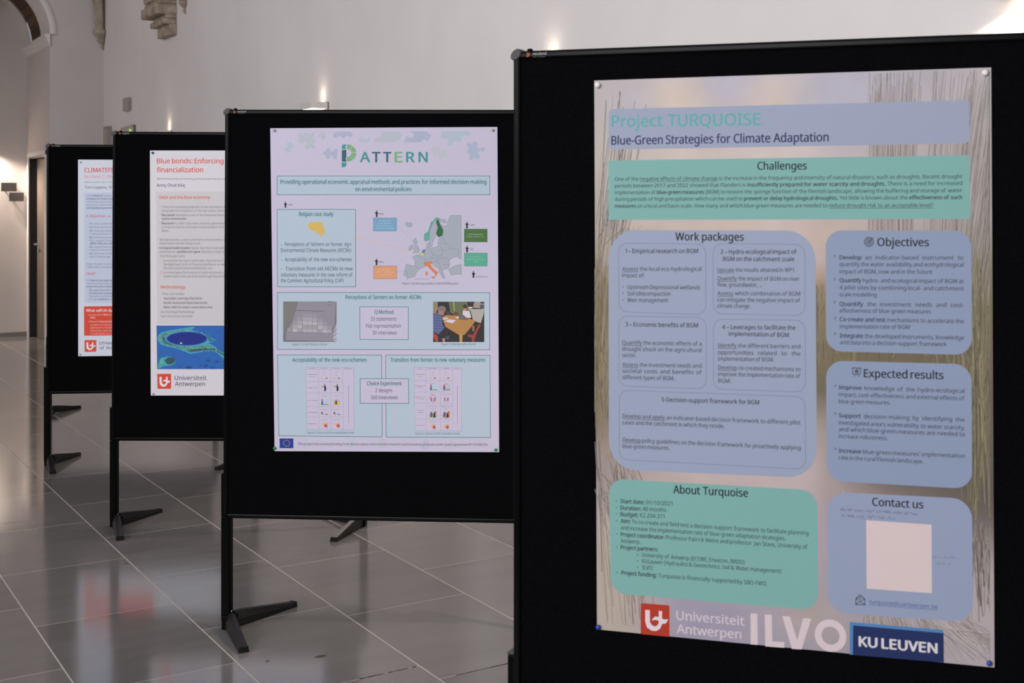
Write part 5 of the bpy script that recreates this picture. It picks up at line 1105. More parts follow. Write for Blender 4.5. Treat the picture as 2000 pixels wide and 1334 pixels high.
  ('p',[(41.8,-924.9),(43.3,-904.0),(64.2,-889.0),(94.1,-881.5),(159.9,-875.6),(201.7,-869.6),(198.7,-875.6),(159.9,-884.5),(118.0,-889.0),(88.1,-901.0),(79.2,-913.0),(91.1,-930.9),(121.0,-945.9),(183.8,-954.9),(255.5,-950.5),(279.4,-946.0),(318.3,-961.0),(336.2,-979.0),(363.1,-997.0),(351.1,-1000.0),(318.3,-976.0),(255.5,-975.9),(198.7,-984.9),(168.8,-974.4),(121.0,-954.9),(70.2,-945.9)],(86,142,132)),
  ('p',[(56.8,-918.9),(64.2,-898.0),(82.2,-893.5),(73.2,-910.0),(82.2,-930.9),(118.0,-950.4),(159.9,-960.9),(141.9,-963.9),(91.1,-951.9),(64.2,-939.9)],(62,98,110)),
  ('p',[(168.8,-974.4),(198.7,-969.9),(255.5,-964.0),(309.3,-964.0),(327.2,-976.0),(363.1,-994.0),(369.1,-1006.0),(339.2,-988.0),(306.3,-973.0),(246.5,-977.4),(201.7,-983.4)],(52,88,92)),
  ('p',[(267.4,-895.1),(291.4,-896.6),(294.3,-913.1),(303.3,-922.1),(330.2,-927.5),(291.4,-932.5),(279.4,-916.1)],(58,104,120)),
  ('e',(177.2,-917.5),104.0,35.3,(62,138,186),0,0,360),
  ('e',(180.2,-917.5),98.0,32.9,(26,50,140),0,0,360),
  ('e',(182.3,-916.6),89.6,29.4,(22,38,124),0,0,360),
  ('p',[(61.0,-910.8),(63.7,-909.9),(66.4,-911.1),(64.3,-911.9)],(110,164,140)),
  ('p',[(245.9,-888.7),(251.7,-886.7),(257.5,-889.3),(252.9,-891.1)],(76,150,160)),
  ('p',[(50.8,-913.8),(53.5,-912.8),(56.2,-914.0),(54.0,-914.9)],(58,100,112)),
  ('p',[(145.1,-958.8),(147.5,-958.0),(149.9,-959.1),(148.0,-959.8)],(48,84,96)),
  ('p',[(66.1,-895.7),(70.4,-894.2),(74.7,-896.1),(71.3,-897.4)],(58,100,112)),
  ('p',[(70.3,-936.0),(75.0,-934.4),(79.6,-936.5),(75.9,-937.9)],(96,160,150)),
  ('p',[(141.2,-961.6),(148.8,-958.9),(156.3,-962.3),(150.3,-964.6)],(58,100,112)),
  ('p',[(203.3,-961.7),(210.7,-959.1),(218.0,-962.5),(212.1,-964.7)],(96,160,150)),
  ('p',[(139.8,-959.2),(144.5,-957.6),(149.2,-959.7),(145.4,-961.1)],(96,160,150)),
  ('p',[(56.8,-915.6),(60.1,-914.4),(63.4,-915.9),(60.8,-916.9)],(58,100,112)),
  ('p',[(49.8,-918.6),(55.9,-916.5),(62.0,-919.2),(57.2,-921.1)],(96,160,150)),
  ('p',[(247.3,-954.9),(254.5,-952.4),(261.6,-955.6),(255.9,-957.8)],(48,84,96)),
  ('p',[(119.8,-955.3),(123.7,-953.9),(127.6,-955.6),(124.5,-956.8)],(48,84,96)),
  ('p',[(62.9,-900.7),(68.7,-898.7),(74.4,-901.3),(69.8,-903.0)],(48,84,96)),
  ('p',[(172.3,-878.2),(177.0,-876.6),(181.7,-878.7),(177.9,-880.1)],(76,150,160)),
  ('p',[(62.3,-897.9),(65.5,-896.8),(68.7,-898.3),(66.1,-899.2)],(76,150,160)),
  ('p',[(57.2,-912.6),(63.0,-910.6),(68.7,-913.2),(64.1,-914.9)],(58,100,112)),
  ('p',[(70.3,-903.3),(75.7,-901.4),(81.1,-903.8),(76.8,-905.4)],(58,100,112)),
  ('p',[(160.3,-961.0),(165.8,-959.1),(171.3,-961.5),(166.9,-963.2)],(48,84,96)),
  ('p',[(114.7,-954.1),(118.8,-952.7),(122.9,-954.5),(119.6,-955.7)],(76,150,160)),
  ('p',[(231.1,-882.3),(236.3,-880.4),(241.6,-882.8),(237.4,-884.4)],(48,84,96)),
  ('p',[(138.8,-958.3),(144.8,-956.2),(150.7,-958.9),(146.0,-960.7)],(76,150,160)),
  ('p',[(206.3,-958.5),(213.9,-955.8),(221.5,-959.2),(215.4,-961.5)],(76,150,160)),
  ('p',[(234.4,-887.9),(240.3,-885.9),(246.2,-888.5),(241.5,-890.3)],(48,84,96)),
  ('p',[(223.3,-959.7),(227.7,-958.2),(232.1,-960.2),(228.6,-961.5)],(110,164,140)),
  ('p',[(77.8,-947.2),(85.3,-944.6),(92.8,-948.0),(86.8,-950.3)],(110,164,140)),
  ('p',[(140.4,-956.8),(147.1,-954.5),(153.7,-957.5),(148.4,-959.5)],(96,160,150)),
  ('p',[(215.6,-957.5),(220.1,-955.9),(224.6,-958.0),(221.0,-959.3)],(58,100,112)),
  ('p',[(59.0,-937.5),(64.4,-935.6),(69.8,-938.0),(65.4,-939.7)],(76,150,160)),
  ('p',[(106.0,-953.0),(112.1,-950.9),(118.1,-953.6),(113.3,-955.4)],(96,160,150)),
  ('p',[(108.3,-951.3),(112.7,-949.8),(117.1,-951.8),(113.6,-953.1)],(58,100,112)),
  ('p',[(45.1,-924.0),(49.8,-922.3),(54.5,-924.5),(50.8,-925.9)],(96,160,150)),
  ('p',[(85.3,-944.1),(89.8,-942.5),(94.3,-944.5),(90.7,-945.9)],(58,100,112)),
  ('p',[(162.9,-881.1),(165.8,-880.1),(168.8,-881.4),(166.4,-882.3)],(58,100,112)),
  ('p',[(51.8,-932.2),(58.3,-929.9),(64.8,-932.8),(59.6,-934.8)],(110,164,140)),
  ('p',[(118.3,-957.7),(125.5,-955.2),(132.6,-958.5),(126.9,-960.6)],(110,164,140)),
  ('p',[(194.1,-880.1),(198.5,-878.5),(203.0,-880.5),(199.4,-881.9)],(48,84,96)),
  ('p',[(218.4,-880.2),(223.1,-878.5),(227.9,-880.7),(224.1,-882.1)],(76,150,160)),
  ('p',[(247.0,-886.8),(252.7,-884.8),(258.4,-887.4),(253.8,-889.1)],(110,164,140)),
  ('p',[(147.4,-958.6),(150.0,-957.7),(152.6,-958.8),(150.5,-959.6)],(58,100,112)),
  ('p',[(73.5,-893.9),(77.1,-892.6),(80.7,-894.3),(77.8,-895.4)],(48,84,96)),
  ('p',[(100.0,-951.7),(104.7,-950.1),(109.3,-952.2),(105.6,-953.6)],(96,160,150)),
  ('p',[(42.5,-922.8),(49.4,-920.4),(56.3,-923.5),(50.8,-925.5)],(110,164,140)),
  ('p',[(167.7,-878.7),(174.0,-876.5),(180.4,-879.3),(175.3,-881.3)],(76,150,160)),
  ('p',[(208.1,-958.1),(211.4,-956.9),(214.6,-958.4),(212.0,-959.3)],(48,84,96)),
  ('p',[(134.5,-880.1),(140.4,-878.0),(146.4,-880.7),(141.6,-882.5)],(110,164,140)),
  ('p',[(173.6,-876.8),(181.2,-874.1),(188.8,-877.6),(182.7,-879.9)],(110,164,140)),
  ('p',[(153.5,-879.9),(158.6,-878.1),(163.7,-880.4),(159.6,-882.0)],(96,160,150)),
  ('p',[(154.5,-878.0),(158.2,-876.7),(162.0,-878.4),(159.0,-879.5)],(48,84,96)),
  ('p',[(117.3,-880.5),(122.6,-878.6),(127.9,-881.0),(123.6,-882.6)],(96,160,150)),
  ('p',[(53.0,-931.4),(58.5,-929.5),(64.0,-931.9),(59.6,-933.6)],(58,100,112)),
  ('p',[(172.8,-880.6),(179.6,-878.2),(186.4,-881.2),(180.9,-883.3)],(110,164,140)),
  ('p',[(67.5,-903.9),(70.2,-902.9),(72.8,-904.2),(70.7,-905.0)],(96,160,150)),
  ('p',[(150.5,-880.8),(155.4,-879.0),(160.3,-881.3),(156.4,-882.7)],(48,84,96)),
  ('p',[(220.8,-954.4),(224.3,-953.2),(227.7,-954.7),(225.0,-955.7)],(58,100,112)),
  ('p',[(189.9,-957.4),(194.8,-955.6),(199.8,-957.9),(195.8,-959.4)],(76,150,160)),
  ('p',[(160.3,-959.8),(163.4,-958.7),(166.5,-960.1),(164.0,-961.1)],(76,150,160)),
  ('p',[(96.6,-885.9),(102.3,-883.9),(108.0,-886.5),(103.4,-888.2)],(76,150,160)),
  ('p',[(104.9,-955.5),(112.1,-953.0),(119.2,-956.3),(113.5,-958.4)],(110,164,140)),
  ('p',[(85.5,-952.1),(92.0,-949.9),(98.4,-952.8),(93.3,-954.7)],(96,160,150)),
  ('p',[(226.4,-881.6),(233.2,-879.2),(240.1,-882.3),(234.6,-884.3)],(110,164,140)),
  ('p',[(52.9,-918.1),(59.0,-915.9),(65.2,-918.7),(60.2,-920.6)],(58,100,112)),
  ('p',[(238.5,-951.8),(243.3,-950.1),(248.2,-952.3),(244.3,-953.8)],(48,84,96)),
  ('p',[(52.9,-928.0),(60.4,-925.4),(67.9,-928.8),(61.9,-931.0)],(110,164,140)),
  ('p',[(172.5,-961.5),(176.4,-960.2),(180.2,-961.9),(177.2,-963.1)],(96,160,150)),
  ('p',[(157.1,-961.4),(161.3,-960.0),(165.5,-961.8),(162.1,-963.1)],(76,150,160)),
  ('p',[(187.3,-877.5),(190.4,-876.5),(193.4,-877.8),(191.0,-878.7)],(48,84,96)),
  ('p',[(177.9,-876.0),(185.4,-873.4),(193.0,-876.8),(187.0,-879.0)],(110,164,140)),
  ('p',[(105.8,-888.4),(109.1,-887.2),(112.5,-888.8),(109.8,-889.8)],(58,100,112)),
  ('p',[(64.0,-907.0),(70.4,-904.7),(76.8,-907.6),(71.7,-909.5)],(76,150,160)),
  ('p',[(109.0,-884.2),(111.5,-883.3),(113.9,-884.4),(112.0,-885.1)],(76,150,160)),
  ('p',[(217.6,-879.5),(221.0,-878.3),(224.4,-879.9),(221.6,-880.9)],(76,150,160)),
  ('p',[(65.2,-902.2),(72.5,-899.7),(79.8,-903.0),(73.9,-905.2)],(96,160,150)),
  ('p',[(201.9,-878.3),(207.5,-876.4),(213.1,-878.9),(208.6,-880.6)],(76,150,160)),
  ('p',[(230.4,-883.3),(234.1,-882.0),(237.8,-883.7),(234.8,-884.8)],(58,100,112)),
  ('p',[(117.0,-952.6),(120.5,-951.3),(124.1,-952.9),(121.2,-954.0)],(48,84,96)),
  ('p',[(57.0,-929.8),(60.0,-928.7),(63.1,-930.1),(60.7,-931.0)],(58,100,112)),
  ('p',[(206.2,-879.6),(210.9,-878.0),(215.6,-880.1),(211.9,-881.5)],(110,164,140)),
  ('p',[(85.1,-952.7),(92.8,-950.0),(100.5,-953.5),(94.3,-955.8)],(96,160,150)),
  ('p',[(200.5,-879.6),(204.3,-878.3),(208.0,-880.0),(205.0,-881.1)],(96,160,150)),
  ('p',[(132.5,-882.4),(137.3,-880.7),(142.0,-882.9),(138.2,-884.3)],(48,84,96)),
  ('p',[(49.4,-920.3),(57.0,-917.7),(64.6,-921.1),(58.5,-923.4)],(96,160,150)),
  ('p',[(157.2,-961.7),(160.1,-960.7),(163.0,-962.0),(160.7,-962.9)],(76,150,160)),
  ('p',[(79.3,-896.7),(84.5,-894.9),(89.6,-897.2),(85.5,-898.8)],(58,100,112)),
  ('p',[(111.4,-884.8),(114.0,-883.9),(116.5,-885.0),(114.5,-885.8)],(58,100,112)),
  ('p',[(84.8,-892.9),(88.1,-891.7),(91.4,-893.2),(88.8,-894.2)],(110,164,140)),
  ('p',[(135.1,-880.8),(139.6,-879.3),(144.1,-881.3),(140.5,-882.6)],(76,150,160)),
  ('p',[(61.8,-936.9),(64.4,-936.0),(67.0,-937.2),(64.9,-938.0)],(48,84,96)),
  ('p',[(215.5,-960.4),(218.1,-959.5),(220.7,-960.7),(218.6,-961.4)],(110,164,140)),
  ('p',[(106.3,-956.3),(114.0,-953.6),(121.7,-957.1),(115.6,-959.4)],(96,160,150)),
  ('p',[(245.3,-948.8),(251.6,-946.6),(257.9,-949.4),(252.9,-951.3)],(110,164,140)),
  ('p',[(195.4,-880.7),(200.1,-879.1),(204.9,-881.2),(201.1,-882.6)],(110,164,140)),
  ('p',[(259.2,-966.8),(261.5,-965.8),(263.8,-967.0),(262.0,-967.7)],(48,84,96)),
  ('p',[(229.1,-963.2),(231.6,-962.2),(234.1,-963.5),(232.1,-964.2)],(48,84,96)),
  ('p',[(249.1,-966.1),(253.2,-964.5),(257.4,-966.5),(254.1,-967.8)],(112,170,150)),
  ('p',[(182.0,-969.0),(186.0,-967.4),(189.9,-969.4),(186.8,-970.5)],(112,170,150)),
  ('p',[(165.7,-969.4),(170.9,-967.3),(176.2,-970.0),(172.0,-971.5)],(96,160,150)),
  ('p',[(314.9,-974.7),(319.3,-973.0),(323.8,-975.2),(320.2,-976.5)],(112,170,150)),
  ('p',[(328.9,-961.5),(332.4,-960.1),(335.9,-961.9),(333.1,-962.9)],(48,84,96)),
  ('p',[(183.5,-973.0),(189.3,-970.7),(195.0,-973.6),(190.4,-975.3)],(96,160,150)),
  ('p',[(178.8,-964.8),(183.9,-962.7),(189.1,-965.3),(184.9,-966.8)],(58,100,112)),
  ('p',[(252.6,-976.9),(257.8,-974.8),(263.1,-977.4),(258.9,-979.0)],(96,160,150)),
  ('p',[(266.8,-964.6),(271.7,-962.7),(276.6,-965.1),(272.7,-966.6)],(48,84,96)),
  ('p',[(186.8,-957.6),(190.0,-956.3),(193.2,-957.9),(190.7,-958.9)],(58,100,112)),
  ('p',[(201.6,-964.2),(205.8,-962.5),(210.0,-964.6),(206.7,-965.9)],(112,170,150)),
  ('p',[(233.0,-963.6),(235.2,-962.7),(237.4,-963.8),(235.6,-964.5)],(96,160,150)),
  ('p',[(174.4,-973.2),(177.4,-972.1),(180.3,-973.5),(178.0,-974.4)],(96,160,150)),
  ('p',[(327.6,-969.8),(331.3,-968.3),(335.1,-970.2),(332.1,-971.4)],(48,84,96)),
  ('p',[(256.9,-977.3),(261.5,-975.5),(266.1,-977.8),(262.4,-979.2)],(48,84,96)),
  ('p',[(247.4,-964.5),(250.6,-963.2),(253.9,-964.8),(251.3,-965.8)],(58,100,112)),
  ('p',[(274.7,-961.2),(279.4,-959.4),(284.1,-961.7),(280.3,-963.1)],(112,170,150)),
  ('p',[(207.3,-970.6),(212.0,-968.7),(216.7,-971.0),(212.9,-972.4)],(48,84,96)),
  ('p',[(201.9,-966.6),(205.9,-965.0),(209.9,-967.0),(206.7,-968.2)],(96,160,150)),
  ('p',[(214.0,-969.9),(217.4,-968.5),(220.7,-970.2),(218.0,-971.2)],(58,100,112)),
  ('p',[(181.5,-961.4),(184.8,-960.1),(188.2,-961.8),(185.5,-962.8)],(96,160,150)),
  ('p',[(330.9,-979.6),(334.5,-978.2),(338.0,-980.0),(335.2,-981.0)],(48,84,96)),
  ('p',[(208.2,-965.7),(210.7,-964.7),(213.2,-966.0),(211.2,-966.8)],(48,84,96)),
  ('p',[(196.0,-964.9),(199.0,-963.7),(202.0,-965.2),(199.6,-966.1)],(58,100,112)),
  ('p',[(289.1,-977.3),(292.0,-976.1),(294.8,-977.6),(292.5,-978.4)],(112,170,150)),
  ('p',[(191.6,-959.2),(195.4,-957.7),(199.3,-959.6),(196.2,-960.8)],(112,170,150)),
  ('p',[(169.0,-975.0),(170.9,-974.2),(172.7,-975.2),(171.2,-975.7)],(58,100,112)),
  ('p',[(224.2,-965.4),(230.0,-963.1),(235.7,-966.0),(231.1,-967.7)],(96,160,150)),
  ('p',[(261.4,-960.6),(264.7,-959.3),(268.1,-960.9),(265.4,-961.9)],(58,100,112)),
  ('p',[(287.7,-961.9),(291.7,-960.3),(295.6,-962.3),(292.4,-963.5)],(96,160,150)),
  ('p',[(254.3,-968.1),(258.0,-966.7),(261.6,-968.5),(258.7,-969.6)],(48,84,96)),
  ('p',[(189.5,-971.5),(192.6,-970.3),(195.7,-971.8),(193.2,-972.8)],(112,170,150)),
  ('p',[(303.6,-979.2),(307.3,-977.7),(311.1,-979.5),(308.1,-980.7)],(112,170,150)),
  ('p',[(318.1,-965.6),(324.1,-963.2),(330.1,-966.2),(325.3,-968.0)],(48,84,96)),
  ('p',[(189.3,-965.0),(193.4,-963.4),(197.4,-965.5),(194.2,-966.7)],(58,100,112)),
  ('p',[(185.1,-967.5),(187.9,-966.4),(190.7,-967.8),(188.5,-968.6)],(58,100,112)),
  ('p',[(181.6,-969.7),(187.2,-967.5),(192.7,-970.3),(188.3,-972.0)],(48,84,96)),
  ('p',[(317.2,-977.0),(322.6,-974.8),(328.0,-977.5),(323.6,-979.1)],(96,160,150)),
  ('p',[(218.1,-977.2),(220.6,-976.2),(223.1,-977.4),(221.1,-978.2)],(96,160,150)),
  ('p',[(285.7,-974.2),(288.3,-973.1),(291.0,-974.4),(288.8,-975.2)],(112,170,150)),
  ('p',[(262.7,-969.7),(267.3,-967.8),(272.0,-970.2),(268.3,-971.6)],(58,100,112)),
  ('p',[(173.7,-959.3),(176.1,-958.4),(178.5,-959.6),(176.6,-960.3)],(96,160,150)),
  ('p',[(185.6,-962.2),(191.0,-960.0),(196.5,-962.8),(192.1,-964.4)],(96,160,150)),
  ('p',[(275.8,-966.4),(280.3,-964.6),(284.7,-966.9),(281.2,-968.2)],(48,84,96)),
  ('p',[(241.0,-973.0),(243.3,-972.1),(245.5,-973.2),(243.7,-973.9)],(58,100,112)),
  ('p',[(327.2,-972.9),(333.0,-970.6),(338.8,-973.5),(334.2,-975.3)],(58,100,112)),
  ('p',[(164.1,-956.6),(170.0,-954.2),(176.0,-957.2),(171.2,-959.0)],(58,100,112)),
  ('p',[(296.1,-976.5),(299.4,-975.2),(302.7,-976.9),(300.1,-977.9)],(58,100,112)),
  ('p',[(270.0,-960.9),(274.0,-959.2),(278.0,-961.3),(274.8,-962.5)],(48,84,96)),
  ('p',[(295.1,-961.7),(298.6,-960.3),(302.1,-962.1),(299.3,-963.2)],(48,84,96)),
  ('p',[(253.9,-975.4),(257.7,-973.9),(261.6,-975.8),(258.5,-977.0)],(96,160,150)),
  ('p',[(247.0,-971.9),(251.2,-970.2),(255.5,-972.4),(252.1,-973.6)],(48,84,96)),
  ('p',[(257.5,-978.4),(261.9,-976.7),(266.2,-978.9),(262.7,-980.2)],(48,84,96)),
  ('p',[(279.6,-965.3),(285.6,-962.9),(291.5,-965.9),(286.8,-967.6)],(112,170,150)),
  ('p',[(252.4,-975.5),(254.6,-974.6),(256.9,-975.7),(255.1,-976.4)],(112,170,150)),
  ('p',[(286.1,-965.2),(288.9,-964.1),(291.7,-965.5),(289.4,-966.3)],(48,84,96)),
  ('p',[(176.0,-973.4),(180.6,-971.6),(185.2,-973.9),(181.5,-975.3)],(96,160,150)),
  ('p',[(284.9,-977.1),(288.4,-975.7),(291.9,-977.5),(289.1,-978.5)],(96,160,150)),
  ('p',[(196.2,-961.9),(200.3,-960.2),(204.5,-962.3),(201.2,-963.5)],(112,170,150)),
  ('p',[(289.8,-963.5),(291.9,-962.7),(293.9,-963.7),(292.3,-964.3)],(112,170,150)),
  ('p',[(289.9,-965.3),(293.0,-964.1),(296.0,-965.7),(293.6,-966.6)],(96,160,150)),
  ('p',[(229.4,-977.4),(234.8,-975.2),(240.1,-977.9),(235.8,-979.5)],(48,84,96)),
  ('p',[(328.5,-965.6),(331.9,-964.2),(335.3,-965.9),(332.6,-966.9)],(48,84,96)),
  ('p',[(266.8,-974.7),(270.6,-973.1),(274.4,-975.1),(271.4,-976.2)],(58,100,112)),
  ('p',[(209.6,-964.6),(212.2,-963.6),(214.8,-964.9),(212.7,-965.7)],(112,170,150)),
  ('p',[(300.0,-964.9),(304.1,-963.2),(308.2,-965.3),(304.9,-966.5)],(48,84,96)),
  ('p',[(213.3,-960.7),(216.7,-959.4),(220.0,-961.0),(217.3,-962.0)],(112,170,150)),
  ('p',[(297.0,-965.1),(302.5,-962.9),(308.1,-965.6),(303.6,-967.3)],(96,160,150)),
  ('p',[(89.1,-1032.0),(91.7,-1030.7),(94.4,-1032.3),(92.2,-1033.4)],(60,110,110)),
  ('p',[(52.8,-1033.2),(56.3,-1031.5),(59.7,-1033.6),(57.0,-1035.0)],(84,150,140)),
  ('p',[(85.7,-1009.8),(89.7,-1007.8),(93.7,-1010.2),(90.5,-1011.8)],(40,72,80)),
  ('p',[(101.5,-1040.9),(106.9,-1038.2),(112.2,-1041.4),(107.9,-1043.6)],(40,72,80)),
  ('p',[(60.6,-1016.5),(65.7,-1013.9),(70.8,-1017.0),(66.8,-1019.0)],(40,72,80)),
  ('p',[(83.9,-1039.1),(86.2,-1037.9),(88.4,-1039.3),(86.6,-1040.2)],(40,72,80)),
  ('p',[(119.1,-1038.3),(121.7,-1037.0),(124.2,-1038.5),(122.2,-1039.5)],(60,110,110)),
  ('p',[(93.7,-1023.7),(99.0,-1021.0),(104.2,-1024.2),(100.0,-1026.3)],(40,72,80)),
  ('p',[(71.1,-1041.5),(76.1,-1039.0),(81.0,-1042.0),(77.0,-1044.0)],(84,150,140)),
  ('p',[(68.5,-1025.4),(73.8,-1022.7),(79.1,-1025.9),(74.9,-1028.0)],(84,150,140)),
  ('p',[(58.3,-1042.9),(60.9,-1041.6),(63.5,-1043.2),(61.4,-1044.2)],(84,150,140)),
  ('p',[(77.8,-1038.2),(80.6,-1036.8),(83.4,-1038.5),(81.2,-1039.6)],(40,72,80)),
  ('p',[(72.2,-1011.4),(74.9,-1010.0),(77.7,-1011.7),(75.5,-1012.7)],(60,110,110)),
  ('p',[(111.2,-1028.6),(115.6,-1026.4),(120.0,-1029.1),(116.5,-1030.8)],(40,72,80)),
  ('p',[(108.2,-1026.6),(111.6,-1024.9),(115.0,-1026.9),(112.3,-1028.3)],(60,110,110)),
  ('p',[(117.1,-1017.5),(122.3,-1014.9),(127.6,-1018.0),(123.4,-1020.1)],(60,110,110)),
  ('p',[(118.3,-1020.1),(122.5,-1018.0),(126.8,-1020.6),(123.4,-1022.3)],(84,150,140)),
  ('p',[(72.0,-1025.8),(76.5,-1023.5),(80.9,-1026.2),(77.3,-1028.0)],(60,110,110)),
  ('p',[(96.3,-1046.0),(98.2,-1045.0),(100.0,-1046.2),(98.5,-1046.9)],(40,72,80)),
  ('p',[(50.6,-1028.0),(53.6,-1026.4),(56.7,-1028.3),(54.2,-1029.5)],(40,72,80)),
  ('p',[(93.0,-1025.2),(95.9,-1023.8),(98.7,-1025.5),(96.4,-1026.6)],(84,150,140)),
  ('p',[(88.8,-1016.9),(91.4,-1015.6),(94.1,-1017.2),(92.0,-1018.2)],(40,72,80)),
  ('p',[(58.7,-1016.6),(62.5,-1014.7),(66.3,-1016.9),(63.3,-1018.5)],(60,110,110)),
  ('p',[(67.5,-1014.0),(71.4,-1012.0),(75.4,-1014.4),(72.2,-1016.0)],(60,110,110)),
  ('p',[(82.4,-1012.7),(86.6,-1010.7),(90.7,-1013.2),(87.4,-1014.8)],(40,72,80)),
  ('p',[(56.1,-1012.4),(60.7,-1010.1),(65.3,-1012.9),(61.6,-1014.7)],(40,72,80)),
  ('p',[(94.8,-1013.8),(99.7,-1011.4),(104.5,-1014.3),(100.7,-1016.3)],(84,150,140)),
  ('p',[(56.3,-1040.3),(59.4,-1038.8),(62.6,-1040.7),(60.1,-1041.9)],(40,72,80)),
  ('p',[(98.6,-1030.7),(102.0,-1029.0),(105.5,-1031.1),(102.7,-1032.4)],(60,110,110)),
  ('p',[(84.8,-1020.0),(88.0,-1018.4),(91.3,-1020.4),(88.7,-1021.7)],(84,150,140)),
  ('p',[(60.8,-1047.6),(65.1,-1045.5),(69.3,-1048.1),(65.9,-1049.8)],(60,110,110)),
  ('p',[(111.2,-1029.2),(115.6,-1027.0),(120.1,-1029.6),(116.5,-1031.4)],(84,150,140)),
  ('p',[(68.2,-1032.3),(71.7,-1030.5),(75.3,-1032.7),(72.4,-1034.1)],(40,72,80)),
  ('p',[(55.5,-1039.3),(60.4,-1036.8),(65.3,-1039.8),(61.4,-1041.8)],(84,150,140)),
  ('p',[(65.5,-1028.7),(69.4,-1026.7),(73.2,-1029.1),(70.1,-1030.6)],(60,110,110)),
  ('p',[(59.2,-1025.4),(63.7,-1023.1),(68.2,-1025.8),(64.6,-1027.6)],(60,110,110)),
  ('p',[(58.2,-1026.0),(62.4,-1023.9),(66.7,-1026.5),(63.3,-1028.1)],(84,150,140)),
  ('p',[(113.0,-1029.4),(115.2,-1028.3),(117.3,-1029.6),(115.6,-1030.5)],(40,72,80)),
  ('p',[(82.2,-1038.6),(87.4,-1036.0),(92.6,-1039.2),(88.4,-1041.2)],(40,72,80)),
  ('p',[(99.1,-1017.3),(102.3,-1015.7),(105.5,-1017.6),(102.9,-1018.9)],(84,150,140)),
  ('p',[(146.4,-937.5),(153.9,-935.5),(158.7,-942.3),(147.9,-942.3)],(210,204,200)),
  ('p',[(37.3,-1062.7),(43.3,-1035.7),(52.3,-1011.8),(82.2,-1004.3),(118.0,-1008.8),(130.0,-1020.8),(118.0,-1041.7),(91.1,-1050.7),(67.2,-1050.7),(49.3,-1062.7)],(66,150,158)),
  ('p',[(70.2,-1023.7),(88.1,-1008.8),(118.0,-1008.8),(128.5,-1020.8),(112.0,-1038.7),(88.1,-1044.7)],(44,78,86)),
  ('p',[(46.3,-1020.7),(67.2,-1011.8),(64.2,-1035.7),(49.3,-1044.7)],(84,164,150)),
  ('e',(245.0,-1047.8),6.6,3.3,(36,66,130),0,0,360),
  ('e',(271.9,-1050.8),10.8,5.4,(36,66,130),0,0,360),
  ('e',(283.9,-1023.9),8.9,4.5,(36,66,130),0,0,360),
  ('e',(325.7,-1029.9),10.2,5.1,(36,66,130),0,0,360),
  ('e',(189.7,-1058.3),15.0,7.4,(36,66,130),0,0,360),
  ('e',(303.3,-1059.8),8.4,4.2,(36,66,130),0,0,360),
  ('e',(144.9,-1052.2),6.0,3.0,(36,66,130),0,0,360),
 ]),
 ('red_emblem',None,1,[
  ('r',[(35.8,-1089.0),(103.1,-1089.0),(103.1,-1162.1),(36.7,-1162.1)],2,(206,66,48)),
 ]),
 ('red_emblem','emblem_letter',2,[
  ('p',[(46.6,-1103.9),(46.9,-1131.9),(51.0,-1145.0),(60.6,-1151.5),(72.5,-1151.6),(81.9,-1144.7),(86.2,-1133.4),(93.8,-1132.2),(98.1,-1127.0),(99.7,-1120.5),(95.0,-1122.9),(86.1,-1121.7),(86.1,-1103.7),(78.4,-1103.6),(78.5,-1118.2),(69.9,-1117.7),(64.7,-1122.6),(62.3,-1127.7),(69.9,-1125.5),(75.9,-1125.8),(79.0,-1129.6),(75.9,-1137.2),(69.5,-1141.2),(62.9,-1138.6),(58.1,-1132.2),(57.3,-1103.7)],(216,206,212)),
 ]),
 ('university_lettering',None,1,[
  ('t','Universiteit',(120.4,-1119.0),(274.9,-1119.1),20.98,(66,70,92),0.4),
  ('t','Antwerpen',(121.9,-1148.4),(268.0,-1148.5),20.98,(66,70,92),0.4),
 ]),
]
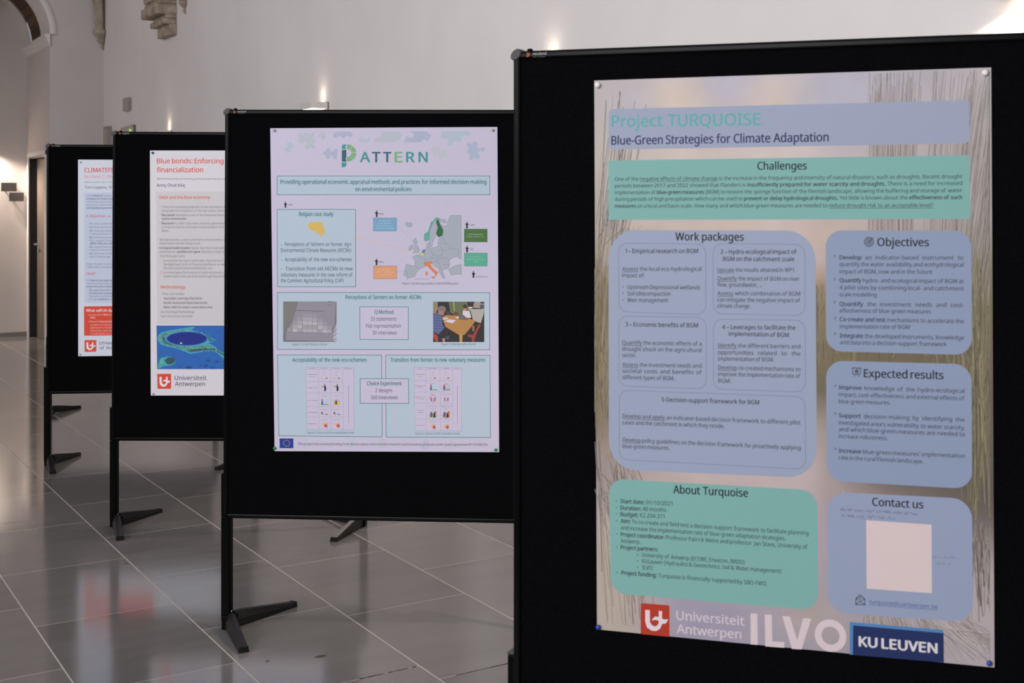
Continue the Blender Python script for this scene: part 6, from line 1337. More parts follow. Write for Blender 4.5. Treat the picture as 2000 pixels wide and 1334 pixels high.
PRINT_4 = [
 ('title_text',None,1,[
  ('t','CLIMATEFIT',(37.0,-76.6),(218.8,-76.1),26.67,(200,78,88),1.0),
 ]),
 ('subtitle_text',None,1,[
  ('t','Resilient CLIMATE',(37.5,-111.1),(237.2,-110.7),18.6,(206,124,136),0.2),
 ]),
 ('byline_text',None,1,[
  ('t','IMDO research day (12 May)',(37.5,-141.1),(213.9,-140.7),8.99,(120,122,140),0.4),
  ('t','Tom Coppens, Tim',(38.2,-174.8),(209.0,-174.6),15.19,(76,80,120),0.6),
 ]),
 ('grey_panel',None,1,[
  ('p',[(33.8,-200.1),(682.3,-195.5),(682.3,-874.0),(38.7,-868.9)],(178,184,200)),
 ]),
 ('grey_panel','panel_text',2,[
  ('t','The **CLIMATEFIT** project',(49.7,-223.1),(194.3,-223.0),10.85,(106,110,130),0),
  ('t','**bridging the finance gap**',(49.7,-241.8),(206.5,-241.7),10.85,(106,110,130),0),
  ('t','architectures and attract',(49.7,-260.2),(196.7,-260.2),10.85,(106,110,130),0),
  ('t','and across resilient market',(49.7,-278.6),(210.2,-278.6),10.85,(106,110,130),0),
  ('t','**participating organisations**',(49.7,-297.1),(209.0,-297.1),10.85,(106,110,130),0),
  ('t','6 Objectives',(50.1,-348.4),(161.7,-348.5),14.27,(200,78,88),0.6),
  ('l',[(169.2,-343.3),(186.7,-343.3)],2.2,(200,78,88)),
  ('l',[(179.2,-338.1),(186.7,-343.3),(179.2,-348.5)],2.2,(200,78,88)),
  ('t','**O1**: explain, understand',(65.7,-392.0),(201.0,-392.2),10.86,(106,110,130),0),
  ('t','**O2**: Raise awareness',(65.7,-413.5),(194.8,-413.7),10.86,(106,110,130),0),
  ('t','**O3**: Tackle the mobility',(65.7,-436.3),(201.0,-436.6),10.86,(106,110,130),0),
  ('t','Funding Solutions to',(65.7,-454.5),(194.8,-454.8),10.86,(106,110,130),0),
  ('t','**O4**: Accelerate the market',(65.7,-476.0),(207.3,-476.4),10.86,(106,110,130),0),
  ('t','FELI – support FELI by',(65.7,-494.9),(197.9,-495.3),10.86,(106,110,130),0),
  ('t','**FINV. Paths for action**',(78.1,-512.5),(207.3,-512.9),10.86,(106,110,130),0),
  ('t','**O5**: Support the impact',(65.7,-534.0),(207.3,-534.4),10.86,(106,110,130),0),
  ('t','catalyse resilience fund',(65.7,-552.2),(204.2,-552.7),10.86,(106,110,130),0),
  ('t','**O6**: Contribute to the',(65.7,-573.7),(195.4,-574.2),10.86,(106,110,130),0),
  ('t','the EU Taxonomy',(65.7,-592.6),(171.7,-593.0),10.86,(106,110,130),0),
  ('t','Project results 1-6 are into',(50.1,-636.8),(207.3,-637.5),10.85,(106,110,130),0),
  ('t','will be able to directly be',(50.1,-655.0),(201.0,-655.7),10.85,(106,110,130),0),
  ('t','A **3 step-by-step approach**',(49.5,-735.7),(207.3,-736.7),10.85,(106,110,130),0),
  ('t','resilience financing and',(49.5,-754.6),(196.7,-755.5),10.85,(106,110,130),0),
  ('t','**implemented in a wide**',(49.5,-773.5),(196.7,-774.4),10.85,(106,110,130),0),
  ('t','**20 cases from 8 EU**',(63.8,-795.7),(191.7,-796.6),10.86,(106,110,130),0),
  ('t','**10 investment strategies**',(63.8,-813.9),(207.3,-815.0),10.86,(106,110,130),0),
  ('t','Interactive, and learn',(63.8,-832.2),(201.0,-833.2),10.86,(106,110,130),0),
  ('t','EU-wide **webinars** to',(63.8,-850.4),(195.4,-851.4),10.86,(106,110,130),0),
  ('t','How?',(49.5,-696.6),(100.6,-696.9),14.27,(200,78,88),0.6),
  ('e',(53.2,-388.7),1.4,1.5,(106,110,130),0,0,360),
  ('e',(53.2,-409.6),1.4,1.4,(106,110,130),0,0,360),
  ('e',(53.2,-431.7),1.4,1.4,(106,110,130),0,0,360),
  ('e',(53.2,-471.4),1.4,1.5,(106,110,130),0,0,360),
  ('e',(53.2,-529.4),1.4,1.4,(106,110,130),0,0,360),
  ('e',(53.2,-569.7),1.4,1.5,(106,110,130),0,0,360),
  ('l',[(68.2,-509.2),(76.3,-509.2)],3,(106,110,130)),
  ('l',[(72.5,-505.3),(76.9,-509.2),(72.5,-513.1)],3,(106,110,130)),
  ('l',[(174.2,-589.8),(182.3,-589.8)],3,(106,110,130)),
  ('l',[(178.6,-585.9),(182.9,-589.8),(178.6,-593.7)],3,(106,110,130)),
 ]),
 ('red_panel',None,1,[
  ('p',[(34.0,-888.6),(442.4,-886.7),(442.4,-1064.7),(35.2,-1066.3)],(200,64,46)),
 ]),
 ('red_panel','panel_text',2,[
  ('t','What will UA do',(47.0,-921.2),(197.9,-922.5),16.13,(222,206,210),1.0),
  ('t','Lead role of **WP3** (D3',(71.3,-944.9),(199.2,-946.0),10.55,(222,176,166),0),
  ('t','**PR2)**',(71.3,-962.4),(99.3,-962.7),10.55,(222,176,166),0),
  ('t','Research **best practice**',(71.3,-985.2),(204.2,-986.5),10.55,(222,176,166),0),
  ('t','compile an inventory',(71.3,-1004.8),(197.9,-1006.0),10.55,(222,176,166),0),
  ('t','applications of financial',(71.3,-1022.4),(207.3,-1023.7),10.55,(222,176,166),0),
  ('t','instruments with a long',(71.3,-1040.6),(207.3,-1042.0),10.55,(222,176,166),0),
  ('t','transferability for EU',(71.3,-1058.8),(199.2,-1060.2),10.55,(222,176,166),0),
  ('p',[(60.7,-937.6),(68.2,-940.9),(62.6,-944.8)],(222,190,180)),
  ('p',[(60.7,-977.3),(68.2,-980.7),(62.6,-984.5)],(222,190,180)),
 ]),
 ('red_emblem',None,1,[
  ('r',[(37.7,-1092.3),(105.6,-1092.4),(105.6,-1163.4),(37.7,-1163.9)],2,(204,66,50)),
 ]),
 ('red_emblem','emblem_letter',2,[
  ('p',[(48.3,-1106.9),(48.3,-1134.3),(52.5,-1147.1),(62.2,-1153.3),(74.3,-1153.4),(84.0,-1146.6),(88.3,-1135.6),(96.1,-1134.4),(100.5,-1129.3),(102.2,-1123.0),(97.3,-1125.3),(88.3,-1124.2),(88.3,-1106.6),(80.6,-1106.6),(80.6,-1120.8),(71.9,-1120.4),(66.5,-1125.1),(64.1,-1130.1),(71.9,-1128.0),(77.9,-1128.2),(81.1,-1131.9),(77.9,-1139.3),(71.4,-1143.2),(64.6,-1140.8),(59.7,-1134.5),(59.2,-1106.7)],(210,208,222)),
 ]),
 ('university_lettering',None,1,[
  ('t','University',(123.0,-1120.6),(257.3,-1122.1),20.49,(72,78,120),0.4),
  ('t','of Antwerp',(126.1,-1150.0),(273.0,-1151.7),20.49,(72,78,120),0.4),
 ]),
]

# ------------------------------------------------------------------ materials
PLASTER = noisy('wall_plaster', (0.765, 0.735, 0.72), (0.81, 0.78, 0.765), 1.4, 0.85, 0.2, bump=0.05)
STONE = noisy('carved_stone', (0.28, 0.225, 0.17), (0.48, 0.40, 0.32), 9.0, 0.85, 0.2, bump=0.4)
BRICK_BROWN = mat('brown_brick', (0.16, 0.09, 0.05), 0.8, 0.2)
WHITE_PAINT = mat('white_paint', (0.72, 0.69, 0.67), 0.6, 0.3)
DARK_SKIRT = mat('grey_baseboard', (0.20, 0.18, 0.17), 0.4, 0.4)
DOOR_DARK = mat('black_door_frame', (0.012, 0.011, 0.011), 0.4, 0.4)
DOOR_LEAF = noisy('door_leaf_brown', (0.15, 0.12, 0.10), (0.18, 0.145, 0.12), 3.0, 0.5, 0.3)
METAL = mat('brushed_metal', (0.55, 0.53, 0.50), 0.35, 0.5, 1.0)
FELT = noisy('black_felt', (0.0022, 0.0022, 0.0026), (0.0042, 0.0042, 0.0048), 420.0, 1.0, 0.0)
RAIL = mat('black_rail', (0.002, 0.002, 0.0023), 0.24, 0.05)
POST = mat('black_post', (0.0015, 0.0015, 0.0015), 0.34, 0.03)
FOOT = noisy('black_foot', (0.004, 0.0037, 0.0037), (0.010, 0.0093, 0.0093), 40.0, 0.40, 0.22)
CAP = mat('grey_corner_cap', (0.05, 0.046, 0.046), 0.5, 0.3)
RUBBER = mat('black_rubber', (0.006, 0.006, 0.006), 0.8, 0.2)
CHROME = mat('hinge_metal', (0.5, 0.5, 0.5), 0.25, 0.5, 1.0)
PLAQUE = noisy('grey_plaque', (0.06, 0.055, 0.055), (0.075, 0.07, 0.068), 8.0, 0.5, 0.3)
BEIGE = mat('beige_plastic', (0.42, 0.37, 0.30), 0.5, 0.4)
GREYBOX = mat('grey_box', (0.30, 0.26, 0.245), 0.5, 0.3)
LENS = mat('lamp_lens', (0.9, 0.85, 0.75), 0.4, 0.3, 0.0, (1.0, 0.80, 0.58), 9.0)

def floor_material():
    m = mat('stone_floor_tile', (0.11, 0.105, 0.105), 0.22, 1.0)
    nt = m.node_tree; N = nt.nodes; L = nt.links; b = N['Principled BSDF']
    tc = N.new('ShaderNodeTexCoord')
    mp = N.new('ShaderNodeMapping'); mp.inputs['Scale'].default_value = (1.0, 5.0, 1.0)
    n1 = N.new('ShaderNodeTexNoise'); n1.inputs['Scale'].default_value = 1.6; n1.inputs['Detail'].default_value = 8
    n2 = N.new('ShaderNodeTexNoise'); n2.inputs['Scale'].default_value = 160; n2.inputs['Detail'].default_value = 3
    at = N.new('ShaderNodeAttribute'); at.attribute_name = 'tile_tone'
    ma = N.new('ShaderNodeMath'); ma.operation = 'MULTIPLY_ADD'; ma.inputs[1].default_value = 0.45
    mb = N.new('ShaderNodeMath'); mb.operation = 'MULTIPLY_ADD'; mb.inputs[1].default_value = 0.22
    mc = N.new('ShaderNodeMath'); mc.operation = 'MULTIPLY'; mc.inputs[1].default_value = 0.35
    cr = N.new('ShaderNodeValToRGB')
    cr.color_ramp.elements[0].position = 0.25; cr.color_ramp.elements[0].color = (0.142, 0.134, 0.133, 1)
    cr.color_ramp.elements[1].position = 0.80; cr.color_ramp.elements[1].color = (0.205, 0.195, 0.194, 1)
    L.new(tc.outputs['Object'], mp.inputs['Vector'])
    L.new(mp.outputs['Vector'], n1.inputs['Vector']); L.new(tc.outputs['Object'], n2.inputs['Vector'])
    L.new(at.outputs['Fac'], mc.inputs[0])
    L.new(n2.outputs['Fac'], mb.inputs[0]); L.new(mc.outputs[0], mb.inputs[2])
    L.new(n1.outputs['Fac'], ma.inputs[0]); L.new(mb.outputs[0], ma.inputs[2])
    L.new(ma.outputs[0], cr.inputs['Fac']); L.new(cr.outputs['Color'], b.inputs['Base Color'])
    rr = N.new('ShaderNodeMapRange'); rr.inputs['To Min'].default_value = 0.085; rr.inputs['To Max'].default_value = 0.155
    L.new(n1.outputs['Fac'], rr.inputs['Value']); L.new(rr.outputs['Result'], b.inputs['Roughness'])
    return m
FLOOR = floor_material()
GROUT = mat('pale_grout', (0.43, 0.385, 0.36), 0.7, 0.3)
THIN_GROUT = mat('thin_joint', (0.40, 0.36, 0.345), 0.7, 0.3)
CRACK = mat('open_joint', (0.012, 0.008, 0.007), 0.9, 0.1)
STAIN = mat('floor_stain', (0.045, 0.042, 0.042), 0.5, 0.3)

# ------------------------------------------------------------------ the hall
WALL_A = 3.26       # long wall
END_B = 16.25       # end wall
NICHE_A0, NICHE_A1, NICHE_B = 1.36, 2.70, 17.77
WALL_TOP = 6.6
def hall_obj(name, bm, mats, smooth=False, parent=None):
    o = obj(name, bm, mats, parent, smooth)
    if parent is None: o.rotation_euler = (0, 0, HALL_ROT)
    return o

# floor: tiles in courses along the hall, pale wide joints between courses, thin joints across
bm = bmesh.new()
tone = bm.faces.layers.float.new('tile_tone')
rnd = random.Random(11)
COURSE, TILE = 0.492, 0.834
known = {-2: 4.896, -1: 5.442, 0: 5.038, 1: 4.881, 2: 5.31}
quad(bm, [(-9, -12, -0.004), (WALL_A, -12, -0.004), (WALL_A, 17.9, -0.004), (-9, 17.9, -0.004)], 2)
for k in range(-23, 4):
    a1 = 1.839 + COURSE * k; a0 = a1 - COURSE
    a0c, a1c = max(a0 + 0.0022, -9), min(a1 - 0.0022, WALL_A)
    if a1c <= a0c: continue
    off = known.get(k, rnd.uniform(0, TILE)) % TILE
    b = off - 16 * TILE
    while b < 17.9:
        b0, b1 = max(b + 0.0015, -12), min(b + TILE - 0.0015, 17.9)
        if b1 > b0:
            f = quad(bm, [(a0c, b0, 0), (a1c, b0, 0), (a1c, b1, 0), (a0c, b1, 0)], 0); f[tone] = rnd.random()
            if b0 > -12: quad(bm, [(a0c, b0 - 0.0032, 0), (a1c, b0 - 0.0032, 0), (a1c, b0 + 0.0002, 0.0001), (a0c, b0 + 0.0002, 0.0001)], 2)
        b += TILE
    if -9 < a1 < WALL_A: quad(bm, [(a1 - 0.0026, -12, 0.0002), (a1 + 0.0026, -12, 0.0002), (a1 + 0.0026, 17.9, 0.0002), (a1 - 0.0026, 17.9, 0.0002)], 1)
# two joints that have lost their grout, and stains
for k, bb, s0, s1 in ((1, 4.0455, 0.06, 0.42), (0, 4.204, 0.28, 0.48)):
    a0 = 1.839 + COURSE * (k - 1)
    n = 14
    for i in range(n):
        if rnd.random() < 0.16: continue
        x0 = a0 + s0 + (s1 - s0) * i / n; x1 = a0 + s0 + (s1 - s0) * (i + 1) / n; w = rnd.uniform(0.0015, 0.0034)
        quad(bm, [(x0, bb - w, 0.0004), (x1, bb - w, 0.0004), (x1, bb + w, 0.0004), (x0, bb + w, 0.0004)], 3)
def floor_px(px, py):
    y = 4011.0 / (py - 404); x = (px - 1400) * y / 2560
    return in_hall(x, y)
for px, py, ra, rb in ((626, 1282, 0.02, 0.012), (523, 1291, 0.008, 0.006), (415, 1089, 0.012, 0.006), (246, 1101, 0.014, 0.006)):
    ca, cb = floor_px(px, py)
    bm.faces.new([bm.verts.new((ca + ra * (0.8 + 0.4 * rnd.random()) * math.cos(t * math.pi / 6), cb + rb * (0.8 + 0.4 * rnd.random()) * math.sin(t * math.pi / 6), 0.0004)) for t in range(12)]).material_index = 4
struct(hall_obj('floor', bm, [FLOOR, GROUT, THIN_GROUT, CRACK, STAIN]))

# long wall, far-left side wall, ceiling
bm = bmesh.new(); box(bm, WALL_A, WALL_A + 0.3, -12, 18.2, 0, WALL_TOP); struct(hall_obj('wall_right', bm, PLASTER))
bm = bmesh.new(); box(bm, -9.3, -9.0, -12, 18.2, 0, WALL_TOP); struct(hall_obj('wall_left', bm, PLASTER))
bm = bmesh.new(); box(bm, -9.3, WALL_A + 0.3, -12, 18.2, WALL_TOP, WALL_TOP + 0.2); struct(hall_obj('ceiling', bm, PLASTER))
# end wall with an arched recess
RAD = (NICHE_A1 - NICHE_A0) / 2; CEN = (NICHE_A1 + NICHE_A0) / 2; SPRING = 3.50
ARC = [(CEN + RAD * math.cos(t * math.pi / 24), SPRING + RAD * math.sin(t * math.pi / 24)) for t in range(25)]
bm = bmesh.new()
quad(bm, [(NICHE_A1, END_B, 0), (WALL_A, END_B, 0), (WALL_A, END_B, WALL_TOP), (NICHE_A1, END_B, WALL_TOP)])
quad(bm, [(-9, END_B, 0), (NICHE_A0, END_B, 0), (NICHE_A0, END_B, WALL_TOP), (-9, END_B, WALL_TOP)])
for (x0, z0), (x1, z1) in zip(ARC, ARC[1:]):
    quad(bm, [(x0, END_B, z0), (x1, END_B, z1), (x1, END_B, WALL_TOP), (x0, END_B, WALL_TOP)])
# recess: left side, right side round the doorway, back
D0, D1, DH, DD = 16.50, 17.59, 2.16, 0.10
quad(bm, [(NICHE_A0, END_B, 0), (NICHE_A0, NICHE_B, 0), (NICHE_A0, NICHE_B, SPRING), (NICHE_A0, END_B, SPRING)])
quad(bm, [(NICHE_A1, END_B, 0), (NICHE_A1, D0, 0), (NICHE_A1, D0, SPRING), (NICHE_A1, END_B, SPRING)])
quad(bm, [(NICHE_A1, D1, 0), (NICHE_A1, NICHE_B, 0), (NICHE_A1, NICHE_B, SPRING), (NICHE_A1, D1, SPRING)])
quad(bm, [(NICHE_A1, D0, DH), (NICHE_A1, D1, DH), (NICHE_A1, D1, SPRING), (NICHE_A1, D0, SPRING)])
quad(bm, [(NICHE_A0, NICHE_B, 0), (NICHE_A1, NICHE_B, 0), (NICHE_A1, NICHE_B, SPRING + RAD), (NICHE_A0, NICHE_B, SPRING + RAD)])
bmesh.ops.remove_doubles(bm, verts=bm.verts[:], dist=1e-5)
struct(hall_obj('wall_back', bm, noisy('dimmed_grey_plaster', (0.56, 0.52, 0.50), (0.60, 0.56, 0.54), 1.4, 0.85, 0.2, bump=0.05)))  # grey plaster, darkened in colour to stand in for dimmer light here
# barrel vault of the recess: white edge bands with brown brick between
def vault_mat():
    m = mat('vault_brick', (0.12, 0.07, 0.04), 0.8, 0.2)
    nt = m.node_tree; N = nt.nodes; L = nt.links
    tc = N.new('ShaderNodeTexCoord'); br = N.new('ShaderNodeTexBrick')
    br.inputs['Color1'].default_value = (0.10, 0.052, 0.026, 1); br.inputs['Color2'].default_value = (0.15, 0.085, 0.045, 1)
    br.inputs['Mortar'].default_value = (0.07, 0.045, 0.03, 1); br.inputs['Scale'].default_value = 1.0
    br.inputs['Brick Width'].default_value = 0.2; br.inputs['Row Height'].default_value = 0.06; br.inputs['Mortar Size'].default_value = 0.008
    mp = N.new('ShaderNodeMapping'); mp.inputs['Rotation'].default_value = (math.radians(90), 0, math.radians(90))
    L.new(tc.outputs['Object'], mp.inputs['Vector']); L.new(mp.outputs['Vector'], br.inputs['Vector'])
    L.new(br.outputs['Color'], N['Principled BSDF'].inputs['Base Color'])
    return m
bm = bmesh.new()
for b0, b1, mi, r in ((END_B, 16.80, 0, 0.0), (16.80, 17.47, 1, 0.02), (17.47, NICHE_B, 0, 0.0)):
    for (x0, z0), (x1, z1) in zip(ARC, ARC[1:]):
        def o_(x, z): return (x + (x - CEN) * r, z + (z - SPRING) * r)
        (p0, q0), (p1, q1) = o_(x0, z0), o_(x1, z1)
        quad(bm, [(p0, b0, q0), (p0, b1, q0), (p1, b1, q1), (p1, b0, q1)], mi)
struct(hall_obj('trim_1', bm, [WHITE_PAINT, vault_mat()]))
# arch moulding on the wall face
bm = bmesh.new()
prof = [(0.0, 0.0), (0.0, -0.03), (0.025, -0.045), (0.06, -0.03), (0.075, -0.012), (0.085, 0.0)]
rows = []
for i in range(25):
    t = math.pi * i / 24
    rows.append([bm.verts.new((CEN + (RAD + dr) * math.cos(t), END_B + db, SPRING + (RAD + dr) * math.sin(t))) for dr, db in prof])
for r0, r1 in zip(rows, rows[1:]):
    for i in range(len(prof) - 1): bm.faces.new((r0[i], r0[i + 1], r1[i + 1], r1[i]))
bmesh.ops.recalc_face_normals(bm, faces=bm.faces[:])
struct(hall_obj('trim_2', bm, WHITE_PAINT, True))
# impost moulding along both sides of the recess
for nm, x, s in (('trim_3', NICHE_A1, -1), ('trim_4', NICHE_A0, 1)):
    bm = bmesh.new()
    pr = [(0, SPRING - 0.13), (0.012, SPRING - 0.13), (0.016, SPRING - 0.09), (0.032, SPRING - 0.075), (0.036, SPRING - 0.045), (0.055, SPRING - 0.03), (0.055, SPRING), (0, SPRING)]
    prism(bm, pr, lambda p, t, x=x, s=s: (x + s * p[0], t, p[1]), END_B - 0.03, NICHE_B)
    struct(hall_obj(nm, bm, WHITE_PAINT))
bm = bmesh.new(); box(bm, NICHE_A0, NICHE_A1 - 0.001, NICHE_B - 0.014, NICHE_B, 0, 0.055)
struct(hall_obj('baseboard_back', bm, DARK_SKIRT))
# door in the side of the recess
bm = bmesh.new()
box(bm, NICHE_A1 - 0.012, NICHE_A1, D0 - 0.05, D0, 0, DH + 0.05); box(bm, NICHE_A1 - 0.012, NICHE_A1, D1, D1 + 0.05, 0, DH + 0.05)
box(bm, NICHE_A1 - 0.02, NICHE_A1, D0 - 0.05, D1 + 0.05, DH, DH + 0.05)
struct(hall_obj('trim_5', bm, WHITE_PAINT))
door = struct(bpy.data.objects.new('door_1', None)); link(door); door.rotation_euler = (0, 0, HALL_ROT)
bm = bmesh.new()
box(bm, NICHE_A1, NICHE_A1 + DD, D1 - 0.02, D1, 0, DH); box(bm, NICHE_A1, NICHE_A1 + DD, D0, D0 + 0.02, 0, DH); box(bm, NICHE_A1, NICHE_A1 + DD, D0 + 0.02, D1 - 0.02, DH - 0.02, DH)
obj('door_frame', bm, DOOR_DARK, door)
bm = bmesh.new(); box(bm, NICHE_A1 + DD - 0.02, NICHE_A1 + DD + 0.02, D0 + 0.021, D1 - 0.021, 0.004, DH - 0.021); obj('door_leaf', bm, DOOR_LEAF, door)
bm = bmesh.new()
box(bm, NICHE_A1 + DD - 0.028, NICHE_A1 + DD - 0.02, D1 - 0.13, D1 - 0.09, 1.02, 1.20, 0.003)
cyl(bm, (NICHE_A1 + DD - 0.06, D1 - 0.11, 1.12), (NICHE_A1 + DD - 0.02, D1 - 0.11, 1.12), 0.008); box(bm, NICHE_A1 + DD - 0.068, NICHE_A1 + DD - 0.052, D1 - 0.25, D1 - 0.10, 1.11, 1.13, 0.005)
obj('door_handle', bm, METAL, door)

# ------------------------------------------------------------------ carved stone on the walls
def rib_corbel(a, b, tip, scale, label, a0, a1):
    t = empty('stone_corbel', hall(a, b, tip), HALL_ROT); tag(t, label, 'corbel')
    s = scale
    bm = bmesh.new()
    lathe(bm, [(0.006 * s, 0), (0.022 * s, 0.03 * s), (0.016 * s, 0.05 * s), (0.05 * s, 0.085 * s), (0.06 * s, 0.10 * s), (0.05 * s, 0.115 * s), (0.085 * s, 0.16 * s), (0.10 * s, 0.175 * s), (0.10 * s, 0.205 * s), (0.08 * s, 0.215 * s)], (0, 0, 0), 16, a0, a1)
    obj('capital', bm, STONE, t)
    n = 5 if a1 - a0 > 2 else 3
    for i in range(n):
        ang = a0 + 0.47 + (a1 - a0 - 0.94) * i / (n - 1)
        bm = bmesh.new(); ring_prev = None
        for k in range(9):
            h = 0.21 * s + k * 0.17
            out = 0.06 * s + 0.012 * (k ** 1.75) * s
            c = Vector((math.cos(ang) * out, math.sin(ang) * out, h)); r = 0.026 * s
            ring = [bm.verts.new(c + Vector((r * math.cos(q * math.pi / 4), r * math.sin(q * math.pi / 4), 0))) for q in range(8)]
            if ring_prev:
                for q in range(8): bm.faces.new((ring_prev[q], ring_prev[(q + 1) % 8], ring[(q + 1) % 8], ring[q]))
            ring_prev = ring
        obj('rib', bm, STONE, t, True)
    return t
rib_corbel(WALL_A - 0.012, END_B - 0.012, 3.36, 1.05, 'carved stone corbel with vault ribs springing from the corner of the two walls', math.pi, 1.5 * math.pi)
rib_corbel(WALL_A - 0.002, 12.75, 3.36, 1.0, 'small pointed stone corbel high on the long white wall', 0.5 * math.pi, 1.5 * math.pi)
t = empty('stone_bracket', hall(WALL_A, 13.06, 3.20), HALL_ROT)
tag(t, 'large stepped stone bracket with a slanting cut base high on the long wall', 'bracket')
tiers = [('base_block', 0.0, 0.10, 0.07, 0.44, 0), ('lower_moulding', 0.10, 0.155, 0.125, 0.50, 0.02), ('neck', 0.155, 0.19, 0.10, 0.47, 0), ('shelf_moulding', 0.19, 0.29, 0.19, 0.58, 0.03), ('upper_moulding', 0.29, 0.33, 0.165, 0.56, 0.01), ('shaft', 0.33, 0.95, 0.15, 0.54, 0)]
for nm, z0, z1, pr, ln, bv in tiers:
    bm = bmesh.new()
    box(bm, -pr, -0.001, 0, ln, z0, z1, min(0.3 * (z1 - z0), 0.012) if bv else 0.004, 2)
    if nm == 'base_block': box(bm, -pr * 0.6, -0.001, -0.012, 0, z0 + 0.01, z1)
    if nm == 'shelf_moulding': box(bm, -pr * 0.8, -0.001, -0.012, 0, z0 + 0.02, z1 - 0.02)
    if nm == 'shaft':
        for i in range(4): cyl(bm, (-pr - 0.01, 0.06 + i * 0.13, z0), (-pr - 0.01, 0.06 + i * 0.13, z1), 0.035, n=10)
    obj(nm, bm, STONE, t)

# ------------------------------------------------------------------ wall lamps and fittings
def sconce(loc, rz, label, up, down, group):
    """box lamp: local +x out of the wall, y along it"""
    t = empty('wall_lamp', loc, rz); tag(t, label, 'lamp', group)
    w, d, h = 0.125, 0.13, 0.022
    bm = bmesh.new()
    box(bm, 0.012, d, -w, w, -h, h, 0.002); obj('lamp_body', bm, WHITE_PAINT, t)
    bm = bmesh.new(); box(bm, 0.0, 0.012, -w * 0.9, w * 0.9, -h * 1.25, h * 1.25); obj('wall_plate', bm, GREYBOX, t)
    bm = bmesh.new(); box(bm, 0.03, 0.075, -0.04, 0.04, h, h + 0.002); obj('lens', bm, LENS, t)
    bm = bmesh.new(); box(bm, 0.025, 0.115, -0.11, 0.11, -h - 0.002, -h); obj('lens', bm, LENS, t)
    for nm, z, rx, pw, ang, x in (('up_light', h + 0.006, math.pi, up, 120, 0.028), ('down_light', -h - 0.006, 0.0, down, 150, 0.07)):
        l = bpy.data.lights.new(nm, 'SPOT'); l.energy = pw; l.color = (1.0, 0.84, 0.70); l.spot_size = math.radians(ang); l.spot_blend = 1.0 if nm == 'up_light' else 0.5; l.shadow_soft_size = 0.02
        o = bpy.data.objects.new(nm, l); link(o, t); o.location = (x, 0, z); o.rotation_euler = (rx, 0, 0)
    return t
G_L = 'white wall lamps along the long wall'
RW = HALL_ROT + math.pi
for b, z, lb in ((2.70, 2.27, 'white box wall lamp beyond the upper right corner of the nearest board'), (5.81, 2.27, 'white box wall lamp hidden behind the top rail of the nearest board'), (9.11, 2.275, 'white box wall lamp just above the jigsaw logo poster board'), (13.33, 2.272, 'white box wall lamp above the board with the blue sea photo poster')):
    sconce(hall(WALL_A, b, z), RW, lb, 0.8, 150.0 if b < 3 else 62.0, G_L)
sconce(hall(2.14, NICHE_B, 2.30), HALL_ROT - math.pi / 2, 'white box wall lamp on the back of the arched recess', 2.0, 210.0, None)

for (a0, a1, z0, z1, lb) in ((2.42, 2.588, 1.752, 1.857, 'upper dark grey plaque on the wall inside the arched recess'), (2.506, 2.665, 1.635, 1.74, 'lower dark grey plaque on the wall inside the arched recess')):
    t = empty('wall_plaque', hall((a0 + a1) / 2, NICHE_B, (z0 + z1) / 2), HALL_ROT); tag(t, lb, 'plaque', 'grey plaques beside the recessed door')
    w, h = (a1 - a0) / 2, (z1 - z0) / 2
    bm = bmesh.new(); box(bm, -w, w, -0.034, -0.026, -h, h, 0.001); obj('plate', bm, PLAQUE, t)
    for sx in (-1, 1):
        bm = bmesh.new(); cyl(bm, (sx * w * 0.8, -0.026, 0), (sx * w * 0.8, 0, 0), 0.006, n=10); obj('spacer', bm, METAL, t)

t = empty('sensor_box', hall(WALL_A, 14.90, 2.66), HALL_ROT); tag(t, 'small beige box mounted high on the long white wall', 'sensor box')
bm = bmesh.new(); box(bm, -0.045, 0, 0, 0.20, -0.07, 0.07, 0.006); obj('casing', bm, BEIGE, t)
bm = bmesh.new(); box(bm, -0.04, -0.005, -0.004, 0, -0.06, 0.06); obj('end_plate', bm, GREYBOX, t)
t = empty('control_panel', hall(WALL_A, 15.83, 2.28), HALL_ROT); tag(t, 'grey control box on the long wall close to the room corner', 'control box')
bm = bmesh.new(); box(bm, -0.05, 0, 0, 0.20, -0.20, 0.19, 0.005); obj('casing', bm, GREYBOX, t)
bm = bmesh.new(); box(bm, -0.056, -0.05, 0.02, 0.18, -0.16, 0.16, 0.002); obj('cover', bm, BEIGE, t)
t = empty('emergency_light', hall(WALL_A, 14.72, 2.36), HALL_ROT); tag(t, 'translucent emergency light with a green dot on the long wall', 'emergency light')
bm = bmesh.new(); box(bm, -0.02, 0, -0.02, 0.40, -0.06, 0.07, 0.004); obj('back_plate', bm, mat('brown_plastic', (0.16, 0.12, 0.10), 0.5, 0.3), t)
bm = bmesh.new(); prism(bm, [(-0.02, -0.055), (-0.075, -0.055), (-0.085, 0.0), (-0.065, 0.055), (-0.02, 0.06)], lambda p, s: (p[0], s, p[1]), 0.0, 0.37)
obj('diffuser', bm, mat('pale_diffuser', (0.45, 0.42, 0.36), 0.35, 0.4), t)
bm = bmesh.new(); lathe(bm, [(0.012, 0), (0.012, 0.004)], (0, 0, 0), 12); bmesh.ops.rotate(bm, verts=bm.verts[:], cent=(0, 0, 0), matrix=Matrix.Rotation(math.radians(90), 3, 'X')); bmesh.ops.translate(bm, verts=bm.verts[:], vec=(-0.05, 0.0, 0.01))
obj('indicator', bm, mat('green_led', (0.2, 0.5, 0.1), 0.4, 0.3, 0.0, (0.45, 0.9, 0.2), 0.7), t)

